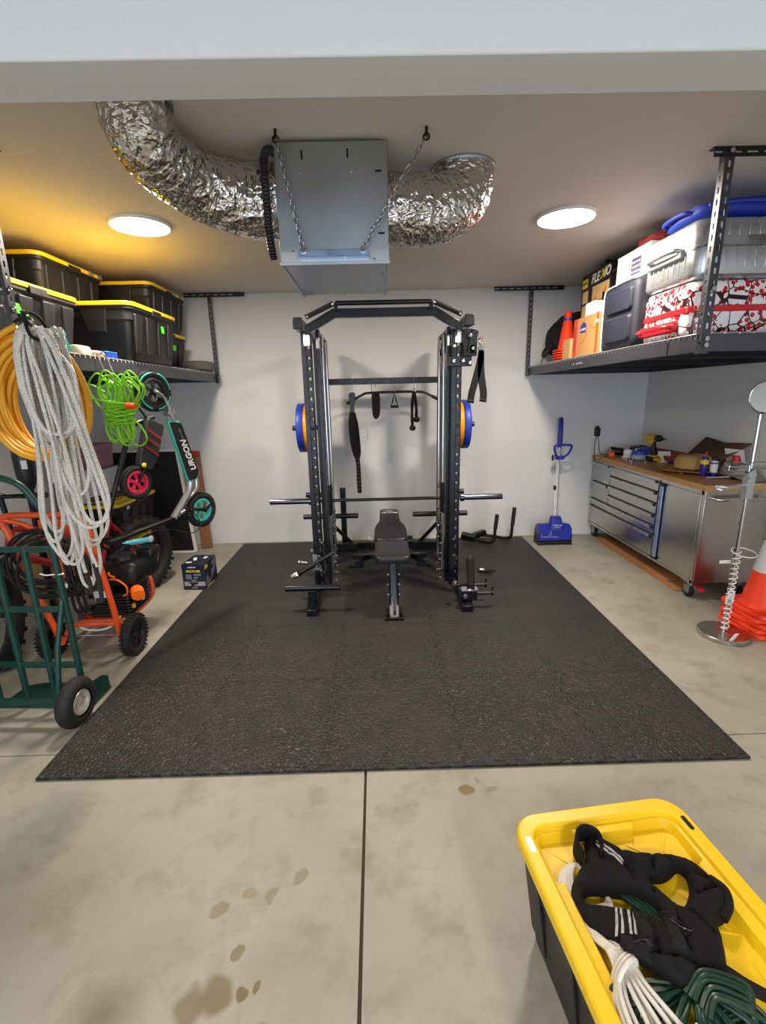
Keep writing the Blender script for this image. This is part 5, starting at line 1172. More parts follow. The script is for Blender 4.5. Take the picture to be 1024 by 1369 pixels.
# ---------------------------------------------------------------- hoses on the shelf post
mat('hose_yellow', 'd99c1a', .5, vary=.12, scale=20)
def ribbed(name, col, rough, metal, per):
    m, n, b, tc = raw(name); sep = n.new('ShaderNodeSeparateXYZ'); n.l.new(tc.outputs['UV'], sep.inputs[0])
    s = n.math('SINE', n.math('MULTIPLY', sep.outputs[0], 2*pi/per)); f = n.noise(tc.outputs['Object'], 6, 4)
    c = lin(col); n.l.new(n.mix(n.mapr(f, .35, .65), tuple(x*.8 for x in c[:3])+(1,), c), b.inputs['Base Color'])
    b.inputs['Metallic'].default_value = metal; b.inputs['Roughness'].default_value = rough
    n.l.new(n.bump(s, .8, .002), b.inputs['Normal'])
ribbed('conduit_grey', 'e9e7e0', .38, .05, .008)
def hanging_coil():
    rnd = random.Random(21)
    t = thing('grey_hose_bundle', 'bundle of ribbed silver-grey hose hanging in long loops from the left shelf post', 'hose', (-1.40, 2.15, .78))
    g = G()
    hx, hz = -1.615, 2.035
    resize = TR((-1.421, 2.112, 1.99)) @ Matrix.Scale(.88, 4) @ TR((1.615, -2.40, -2.035))
    # short loops on the left of the hook
    for i in range(7):
        x = -1.745+.011*i+rnd.uniform(-.004, .004); zb = 1.545-.016*(6-i)+rnd.uniform(-.02, .02); y = 2.40-.012*i
        g.tube([(hx-.005+.004*i, y, hz-.010*i), (hx-.045, y, hz+.0-.008*i), (x+.035, y, hz-.045-.004*i), (x+.006, y, hz-.13), (x, y, hz-.25), (x+.004, y, 1.70), (x+.05, y+.02, zb), (x+.11+.01*i, y+.05, zb+.02), (x+.14+.01*i, y+.07, 1.8), (hx, y+.06, hz-.05)], .0095, 10, sm=7)
    # long loops: (x of bottom, z of bottom, half-width)
    loops = [(-1.625, .665, .042), (-1.605, .70, .05), (-1.72, .80, .04), (-1.76, .93, .045), (-1.73, .99, .05), (-1.69, .86, .055), (-1.66, 1.02, .05), (-1.62, .83, .055), (-1.575, .90, .07), (-1.555, .93, .08), (-1.50, 1.03, .10), (-1.46, 1.05, .07), (-1.60, 1.10, .05), (-1.54, 1.20, .06), (-1.70, 1.25, .04), (-1.66, 1.15, .045)]
    for i, (x, z, w) in enumerate(loops):
        y = 2.34+rnd.uniform(0, .12); top = hx-.03+.006*i; j = lambda s=.008: rnd.uniform(-s, s)
        xl = x-w; xr = x+w; zt = hz-.01-rnd.uniform(0, .03)
        def sx(xe, f): return top+(xe-top)*f
        g.tube([(top, y, zt), (sx(xl, .12)-.05+j(), y, zt-.06), (sx(xl, .35)-.035+j(), y-.01, zt-.26), (sx(xl, .7)-.01+j(), y, z+(zt-z)*.42), (xl+j(), y+j(), z+.16), (xl+w*.35, y+j(), z+.035), (x, y, z), (xr-w*.35, y+.01, z+.03), (xr+j(), y+.02, z+.15), (sx(xr, .75)+j(), y+.03, z+(zt-z)*.42), (sx(xr, .4)+.02+j(), y+.03, zt-.28), (sx(xr, .15)+.025+j(), y+.02, zt-.08), (top+.012, y+.01, zt+.0)], .0088, 10, sm=7)
    g.tube([(hx+.03, 2.36, hz-.03), (hx+.10, 2.35, 1.75), (hx+.17, 2.35, 1.4), (-1.40, 2.35, 1.13), (-1.43, 2.35, 1.06), (-1.50, 2.35, 1.05)], .009, 10, sm=7)
    for (x0, z0, x1, z1) in ((-1.56, .98, -1.525, .80), (-1.60, .85, -1.585, .75)):
        g.tube([(x0-.04, 2.38, z0+.4), (x0, 2.38, z0), (x1, 2.38, z1)], .009, 10, sm=5)
    g.v = [resize @ p for p in g.v]; g.build('hose_loops', 'conduit_grey', t, 0, True)
    g = G()
    g.tube([(-1.535, 2.38, .82), (-1.525, 2.38, .70), (-1.53, 2.38, .60)], .012, 10); g.tube([(-1.585, 2.38, .77), (-1.575, 2.38, .66)], .011, 10); g.v = [resize @ p for p in g.v]; g.build('hose_end', 'black_rubber', t, 0, True)
    g = G(); g.tube([(hx+.0, 2.34, hz+.035), (hx+.01, 2.315, hz-.02), (hx+.015, 2.33, hz-.07), (hx+.02, 2.40, hz-.08), (hx+.01, 2.47, hz-.04), (hx, 2.42, hz+.03)], .008, 8, closed=True, sm=4); g.v = [resize @ p for p in g.v]; g.build('hanging_strap', 'black_fabric', t, 0, True)
    g = G(); g.tube([(-1.66, 2.326, 2.03), (-1.60, 2.28, 2.035), (-1.50, 2.20, 2.02), (-1.43, 2.10, 1.975), (-1.405, 2.03, 1.99), (-1.40, 2.01, 2.02)], .007, 10, sm=5); g.build('hook', 'black_steel', t, 0, True)
    t2 = thing('yellow_hose_coil', 'thick yellow air hose coiled in wide loops hanging on the left shelf post', 'hose', (-1.56, 2.25, 1.38))
    g = G(); rnd = random.Random(8); pts = []
    N_ = 11
    for i in range(N_):
        rr = .255-.015*(i % 6)+rnd.uniform(-.01, .01); rz = .325-.014*(i % 6)+rnd.uniform(-.01, .01); cy_ = 2.50+.022*(i % 6)+.05*(i//6); ox = rnd.uniform(-.02, .02); oz = -.012*(i % 6)
        for k in range(28):
            a = pi/2+2*pi*k/28; f = k/28
            pts.append((-1.775-.008*(i % 6)+ox+rr*cos(a), cy_+.01*sin(2*a), 1.705+oz+rz*sin(a)-(.04*abs(cos(a)))))
    # smooth successive coils
    P = [V(p) for p in pts]; Q = P[:]
    for it in range(2): Q = [Q[0]]+[(Q[i-1]+Q[i]*2+Q[i+1])/4 for i in range(1, len(Q)-1)]+[Q[-1]]
    rs2 = TR((-1.562, 2.21, 1.9856)) @ Matrix.Scale(.88, 4) @ TR((1.775, -2.50, -2.03)); g.tube(Q, .0150, 12); g.v = [rs2 @ p for p in g.v]; g.build('hose_loops', 'hose_yellow', t2, 0, True)
    g = G(); g.cyl(Q[-1], Q[-1]+V((-.03, 0, -.05)), .016, n=12); g.v = [rs2 @ p for p in g.v]; g.build('hose_fitting', 'steel', t2, 0, True)
hanging_coil()
mat('lime', '7ec81e', .4, vary=.15, scale=30)
t = thing('green_extension_cord', 'bright lime green extension cord bundled and hanging beside the scooters', 'extension cord', (-1.6, 3.0, 1.35))
rnd = random.Random(12); g = G()
for i in range(17):
    x = -1.685+.016*i*.8+rnd.uniform(-.015, .015); w = rnd.uniform(.025, .07); zt = 1.80+rnd.uniform(-.03, .06); y = 3.0+rnd.uniform(-.05, .04)
    cxm = -1.60+(x+1.60)*.45
    g.tube([(cxm-.02, y, 1.58), (x-w*.8, y, 1.68), (x-w, y-.01, zt-.06), (x, y, zt), (x+w, y+.01, zt-.06), (x+w*.7, y, 1.68), (cxm+.02, y, 1.58)], .0052, 8, sm=6)
for i in range(13):
    x = -1.60+rnd.uniform(-.06, .05); w = rnd.uniform(.02, .05); zb = 1.40+rnd.uniform(-.01, .08); y = 3.0+rnd.uniform(-.04, .03)
    g.tube([(x-w*.5, y, 1.60), (x-w, y, 1.50), (x-w*.8, y, zb+.03), (x, y, zb), (x+w*.8, y, zb+.03), (x+w, y, 1.50), (x+w*.5, y, 1.60)], .0052, 8, sm=6)
g.tube([(-1.60, 2.95, 1.56), (-1.55, 2.94, 1.47), (-1.51, 2.94, 1.40), (-1.46, 2.94, 1.395), (-1.435, 2.95, 1.44), (-1.47, 2.95, 1.52), (-1.53, 2.95, 1.565)], .0052, 8, sm=6)
for i in range(11):
    z = 1.655-.013*i+rnd.uniform(-.004, .004); tl = rnd.uniform(-.02, .02)
    g.tube([(-1.60+.088*cos(a), 2.99+.062*sin(a), z+tl*cos(a)) for a in [2*pi*k/20 for k in range(20)]], .0052, 8, True)
g.tube([(-1.62, 2.97, 1.64), (-1.68, 2.95, 1.67), (-1.75, 2.94, 1.685), (-1.82, 2.93, 1.70)], .0052, 8, sm=5); g.tube([(-1.66, 2.97, 1.72), (-1.74, 2.95, 1.77), (-1.80, 2.94, 1.765), (-1.84, 2.94, 1.74)], .0052, 8, sm=5)
g.build('cord_loops', 'lime', t, 0, True)
g = G(); g.cyl((-1.52, 2.93, 1.635), (-1.47, 2.93, 1.63), .018, n=12); g.build('plug', 'orange', t, 0, True)
g = G(); g.tube([(-1.705, 3.0, 1.935), (-1.685, 3.0, 1.945), (-1.675, 3.0, 1.90), (-1.64, 3.0, 1.80), (-1.60, 3.0, 1.77), (-1.57, 3.0, 1.80)], .004, 8, sm=5); g.build('hook', 'steel', t, 0, True)
# ---------------------------------------------------------------- leaning panel, board, totes on the floor, boxes
t = thing('framed_black_panel', 'large black panel with thin white frame leaning against the back wall on the left', 'panel', (-2.6, 5.1, 0), 0)
A, B_, Cc, D = V((-2.065, 5.00, .0)), V((-2.99, 5.00, .0)), V((-2.99, 5.26, 1.115)), V((-2.25, 5.26, 1.115))
nrm = (B_-A).cross(D-A).normalized(); nrm = nrm if nrm.y < 0 else -nrm
g = G(); q = [A, B_, Cc, D]; g.add(q+[p-nrm*.02 for p in q], [(0, 1, 2, 3), (4, 5, 6, 7), (0, 1, 5, 4), (1, 2, 6, 5), (2, 3, 7, 6), (3, 0, 4, 7)]); g.build('board', 'black_matte', t, 0, True)
g = G()
for a, b in ((A, B_), (B_, Cc), (Cc, D), (D, A)): g.bar(a-nrm*.005+V((0, 0, .004)), b-nrm*.005+V((0, 0, .004)), .03, .03, up=-nrm)
g.build('frame', 'white_plastic', t, .002, True)
mat('brown_board', '8a5a3c', .6, vary=.15)
t = thing('brown_board', 'narrow brown board leaning on the back wall beside the black panel', 'board', (-2.03, 5.2, 0))
g = G(); g.bar((-1.985, 5.12, .01), (-2.06, 5.275, 1.10), .12, .02, up=(0, -1, 0)); g.build('plank', 'brown_board', t, .002, True)
g = G(); g.box((-2.055, 5.25, 1.08), (.10, .03, .05)); g.build('end_bracket', 'red', t, .004, True)
F2 = make_tote('storage_tote', 'black tote on the floor, lowest of the two below the pink-wheeled scooter', (-2.62, 4.52, 0), 0, h=.37, group='totes on the floor by the left wall')
F1 = make_tote('storage_tote', 'black tote with yellow lid on top of the floor stack below the pink-wheeled scooter', (-2.62, 4.52, .375), 0, h=.38, group='totes on the floor by the left wall')
g = G(); g.box((-2.36, 4.30, .69), (.002, .05, .03)); g.build('sticker', 'white_paper', F1, 0, True)
def clear_bin(c, d, label, col):
    t = thing('storage_bin', label, 'bin', (c[0], c[1], c[2]))
    g = rloft([(d[0]*.9, d[1]*.9, .03, 0), (d[0], d[1], .03, d[2]*.95), (d[0]*1.04, d[1]*1.04, .03, d[2]*.95), (d[0]*1.04, d[1]*1.04, .03, d[2]), (d[0]*.96, d[1]*.96, .03, d[2]), (d[0]*.95, d[1]*.95, .03, .02)]); g.build('tub', col, t, 0)
    return t
mat('bin_clear', 'b9c0cc', .3, vary=.1); mat('bin_pink', '8e5a72', .5, vary=.3, scale=18)
bA = clear_bin((-2.72, 4.36, .76), (.40, .36, .30), 'pale grey plastic bin on the yellow tote lid behind the hoses', 'bin_clear')
bB = clear_bin((-2.72, 4.36, 1.065), (.38, .34, .22), 'dusky pink bin stacked on the pale grey bin behind the green cord', 'bin_pink')
t = thing('brown_paper_bag', 'crumpled brown paper bag standing behind the pressure washer', 'bag', (-2.62, 3.25, 0))
g = G(); lump(g, (-2.70, 3.62, .33), (.36, .28, .62), 6, .2, 24, 16, .45); mat('kraft', '8f6a44', .85, bump=.5, bscale=40); g.build('body', 'kraft', t, 0, True, ang=30)
# small product box on the floor
t = thing('product_box', 'small dark blue printed product box on the concrete floor by the mat edge', 'box', (-1.66, 4.05, 0), -3)
Bw, Bd, Bh = .205, .27, .24
g = G(); g.bb((-Bw/2, -Bd/2, 0), (Bw/2, Bd/2, Bh)); mat('box_navy', '141a38', .35, vary=.2); g.build('box_body', 'box_navy', t, .003)
fy = -Bd/2-.001
F_ = lambda x, z, dy=0: facing((x, fy-dy, z), (1, 0, 0), (0, 0, 1))
text('MULTI-USE', .026, F_(.0, .178), 'box_yellow', t, 'lettering', bold=.001); text('CORDLESS', .016, F_(-.01, .215), 'white_paper', t, 'lettering'); text('12 VOLT', .013, F_(.0, .022), 'white_paper', t, 'lettering'); text('COMPACT', .010, F_(.0, .093), 'white_paper', t, 'lettering')
g = G(); g.bb((-.09, fy, .040), (.10, fy+.0008, .080)); g.build('grey_print', 'silver', t, 0)
g = G(); g.prism([(-.06, .012), (.04, .014), (.03, -.006), (.0, -.01), (-.01, -.03), (-.03, -.03), (-.03, -.005)], .0006, F_(0, .062, .0006)); g.build('printed_tool', 'black_matte', t, 0)
g = G(); g.bb((-.07, fy, .105), (-.02, fy+.0008, .15)); g.bb((.0, fy, .135), (.07, fy+.0008, .155)); g.bb((.0, fy, .11), (.04, fy+.0008, .125)); g.build('printed_picture', 'zinc_blue', t, 0)['kind'] = 'stuff'
fx = Bw/2+.001
S_ = lambda y, z: facing((fx, y, z), (0, 1, 0), (0, 0, 1))
g = G(); g.prism([(-.12, .02), (.04, .13), (.12, .16), (.12, .06), (.0, -.02), (-.11, -.08)], .0006, facing((fx-.0006, 0, .08), (0, 1, 0), (0, 0, 1))); g.build('side_print', 'silver', t, 0)
g = G(); g.prism([(-.08, .04), (-.03, .09), (.04, .12), (.05, .09), (.0, .05), (-.01, .0), (-.04, -.02), (-.05, .02)], .0006, S_(0, .08)); g.build('side_picture', 'black_matte', t, 0)
g = G(); g.bb((fx-.0005, -.12, .19), (fx+.0005, -.06, .225)); g.bb((fx-.0005, -.10, .004), (fx+.0005, .05, .022)); g.build('yellow_flash', 'box_yellow', t, 0)['kind'] = 'stuff'
g = G(); g.box((-.04, .02, Bh+.0005), (.03, .08, .001), (0, 0, 20)); g.box((.04, .06, Bh+.0005), (.03, .05, .001), (0, 0, -10)); g.box((-.06, -.07, Bh+.0005), (.05, .03, .001), (0, 0, 10)); g.build('top_print', 'white_paper', t, 0)['kind'] = 'stuff'
# ---------------------------------------------------------------- steel tool cabinet
tc_ = thing('tool_cabinet', 'long stainless steel rolling tool cabinet with drawers and a wooden top, right side', 'tool cabinet', (2.74, 4.36, 0))
X0, X1, Y0, Y1, Z0, Z1 = 2.475, 2.995, 3.42, 5.27, .15, .905
g = G(); g.bb((X0+.014, Y0, Z0), (X1, Y1, Z1)); g.build('body', 'stainless', tc_, .003, True)
g = G(); g.bb((X0+.0115, Y0+.028, Z0+.02), (X0+.0145, Y1-.018, Z1-.03)); g.build('gap_shade_plate', 'black_matte', tc_, 0, True)  # black plate stands in for the shadow lines between the drawers
g = G(); g.bb((X0-.012, Y0-.02, Z1), (X1+.005, Y1+.01, .95)); m_, n_, b_, tcx = raw('butcher_block')
mp = n_.new('ShaderNodeMapping'); n_.l.new(tcx.outputs['Object'], mp.inputs[0]); mp.inputs['Scale'].default_value = (26, 2.2, 26)
bw = n_.new('ShaderNodeTexVoronoi'); n_.l.new(mp.outputs[0], bw.inputs['Vector']); bw.inputs['Scale'].default_value = 1; sp_ = n_.new('ShaderNodeSeparateColor'); n_.l.new(bw.outputs['Color'], sp_.inputs[0])
mp2 = n_.new('ShaderNodeMapping'); n_.l.new(tcx.outputs['Object'], mp2.inputs[0]); mp2.inputs['Scale'].default_value = (90, 5, 90)
gr = n_.noise(mp2.outputs[0], 1, 4)
n_.l.new(n_.mix(n_.math('MULTIPLY', gr, .4), n_.mix(sp_.outputs[0], lin('b9813f'), lin('d6a25c')), lin('8a5a28')), b_.inputs['Base Color']); b_.inputs['Roughness'].default_value = .42
g.build('wooden_top', 'butcher_block', tc_, .004, True)
g = G(); g.bb((X0+.004, Y0+.002, Z0), (X0+.014, Y0+.03, Z1)); g.bb((X0+.004, Y1-.02, Z0), (X0+.014, Y1, Z1)); g.bb((X0+.004, Y0, Z1-.035), (X0+.014, Y1, Z1)); g.bb((X0+.004, Y0, Z0), (X0+.014, Y1, Z0+.025)); g.build('face_frame', 'stainless', tc_, .001, True)
def drawer(y0, y1, z0, z1):
    g = G(); g.bb((X0, y0+.005, z0+.004), (X0+.011, y1-.005, z1-.004)); d = g.build('drawer', 'stainless', tc_, .002, True)
    g = G(); g.bb((X0-.016, y0+.006, z1-.012), (X0+.001, y1-.006, z1-.007)); g.bb((X0-.018, y0+.006, z1-.026), (X0-.015, y1-.006, z1-.007)); h = g.build('drawer_pull', 'silver', d, .001, True)
    g = G(); g.bb((X0-.020, y0+.002, z1-.026), (X0-.002, y0+.035, z1-.003)); g.build('end_cap', 'black_plastic', d, .003, True)
yA, yB = 3.99, 4.86
drawer(yB, Y1-.02, .67, .885); drawer(yB, Y1-.02, .47, .665)
for k in range(4): drawer(yA, yB, .885-.104*(k+1), .885-.104*k-.003)
drawer(yA, Y1-.02, .385, .465); drawer(yA, Y1-.02, .18, .38)
g = G(); g.bb((X0, Y0+.03, .178), (X0+.012, 3.89, .87)); d = g.build('door', 'stainless', tc_, .002, True)
g = G(); g.bb((X0-.022, 3.90, .20), (X0-.004, 3.945, .855)); mat('blue_film', '8ba2cc', .3, .5); g.build('door_handle', 'blue_film', d, .006, True, label='vertical handle with bluish protective film')
g = G(); g.bb((X0-.024, 3.897, .845), (X0-.002, 3.948, .868)); g.bb((X0-.024, 3.897, .185), (X0-.002, 3.948, .205)); g.build('handle_cap', 'black_plastic', d, .002, True)
g = G(); g.tube([(2.55, Y0, .845), (2.55, Y0-.05, .845), (2.57, Y0-.06, .845), (2.90, Y0-.06, .845), (2.92, Y0-.05, .845), (2.92, Y0, .845)], .013, 12); g.build('push_handle', 'chrome', tc_, 0, True)
mat('wheel_grey', '5b5d60', .6)
for (x, y) in ((2.53, 3.50), (2.53, 5.19), (2.93, 3.50), (2.93, 5.19)):
    g = G(); g.bb((x-.045, y-.05, .135), (x+.045, y+.05, .15)); g.cyl((x, y, .105), (x, y, .135), .028, n=20); g.bb((x-.026, y-.02, .05), (x-.021, y+.045, .115)); g.bb((x+.021, y-.02, .05), (x+.026, y+.045, .115)); g.bb((x-.026, y-.03, .10), (x+.026, y+.035, .115)); c = g.build('caster', 'steel', tc_, .003, True)
    g = G(); g.lathe([(.02, -.017), (.05, -.017), (.056, -.010), (.056, .010), (.05, .017), (.02, .017)], 32, TR((x, y+.015, .0565)) @ RY, cap=True); g.build('wheel', 'black_rubber', c, 0, True)
    g = G(); g.lathe([(.001, -.019), (.028, -.019), (.030, -.016)], 24, TR((x, y+.015, .0565)) @ RY); g.build('wheel_hub', 'wheel_grey', c, 0, True)
    if y < 4:
        g = G(); g.box((x+.04, y-.06, .10), (.035, .07, .02), (15, 0, 0)); g.build('brake_lever', 'red', c, .004, True)
# lumber under the cabinet
mat('lumber', 'a8754a', .7, vary=.2, scale=6, bump=.3)
for k, (xa, xb, y0, y1, z, lb) in enumerate(((2.485, 2.575, 3.60, 5.10, 0, 'longest wooden plank on the floor under the cabinet edge'), (2.585, 2.675, 3.68, 5.15, 0, 'second wooden plank on the floor under the tool cabinet'), (2.50, 2.60, 3.78, 5.0, .021, 'wooden plank lying on top of the two others under the cabinet'))):
    g = G(); g.bb((xa, y0, z), (xb, y1, z+.02)); tag(g.build('wooden_plank', 'lumber', bevel=.002), lb, 'plank', 'planks under the tool cabinet')
# ---------------------------------------------------------------- things on the worktop
WZ = .9505
t = thing('power_adapter', 'black power adapter plugged into the wall outlet above the tool cabinet', 'charger', (2.49, 5.26, 1.2))
g = G(); g.bb((2.462, 5.235, 1.16), (2.512, 5.292, 1.255)); g.bb((2.475, 5.25, 1.245), (2.505, 5.29, 1.275)); g.build('housing', 'black_plastic', t, .006, True)
g = G(); g.tube([(2.49, 5.25, 1.16), (2.50, 5.235, 1.10), (2.51, 5.22, 1.0), (2.53, 5.20, .965), (2.60, 5.18, .958)], .004, 8, sm=5); g.tube([(2.475, 5.25, 1.16), (2.46, 5.24, 1.08), (2.452, 5.22, 1.0), (2.45, 5.20, .93), (2.447, 5.12, .88), (2.46, 5.06, .94), (2.50, 5.03, .957)], .004, 8, sm=5); g.build('cable', 'black_plastic', t, 0, True)
def obj1(g, name, m, label, cat, **k): return tag(g.build(name, m, **k), label, cat)
t = thing('flashlight', 'black flashlight lying at the far end of the wooden worktop', 'flashlight', (2.66, 5.12, WZ))
g = G(); g.cyl((2.60, 5.14, WZ+.06), (2.72, 5.10, WZ+.045), .045, .040, n=24); g.cyl((2.72, 5.10, WZ+.045), (2.84, 5.06, WZ+.035), .028, n=20); g.build('barrel', 'black_plastic', t, .004, True)
g = G(); g.cyl((2.592, 5.143, WZ+.061), (2.60, 5.14, WZ+.06), .047, n=24); g.build('bezel', 'dark_chrome', t, 0, True)
t = thing('orbital_sander', 'white palm sander with clear dust cap at the far end of the worktop', 'power tool', (2.70, 4.98, WZ))
g = G(); g.lathe([(.05, 0), (.055, .01), (.05, .02), (.04, .035), (.045, .06), (.042, .085), (.02, .10), (.001, .102)], 28, TR((2.68, 4.93, WZ))); g.build('body', 'white_plastic', t, 0, True); g = G(); g.cyl((2.72, 4.95, WZ+.045), (2.80, 5.0, WZ+.05), .033, n=18); g.build('dust_cap', 'bin_clear', t, .004, True)
t = thing('tape_measure', 'small orange tape measure at the far front corner of the worktop', 'tape measure', (2.56, 5.05, WZ))
g = G(); g.bb((2.53, 5.02, WZ), (2.59, 5.06, WZ+.06)); g.build('case', 'orange_cap', t, .014, True, seg=3); g = G(); g.bb((2.525, 5.025, WZ+.004), (2.533, 5.055, WZ+.02)); g.build('tip', 'steel', t, .001, True)
g = G(); lump(g, (2.80, 4.85, WZ+.055), (.20, .18, .11), 3, .3, 24, 16, .7); obj1(g, 'blue_cloth', 'blue', 'crumpled dark blue cloth behind the white sander on the worktop', 'cloth', ang=50)
g = G(); lump(g, (2.72, 4.78, WZ+.03), (.12, .12, .06), 13, .25, 20, 14, .7); mat('pale_blue', '9fb4cf', .7); obj1(g, 'pale_blue_rag', 'pale_blue', 'small pale blue rag in front of the dark blue cloth', 'cloth', ang=50)
t = thing('goggles', 'grey safety goggles lying behind the rags on the worktop', 'goggles', (2.9, 5.02, WZ))
g = G(); g.tube([(2.86+.09*cos(a), 5.05+.05*sin(a), WZ+.09+.02*sin(2*a)) for a in [2*pi*k/20 for k in range(20)]], .014, 10, True); g.bb((2.84, 5.0, WZ), (2.90, 5.1, WZ+.06)); g.build('frame', 'shelf_steel', t, .004, True)
t = thing('long_red_level', 'long dark red spirit level lying along the back of the worktop against the wall', 'level', (2.93, 4.6, WZ), 0)
g = G(); g.bb((2.945, 4.12, WZ+.0), (2.975, 5.10, WZ+.11)); mat('dark_red', '8f2a1e', .4); g.build('beam', 'dark_red', t, .003, True)
for y in (4.3, 4.6, 4.9):
    g = G(); g.bb((2.943, y-.03, WZ+.035), (2.977, y+.03, WZ+.075)); g.build('vial', 'silver', t, .004, True)
g = G(); g.bar((2.88, 4.2, WZ+.03), (2.90, 5.0, WZ+.05), .05, .05); obj1(g, 'orange_red_clamp_bar', 'dark_red', 'thick dark red bar lying in front of the level on the worktop', 'bar', bevel=.006)
dr = thing('cordless_drill', 'yellow and black cordless drill standing on its battery on the worktop', 'drill', (2.80, 4.62, WZ), 0)
d0 = V((2.80, 4.66, WZ))
g = G(); g.bb((2.76, 4.60, WZ), (2.84, 4.74, WZ+.05)); g.build('battery', 'black_plastic', dr, .008, True)
g = G(); g.bb((2.765, 4.585, WZ+.012), (2.835, 4.63, WZ+.045)); g.bb((2.765, 4.61, WZ+.05), (2.835, 4.73, WZ+.065)); g.build('battery_trim', 'yellow_tool', dr, .005, True)
g = G(); g.bar((2.80, 4.66, WZ+.06), (2.80, 4.69, WZ+.20), .036, .045, up=(0, 1, 0)); g.build('handle', 'black_plastic', dr, .010, True)
g = G(); g.cyl((2.80, 4.79, WZ+.235), (2.80, 4.64, WZ+.235), .038, .036, n=24); g.bar((2.80, 4.72, WZ+.18), (2.80, 4.69, WZ+.215), .045, .06, up=(0, 1, 0)); g.build('motor_housing', 'yellow_tool', dr, .004, True)
g = G(); g.cyl((2.80, 4.64, WZ+.235), (2.80, 4.60, WZ+.235), .034, n=24); g.cyl((2.80, 4.60, WZ+.235), (2.80, 4.55, WZ+.235), .026, .018, n=24); g.cyl((2.80, 4.55, WZ+.235), (2.80, 4.50, WZ+.235), .006, n=10); g.build('chuck', 'black_plastic', dr, .002, True)
dr.location = (2.80, 4.62, WZ)
for (p, r, lb) in (((2.76, 4.83, WZ+.055), (60, 0, 20), 'folded white paper sheet propped up left of the drill'), ((2.87, 4.60, WZ+.05), (55, 0, -25), 'folded white paper sheet propped up right of the drill')):
    g = G(); g.box((0, 0, 0), (.11, .13, .0015), M=TR(p, r)); obj1(g, 'paper_sheet', 'white_paper', lb, 'paper')
g = G()
rnd = random.Random(3)
for i, nm in enumerate(('nearest the front edge between sander and drill', 'beside the drill battery', 'in front of the pale blue rag')):
    g = G(); x, y = ((2.55, 4.60), (2.66, 4.56), (2.60, 4.80))[i]; g.cyl((x, y, WZ), (x, y, WZ+.028), .018, n=20); obj1(g, 'metal_socket', 'chrome', 'small shiny metal socket on the worktop, %s' % nm, 'socket', bevel=.002)
t = thing('pliers', 'dark blue handled pliers lying between drill and straw hat', 'pliers', (2.82, 4.40, WZ))
g = G(); g.tube([(2.80, 4.32, WZ+.02), (2.86, 4.40, WZ+.03), (2.84, 4.48, WZ+.02)], .012, 8, sm=4); g.tube([(2.86, 4.30, WZ+.02), (2.88, 4.40, WZ+.03), (2.90, 4.50, WZ+.02)], .012, 8, sm=4); g.build('grips', 'logo_blue', t, 0, True); g = G(); g.box((2.84, 4.27, WZ+.015), (.04, .08, .02), (0, 0, 20)); g.build('jaws', 'steel', t, .003, True)
# straw hat
def straw():
    m, n, b, tc = raw('straw'); P = tc.outputs['Object']
    sep = n.new('ShaderNodeSeparateXYZ'); n.l.new(P, sep.inputs[0])
    w = n.new('ShaderNodeTexWave'); n.l.new(P, w.inputs['Vector']); w.inputs['Scale'].default_value = 26; w.bands_direction = 'Z'; w.inputs['Distortion'].default_value = 3; w.inputs['Detail Scale'].default_value = 3
    r = n.math('SINE', n.math('MULTIPLY', n.math('SQRT', n.math('ADD', n.math('POWER', sep.outputs[0], 2.0), n.math('POWER', sep.outputs[1], 2.0))), 520.0))
    f = n.noise(P, 60, 4)
    c = n.mix(f, lin('b98d45'), lin('e0ba72')); c = n.mix(n.mapr(w.outputs['Fac'], 0, .25, .55, 0), c, lin('5f4520'))
    n.l.new(c, b.inputs['Base Color']); b.inputs['Roughness'].default_value = .75
    n.l.new(n.bump(n.math('ADD', w.outputs['Fac'], n.math('MULTIPLY', r, .3)), .5, .003), b.inputs['Normal'])
straw()
t = thing('straw_hat', 'golden straw hat with a dark band lying near the front of the worktop', 'hat', (2.77, 4.02, WZ))
g = G(); HS = 1.24
prof = [(.0, .122), (.05, .124), (.085, .118), (.103, .100), (.108, .070), (.110, .030), (.112, .014), (.14, .008), (.185, .014), (.20, .022), (.185, .010), (.14, .003), (.114, .008)]
rings = []
for r, z in prof:
    rings.append([(max(r, .0005)*cos(a)*1.08, max(r, .0005)*sin(a), z+(.008*sin(2*a) if r > .13 else 0)+(-.012*math.exp(-((r*cos(a))/.03)**2) if z > .11 else 0)) for a in [2*pi*k/48 for k in range(48)]])
g.loft(rings, cap=False); g.v = [p*HS for p in g.v]; g.build('straw', 'straw', t, 0, ang=60)
g = G(); g.lathe([(.1105, .014), (.1125, .013), (.1115, .030), (.109, .031)], 48, Matrix.Diagonal((1.08*HS, HS, HS, 1))); g.build('band', 'brown_card', t, 0)
# cans
def can(x, y, h, r, body, cap, label, capm):
    t = thing('spray_can', label, 'spray can', (x, y, WZ))
    g = G(); g.lathe([(.001, 0), (r*.95, 0), (r, .004), (r, h*.80), (r*.96, h*.82), (r*.5, h*.87)], 28); g.build('body', body, t, 0)
    g = G(); g.lathe([(r*.9, h*.82), (r*.88, h*.98), (r*.8, h), (.001, h)] if cap else [(r*.45, h*.86), (r*.42, h*.93), (.006, h*.94), (.006, h), (.001, h)], 20); g.build('nozzle', capm, t, 0)
    return t
mat('can_blue', '241a86', .3, coat=.3)
c1 = can(2.715, 3.80, .185, .030, 'can_blue', False, 'deep blue spray can with red nozzle at the worktop front corner', 'red')
g = G(); g.lathe([(.0303, .10), (.0303, .135)], 28); g.build('yellow_band', 'box_yellow', c1)
g = G(); g.tube([(0.004, 0, .17), (.012, .0, .20)], .005, 8); g.build('straw_nozzle', 'red', c1)
c2 = can(2.775, 3.765, .15, .028, 'white_plastic', False, 'white and blue small can right beside the deep blue spray can', 'blue')
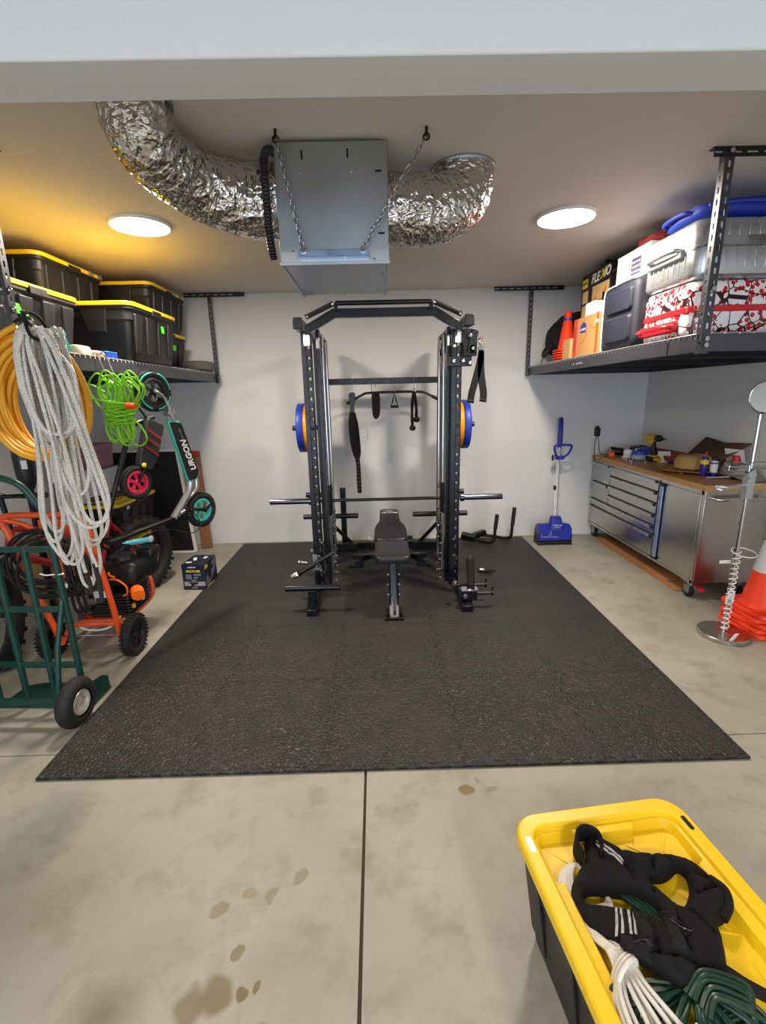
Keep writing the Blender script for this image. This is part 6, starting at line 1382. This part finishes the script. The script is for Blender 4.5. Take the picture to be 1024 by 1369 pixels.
g = G(); g.lathe([(.0283, .0), (.0283, .035)], 28); g.lathe([(.0283, .105), (.0283, .118)], 28); g.build('blue_band', 'can_blue', c2)
c3 = can(2.95, 3.76, .17, .032, 'red', True, 'can with a red cap standing behind the blue spray can', 'red')
# cardboard
t = thing('brown_cardboard_sheet', 'dark brown bent cardboard sheet leaning on the right wall above the worktop', 'cardboard', (2.97, 4.0, 1.05))
q = [(2.90, 4.36, 1.02), (2.985, 4.20, 1.235), (3.0, 3.98, 1.20), (2.99, 3.82, 1.215), (2.985, 3.66, 1.225), (2.90, 3.80, 1.10), (2.86, 3.95, .965), (2.87, 4.2, .955)]
g = G(); ctr = (2.95, 4.0, 1.12); g.add([ctr]+q, [(0, i+1, (i+1) % 8+1) for i in range(8)]); g.build('sheet', 'brown_card', t, 0, True, solid=.004)
g = G(); g.box((2.95, 3.78, 1.10), (.002, .16, .15), (0, -20, 15)); obj1(g, 'white_paper_sheet', 'white_paper', 'white paper sheet leaning on the wall below the brown cardboard', 'paper')
mat('grey_cloth', '8f8b84', .85, vary=.15, bump=.4)
t = thing('fabric_hat', 'grey fabric cap lying on the worktop behind the chrome stand', 'cap', (2.88, 3.62, WZ))
g = G(); lump(g, (2.90, 3.66, WZ+.055), (.20, .24, .12), 5, .18, 24, 16, .75); g.build('crown', 'grey_cloth', t, 0, True, ang=60)
g = G(); g.loft([[(2.90+.11*cos(a)*s, 3.52-.09*abs(sin(a))*s+.03, WZ+z+.02*cos(a)**2) for a in [pi*k/14 for k in range(15)]] for s, z in ((.2, .03), (.6, .028), (1, .01), (.98, .004), (.5, .02))]); g.build('brim', 'grey_cloth', t, 0, True, ang=60)
t = thing('screwdriver', 'long screwdriver with a black grip lying at the front near end of the worktop', 'screwdriver', (2.80, 3.62, WZ))
g = G(); g.cyl((2.81, 3.62, WZ+.02), (2.94, 3.57, WZ+.022), .019, .017, n=16); g.build('grip', 'black_rubber', t, .004, True)
g = G(); g.cyl((2.66, 3.68, WZ+.008), (2.81, 3.62, WZ+.02), .005, n=10); g.build('shaft', 'chrome', t, 0, True)
t = thing('marker_pen', 'thin pinkish marker lying in front of the straw hat', 'pen', (2.60, 3.98, WZ))
g = G(); g.cyl((2.60, 3.90, WZ+.007), (2.62, 4.04, WZ+.007), .007, n=12); g.build('barrel', 'salmon', t, 0, True); g = G(); g.cyl((2.62, 4.04, WZ+.007), (2.624, 4.07, WZ+.007), .0078, n=12); g.build('cap', 'white_plastic', t, 0, True)
# ---------------------------------------------------------------- chrome stand
t = thing('chrome_mirror_stand', 'tall chrome stand with round base, glass trays and a round mirror, right foreground', 'mirror stand', (2.36, 2.88, 0))
g = G(); g.lathe([(.001, .0), (.15, .0), (.155, .004), (.155, .026), (.15, .031), (.03, .034), (.001, .034)], 64); g.build('base', 'stainless', t, 0, ang=30)
g = G()
for z0, z1, r in ((.03, .62, .013), (.62, 1.10, .0115), (1.10, 1.50, .013)): g.cyl((0, 0, z0), (0, 0, z1), r, n=20)
for z in (.34, .47, .62, .80, 1.10, 1.48): g.cyl((0, 0, z-.01), (0, 0, z+.01), .017, n=20)
g.build('pole', 'chrome', t, .001)
g = G(); g.torus(.10, .006, TR((.04, .0, 1.60), (86, 0, -52)), 40, 10); g.tube([(0, 0, 1.49), (.015, -.0, 1.505)], .010, 10); g.build('mirror_frame', 'chrome', t, 0)
mat('mirror_glass', 'dfe6ea', .03, 1.0, vary=0)
g = G(); g.cyl(TR((.04, .0, 1.60), (86, 0, -52)) @ V((0, 0, -.003)), TR((.04, .0, 1.60), (86, 0, -52)) @ V((0, 0, .003)), .098, n=48); g.build('mirror', 'mirror_glass', t, 0)
m_, n_, b_, tcx = raw('tray_glass'); b_.inputs['Base Color'].default_value = (.85, .95, .92, 1); b_.inputs['Transmission Weight'].default_value = 1; b_.inputs['Roughness'].default_value = .04
g = G(); g.loft([[(x, y, z) for x, y in rrect(.30, .15, .06, 6)] for z in (1.165, 1.171)]); g.build('glass_tray', 'tray_glass', t, 0)
g = G(); g.tube([(x, y, 1.19) for x, y in rrect(.30, .15, .06, 6)], .0035, 8, True)
for x, y in ((-.14, 0), (.14, 0), (-.07, -.073), (.07, -.073)): g.cyl((x, y, 1.155), (x, y, 1.195), .007, n=10)
g.build('tray_rail', 'chrome', t, 0)
g = G(); g.tube([(0, 0, 1.06), (-.08, -.03, 1.06), (-.18, -.06, 1.055)], .012, 12); g.tube([(-.18, -.06, 1.055), (-.21, -.05, 1.06), (-.23, -.03, 1.05), (-.20, -.05, 1.035)], .012, 10, sm=4); g.tube([(0, 0, 1.06), (.10, -.03, 1.06), (.2, -.05, 1.045), (.2, .03, 1.045), (.08, .03, 1.055)], .006, 8, sm=4, closed=True)
g.bb((-.028, -.028, .97), (.018, .018, 1.11)); g.box((-.02, -.03, 1.13), (.05, .03, .045), (0, -30, 0)); g.build('side_arm', 'silver', t, .004)
g = G(); g.tube([(-.01+.02*cos(a)*(1+.2*sin(a*.3)), -.02+.02*sin(a), .05+.57*a/(2*pi*16)) for a in [2*pi*k/14 for k in range(14*16)]], .0038, 6); g.torus(.07, .004, TR((.05, 0, .60), (10, 0, 0)), 30, 6); g.build('coiled_wire', 'white_plastic', t, 0)
rnd = random.Random(9); g = G()
for i in range(9): g.tube([(-.02+rnd.uniform(-.03, .03), -.03, .30+rnd.uniform(-.05, .06)), (-.02+rnd.uniform(-.04, .04), -.045, .31+rnd.uniform(-.05, .05)), (rnd.uniform(-.03, .04), -.03, .30+rnd.uniform(-.05, .05))], .004, 6, sm=4)
g.build('wire_knot', 'white_plastic', t, 0)
g = G(); g.box((-.035, -.14, .06), (.03, .006, .07), (25, 0, 15)); g.box((-.05, .02, .53), (.09, .004, .022), (0, 5, 10)); g.build('paper_tag', 'pale_blue' if False else 'white_paper', t, .001)
# ---------------------------------------------------------------- big cone stack
kc = []
for k in range(5):
    lb = ['large orange traffic cone with white band, bottom of the floor stack on the right', 'large orange traffic cone second from the bottom of the floor stack', 'large orange traffic cone in the middle of the floor stack', 'large orange traffic cone fourth from the bottom of the floor stack', 'large orange traffic cone on top of the floor stack, white band visible'][k]
    if k == 0: kc.append(make_cone('large_traffic_cone', lb, (2.70, 2.98, 0), .37, .71, .135, [(.28, .50, 'reflective_white')], 'large cones stacked on the floor', th=.032))
    else: kc.append(dup(kc[0], (2.70+.006*(k % 2), 2.98, .036*k), (0, 0, 6*((k*7) % 5-2)), lb))
kc[0].rotation_euler = (0, 0, .12)
# ---------------------------------------------------------------- blue snow shovel
t = thing('electric_snow_shovel', 'blue electric snow shovel standing upright against the back wall', 'snow shovel', (1.95, 5.0, 0))
mat('shovel_blue', '1b2f9c', .4, vary=.08)
g = G()
def sect(y, z0, z1, w, r): return [(1.95+x, y, (z0+z1)/2+q) for x, q in rrect(w, z1-z0, r, 4)]
g.loft([sect(4.90, .05, .10, .37, .02), sect(4.91, .05, .20, .37, .02), sect(4.95, .06, .235, .36, .03), sect(5.03, .06, .225, .36, .03), sect(5.08, .06, .18, .35, .03)]); g.build('housing', 'shovel_blue', t, .004, True)
g = G(); g.cyl((1.775, 4.95, .05), (2.125, 4.95, .05), .05, n=28); g.bb((1.77, 4.90, .02), (2.13, 4.91, .06)); g.build('auger', 'black_rubber', t, 0, True)
for k in (-1, 1): 
    g = G(); g.bb((1.95+k*.181-.003, 4.89, .005), (1.95+k*.181+.003, 5.06, .13)); g.build('side_plate', 'black_plastic', t, .003, True)
g = G(); g.loft([[(1.965+x*s, 4.94+.03*dz+q*s, .17+.15*dz) for x, q in rrect(.15, .10, .03, 4)] for dz, s in ((0, 1.05), (.3, 1.0), (.8, .8), (1.0, .68))]); g.build('motor_cover', 'shovel_blue', t, .004, True)
wtext('SNOW JOE', .02, facing((1.965, 4.886, .235), (1, 0, 0), (0, .15, 1)), 'white_paper', t); wtext('ELECTRIC', .014, facing((1.965, 4.888, .21), (1, 0, 0), (0, .15, 1)), 'white_paper', t)
g = G(); g.tube([(1.80, 4.898, .13), (1.80, 4.898, .10), (1.88, 4.898, .10), (1.88, 4.898, .13)], .002, 6); g.tube([(1.90, 4.898, .17), (1.90, 4.898, .10), (1.98, 4.898, .095)], .002, 6); g.build('white_mark', 'white_plastic', t, 0, True)['kind'] = 'stuff'
A, B2 = V((1.968, 4.99, .30)), V((2.058, 5.235, 1.38)); P_ = lambda u: A.lerp(B2, u)
g = G(); g.tube([P_(0), P_(.72)], .0135, 14); g.build('shaft', 'silver', t, 0, True)
g = G(); g.tube([P_(.70), P_(.735), P_(.76), P_(.88), P_(.98), P_(1.0)], .026, 18, rf=lambda u, a: (.9, 1.0, 1.12, 1.05, .95, .55)[min(5, int(u*5.01))]); g.build('top_grip', 'shovel_blue', t, 0, True)
H = P_(.62); g = G(); g.tube([H+V(p) for p in ((-.03, -.04, -.02), (-.07, -.08, .03), (-.092, -.10, .10), (-.07, -.105, .125), (.07, -.105, .125), (.092, -.10, .10), (.07, -.08, .03), (.03, -.04, -.02))], .012, 12, sm=5); g.box(H+V((0, -.02, -.02)), (.09, .05, .04)); g.build('d_handle', 'shovel_blue', t, .004, True)
g = G(); g.box(H+V((-.075, -.02, -.02)), (.02, .03, .06)); g.box(P_(.30)+V((-.03, -.01, 0)), (.022, .03, .05)); g.build('clamp_knob', 'black_plastic', t, .004, True)
g = G(); g.tube([P_(.0)+V((-.02, -.015, 0)), P_(.30)+V((-.022, -.015, 0)), P_(.6)+V((-.02, -.015, 0))], .003, 6); g.build('power_cord', 'silver', t, 0, True)
# ---------------------------------------------------------------- foreground tote
ft = thing('open_tote', 'black tote with a recessed yellow lid standing on the floor in the right foreground', 'storage tote', (.699, .797, 0), 6.3)
TW, TL, TH = .545, .805, .38
g = rloft([(TW*.76, TL*.83, .05, 0), (TW*.78, TL*.85, .05, .01), (TW*.88, TL*.92, .06, .25), (TW*.90, TL*.935, .06, .26), (TW*.92, TL*.945, .06, .31), (TW*.95, TL*.962, .06, .315), (TW*.95, TL*.962, .06, .328)], 8)
for s in (-1, 1):
    for yy in (-.27, -.09, .09, .27):
        g.add([(s*a, yy+dy, z) for a, z in ((TW*.385, .04), (TW*.455, .32), (TW*.385+.012, .05), (TW*.455+.012, .315)) for dy in (-.045, .045)], [(4, 5, 7, 6), (0, 2, 6, 4), (1, 3, 7, 5), (2, 3, 7, 6), (0, 1, 5, 4)])
g.build('body', 'tote_black', ft, .003)
# lid: rim, stepped inner wall, tray floor
def notch(w, l, r, d, n=8):
    """rounded rectangle whose long and end walls step inwards in the middle"""
    out = []
    base = rrect(w, l, r, n)
    return base
def stepped(w, l, r, st, k=1.0):
    """inner outline with the moulded steps of the lid: wide at corners, narrower mid-sides"""
    P = []
    hw, hl = w/2, l/2
    e = .045; s_ = .012*k
    # right side going up, steps inward between +-0.14..0.24
    def arc(cx, cy, a0): 
        for i in range(7):
            a = radians(a0+90*i/6); P.append((cx+r*cos(a), cy+r*sin(a)))
    arc(hw-r, hl-r, 0)
    P.extend([(hw*.45, hl), (hw*.45-s_, hl-st), (-hw*.45+s_, hl-st), (-hw*.45, hl)])
    arc(-hw+r, hl-r, 90)
    P.extend([(-hw, hl*.60), (-hw+st, hl*.60-s_), (-hw+st, -hl*.60+s_), (-hw, -hl*.60)])
    arc(-hw+r, -hl+r, 180)
    P.extend([(-hw*.45, -hl), (-hw*.45+s_, -hl+st), (hw*.45-s_, -hl+st), (hw*.45, -hl)])
    arc(hw-r, -hl+r, 270)
    P.extend([(hw, -hl*.60), (hw-st, -hl*.60+s_), (hw-st, hl*.60-s_), (hw, hl*.60)])
    return P
def outer_like(w, l, r):
    """outer rim sampled in the same order as stepped()"""
    P = []; hw, hl = w/2, l/2
    def arc(cx, cy, a0):
        for i in range(7):
            a = radians(a0+90*i/6); P.append((cx+r*cos(a), cy+r*sin(a)))
    arc(hw-r, hl-r, 0); P.extend([(hw*.45, hl), (hw*.42, hl), (-hw*.42, hl), (-hw*.45, hl)])
    arc(-hw+r, hl-r, 90); P.extend([(-hw, hl*.60), (-hw, hl*.57), (-hw, -hl*.57), (-hw, -hl*.60)])
    arc(-hw+r, -hl+r, 180); P.extend([(-hw*.45, -hl), (-hw*.42, -hl), (hw*.42, -hl), (hw*.45, -hl)])
    arc(hw-r, -hl+r, 270); P.extend([(hw, -hl*.60), (hw, -hl*.57), (hw, hl*.57), (hw, hl*.60)])
    return P
R3 = lambda P, z: [(x, y, z) for x, y in P]
g = G()
g.loft([R3(outer_like(TW*.955, TL*.965, .06), .318), R3(outer_like(TW*.96, TL*.97, .06), .343), R3(outer_like(TW, TL, .075), .345), R3(outer_like(TW+.004, TL+.004, .077), .352), R3(outer_like(TW+.002, TL+.002, .076), .376), R3(outer_like(TW-.010, TL-.010, .07), .383),
        R3(outer_like(TW-.075, TL-.085, .05), .383), R3(outer_like(TW-.085, TL-.095, .045), .378), R3(outer_like(TW-.090, TL-.10, .042), .366), R3(stepped(TW-.105, TL-.115, .035, .022), .364), R3(stepped(TW-.125, TL-.135, .03, .024), .338), R3(stepped(TW-.22, TL-.22, .02, .01), .336)], cap=False)
P = stepped(TW-.22, TL-.22, .02, .01); g.add([(0, 0, .336)]+R3(P, .336), [(0, i+1, (i+1) % len(P)+1) for i in range(len(P))])
g.build('lid', 'tote_yellow', ft, .0015, ang=30)
for sx in (-1, 1):
    for sy in (-1, 1):
        g = G(); g.loft([[(sx*(TW/2-.024)+x, sy*(TL*.5-.10)+y, z) for x, y in rrect(.014, .048, .0065, 4)] for z in (.3825, .384)]); g.build('hasp_slot', 'black_matte' if not (sx < 0 and sy > 0) else 'silver', ft, 0)
g = G()
for a, b in (((-.15, .20), (-.05, .30)), ((.05, .30), (.16, .20)), ((.17, .05), (.10, .16)), ((.16, -.02), (.16, -.2)), ((-.16, .1), (-.16, -.1)), ((.06, .08), (.18, .04)), ((-.2, .33), (-.12, .24)), ((.2, .33), (.12, .24))):
    g.bar((a[0], a[1], .3365), (b[0], b[1], .3365), .008, .004)
g.build('moulded_rib', 'tote_yellow', ft, .001)['kind'] = 'stuff'
# ---------------------------------------------------------------- white cord bundle
mat('cord_white', 'd9d6cf', .4, vary=.05); mat('cord_green', '0b3328', .35, vary=.25)
t = thing('white_extension_cord', 'white extension cord bundle with a wrapped knot lying on the yellow lid', 'extension cord', (.53, .75, .345))
rnd = random.Random(31); g = G()
kn = V((.535, .795, .372))
for i in range(6):   # strands rising from the knot up round the left of the vest
    o = .007*i
    g.tube([kn+V((-.012+.005*i, .01, .004*(i % 3))), (.500+o*.8, .850, .355+.004*(i % 3)), (.474+o, .905, .352+.005*(i % 2)), (.466+o, .955, .352), (.480+o*.9, 1.0, .353), (.52+o*.5, 1.03, .353), (.56, 1.02-o, .352), (.585, .97-o, .350), (.575, .93-o*.5, .350), (.54, .918, .350), (.52, .90, .352)], .0052, 8, sm=7)
for i in range(22):  # fan below the knot, looping back under
    u = i/21; xb = .465+.155*u+rnd.uniform(-.01, .01); yb = .53+rnd.uniform(-.04, .05); j = rnd.uniform(-.006, .006); zz = .348+.014*(i % 4)
    g.tube([kn+V((-.018+.034*u, .015, .002*(i % 3))), kn+V((-.022+.05*u, -.03, .004)), (.488+.095*u+j, .715, zz), (.478+.135*u+j, .66, zz), (xb+.005, yb+.06, zz), (xb+.02, yb, zz-.002), (xb+.045, yb+.05, zz), (.50+.13*u-j, .66, zz+.004)], .0052, 8, sm=7)
g.build('cord_loops', 'cord_white', t, 0, True)
g = G()
for k in range(3): g.tube([kn+V((-.030+.062*(.5+.5*cos(a)), -.018-.010*k+.020*cos(a)+.006*sin(a), -.006+.024*sin(a)+.006*k)) for a in [2*pi*q/20 for q in range(20)]], .0054, 8, True)
g.build('wrap', 'cord_white', t, 0, True)
g = G(); g.box((.462, .955, .355), (.034, .024, .018), (0, 0, 5)); g.build('plug', 'white_plastic', t, .004, True)
g = G(); 
for dy in (-.006, .006): g.box((.436, .955+dy, .356), (.018, .0015, .006))
g.build('prongs', 'steel', t, 0, True)
t = thing('green_cord_bundle', 'dark green extension cord bundle half under the black vest on the yellow lid', 'extension cord', (.68, .69, .345))
g = G(); c0 = V((.67, .735, .37))
for i in range(24):
    u = ((i*7 % 24)+rnd.uniform(-1.5, 1.5))/23; a0 = 2.9+3.4*u+rnd.uniform(-.12, .12); L = .12+rnd.uniform(-.03, .06); d = V((cos(a0), sin(a0)*1.1, 0)); w = V((-d.y, d.x, 0))*rnd.uniform(.006, .022); zz = .014*sin(i*1.7)+.006
    g.tube([c0+d*.015, c0+d*L*.4+w*.8+V((0, 0, zz)), c0+d*L*.8+w+V((0, 0, zz*.6)), c0+d*L+V((0, 0, -.008)), c0+d*L*.8-w+V((0, 0, zz*.3)), c0+d*L*.4-w*.7+V((0, 0, zz))], .0055, 8, closed=True, sm=6)
for i in range(6):   # top loops sweeping right
    y = .752-.012*i+rnd.uniform(-.006, .006); g.tube([(.64+.004*i, y-.03, .385+.003*(i % 3)), (.69, y-.003, .402+.003*(i % 2)), (.74, y-.008-.002*i, .398), (.783-.006*i, y-.024, .385), (.775-.006*i, y-.045, .375), (.73, y-.05, .372), (.68, y-.06, .37)], .0055, 8, sm=6)
for i in range(4): g.tube([(.60+.013*i, .97, .352), (.625+.012*i, .93, .362), (.655+.010*i, .885, .365), (.68+.008*i, .84, .362)], .0052, 8, sm=5)
g.build('cord_loops', 'cord_green', t, 0, True)
# ---------------------------------------------------------------- weight vest
from mathutils.geometry import delaunay_2d_cdt
def smooth_poly(P, k=5): return [(v.x, v.y) for v in catmull([(x, y, 0) for x, y in P], k, True)]
VO = smooth_poly([(.575, 1.06), (.592, 1.10), (.628, 1.101), (.672, 1.062), (.72, 1.048), (.773, 1.042), (.82, 1.035), (.855, 1.015), (.881, .972), (.885, .93), (.870, .895), (.845, .872), (.822, .862), (.810, .835), (.800, .81), (.778, .775), (.748, .752), (.715, .755), (.68, .733), (.648, .722), (.628, .73), (.600, .758), (.569, .786), (.545, .812), (.515, .845), (.493, .874), (.486, .905), (.485, .94), (.500, .972), (.525, 1.0), (.555, 1.03)], 4)
VH = smooth_poly([(.712, .970), (.745, .973), (.775, .983), (.806, 1.000), (.820, .985), (.810, .955), (.790, .930), (.765, .908), (.745, .905), (.730, .93)], 3)
VN = smooth_poly([(.515, .934), (.545, .944), (.60, .938), (.64, .930), (.67, .908), (.690, .885), (.675, .874), (.64, .882), (.60, .898), (.55, .906), (.515, .912)], 3)
def inside(p, P):
    r = False; n = len(P); x, y = p
    for i in range(n):
        x1, y1 = P[i]; x2, y2 = P[i-1]
        if (y1 > y) != (y2 > y) and x < (x2-x1)*(y-y1)/(y2-y1)+x1: r = not r
    return r
def sdist(p, P):
    b = 9; px_, py_ = p
    for i in range(len(P)):
        ax_, ay_ = P[i-1]; bx_, by_ = P[i]; dx, dy = bx_-ax_, by_-ay_; L2 = dx*dx+dy*dy+1e-12
        t_ = max(0, min(1, ((px_-ax_)*dx+(py_-ay_)*dy)/L2)); q = (px_-ax_-t_*dx)**2+(py_-ay_-t_*dy)**2
        if q < b: b = q
    return sqrt(b)
def vbase(x, y):
    # rests higher where the cords lie beneath it
    return .352+.030*math.exp(-(((x-.63)/.10)**2+((y-.78)/.08)**2))+.008*math.exp(-(((x-.52)/.05)**2+((y-.90)/.07)**2))
def vtop(x, y):
    p = (x, y); d = min(sdist(p, VO), sdist(p, VH), sdist(p, VN)); u = min(1, d/.022)
    h = .036*sqrt(max(0, 1-(1-u)**2))
    q = V((x*16, y*16, 3)); h += .014*noise.noise(q)*u+.009*noise.noise(q*2.7)*u+.004*noise.noise(q*6)*u
    # seams between the padded panels
    for (sx_, sy_, dx_, dy_) in ((.672, 1.04, -.12, -1), (.735, 1.0, .55, 1), (.64, .85, .25, 1), (.70, .80, .3, 1), (.62, .78, 1, -.2), (.83, .93, 1, .25), (.84, .98, .8, -.6), (.78, .85, -.5, 1)):
        n_ = sqrt(dx_*dx_+dy_*dy_); dd = abs((x-sx_)*dy_-(y-sy_)*dx_)/n_; al = abs((x-sx_)*dx_+(y-sy_)*dy_)/n_
        if al < .08: h -= .016*math.exp(-(dd/.0045)**2)*u
    return vbase(x, y)+max(h, 0)
pts = []; edges = []
for P in (VO, VH, VN):
    o = len(pts); pts += [V(p) for p in P]; edges += [(o+i, o+(i+1) % len(P)) for i in range(len(P))]
nb_ = len(pts); rnd = random.Random(2); st = .0075; y = .715
while y < 1.11:
    x = .48
    while x < .89:
        p = (x+rnd.uniform(-.001, .001), y+rnd.uniform(-.001, .001))
        if inside(p, VO) and not inside(p, VH) and not inside(p, VN) and min(sdist(p, VO), sdist(p, VH), sdist(p, VN)) > .003: pts.append(V(p))
        x += st
    y += st
cv, ce, cf, *_ = delaunay_2d_cdt(pts, edges, [], 0, 1e-5)
tris = []
for f in cf:
    c = (sum(cv[i].x for i in f)/len(f), sum(cv[i].y for i in f)/len(f))
    if inside(c, VO) and not inside(c, VH) and not inside(c, VN): tris.append(tuple(f))
t = thing('weight_vest', 'black padded weight vest with pale stripes sprawled over the cords on the yellow lid', 'vest', (.68, .9, .345))
g = G(); nv = len(cv)
g.add([(v.x, v.y, vtop(v.x, v.y)) for v in cv]+[(v.x, v.y, vbase(v.x, v.y)-.004) for v in cv], tris+[tuple(i+nv for i in reversed(f)) for f in tris])
from collections import Counter
cnt = Counter()
for f in tris:
    for i in range(len(f)): cnt[tuple(sorted((f[i], f[(i+1) % len(f)])))] += 1
g.add([], [])
for (a, b), c in cnt.items():
    if c == 1: g.f.append([a, b, b+nv, a+nv]); g.m.append(0)
mat('vest_fabric', '0a0a0b', .82, vary=.35, bump=.7, bscale=420, spec=.3)
vb = g.build('padded_body', 'vest_fabric', t, 0, True, ang=75)
# rolled collar loop at the upper left
g = G(); LP = catmull([(.545, 1.02, .37), (.540, 1.06, .375), (.558, 1.095, .38), (.592, 1.108, .38), (.622, 1.09, .378), (.622, 1.05, .375), (.60, 1.02, .37)], 6); g.loft([[(p.x, p.y, p.z-.022), (p.x+(.585-p.x)*.16, p.y+(1.055-p.y)*.16, p.z-.024), (p.x+(.585-p.x)*.30, p.y+(1.055-p.y)*.30, p.z+.030), (p.x+(.585-p.x)*.20, p.y+(1.055-p.y)*.20, p.z+.038), (p.x+(.585-p.x)*.06, p.y+(1.055-p.y)*.06, p.z+.034)] for p in LP]); g.build('shoulder_loop', 'vest_fabric', t, 0, True)
g = G(); g.tube([(.87, .965, .372), (.882, .93, .38), (.868, .895, .378), (.835, .868, .372)], .012, 12, sm=6); g.build('edge_roll', 'vest_fabric', t, 0, True)
def ribbon(a, b, w, n=14, lift=.0012, top=None):
    g = G(); a, b = V(a), V(b); d = (b-a); nrm = V((-d.y, d.x)).normalized()*w/2; vs = []
    for i in range(n+1):
        p = a.lerp(b, i/n); 
        for s in (-1, 1): q = p+nrm*s; vs.append((q.x, q.y, vtop(q.x, q.y)+lift))
    g.add(vs, [(2*i, 2*i+1, 2*i+3, 2*i+2) for i in range(n)]); return g
mat('stripe_grey', 'a9aaac', .5)
for a, b in (((.576, .890), (.543, .824)), ((.587, .889), (.556, .822)), ((.604, .886), (.574, .818)), ((.616, .885), (.587, .820)), ((.612, 1.075), (.662, 1.018)), ((.607, 1.067), (.656, 1.010))):
    ribbon(a, b, .0058).build('reflective_stripe', 'stripe_grey', t, 0, True)
for a, b, w in (((.63, .89), (.60, .80), .03), ((.545, .81), (.60, .775), .028), ((.70, .885), (.665, .78), .03)): ribbon(a, b, w, lift=.002).build('webbing_strap', 'black_fabric', t, 0, True, solid=.002)
def onv(x, y, l=.004): return (x, y, vtop(x, y)+l)
g = G(); g.tube([onv(.686, .858), onv(.716, .850), onv(.725, .826), onv(.700, .832), ], .0022, 8, closed=True, sm=3); g.build('buckle', 'dark_chrome', t, 0, True)
g = G(); g.tube([onv(.556, .806), onv(.59, .803), onv(.60, .796), onv(.608, .788)], .0026, 8, sm=3); g.tube([onv(.598, .802), onv(.607, .80), onv(.607, .789), onv(.597, .79)], .0026, 8, closed=True); g.build('strap_slider', 'black_plastic', t, 0, True)
g = G(); P = catmull([(.745, .775, .372), (.775, .752, .368), (.80, .735, .362), (.84, .71, .36), (.88, .69, .362)], 5); g.loft([[(p.x-.006, p.y-.014, p.z), (p.x+.006, p.y+.014, p.z), (p.x+.006, p.y+.014, p.z+.004), (p.x-.006, p.y-.014, p.z+.004)] for p in P]); g.build('waist_strap', 'black_fabric', t, 0, True)
g = G()
for i in range(5): g.tube([(.742+.005*i, .715, .372), (.745+.008*i, .69, .368), (.75+.009*i, .665-.004*(i % 2), .36)], .0035, 6, sm=3)
g.build('frayed_end', 'brown_card', t, 0, True)['kind'] = 'stuff'
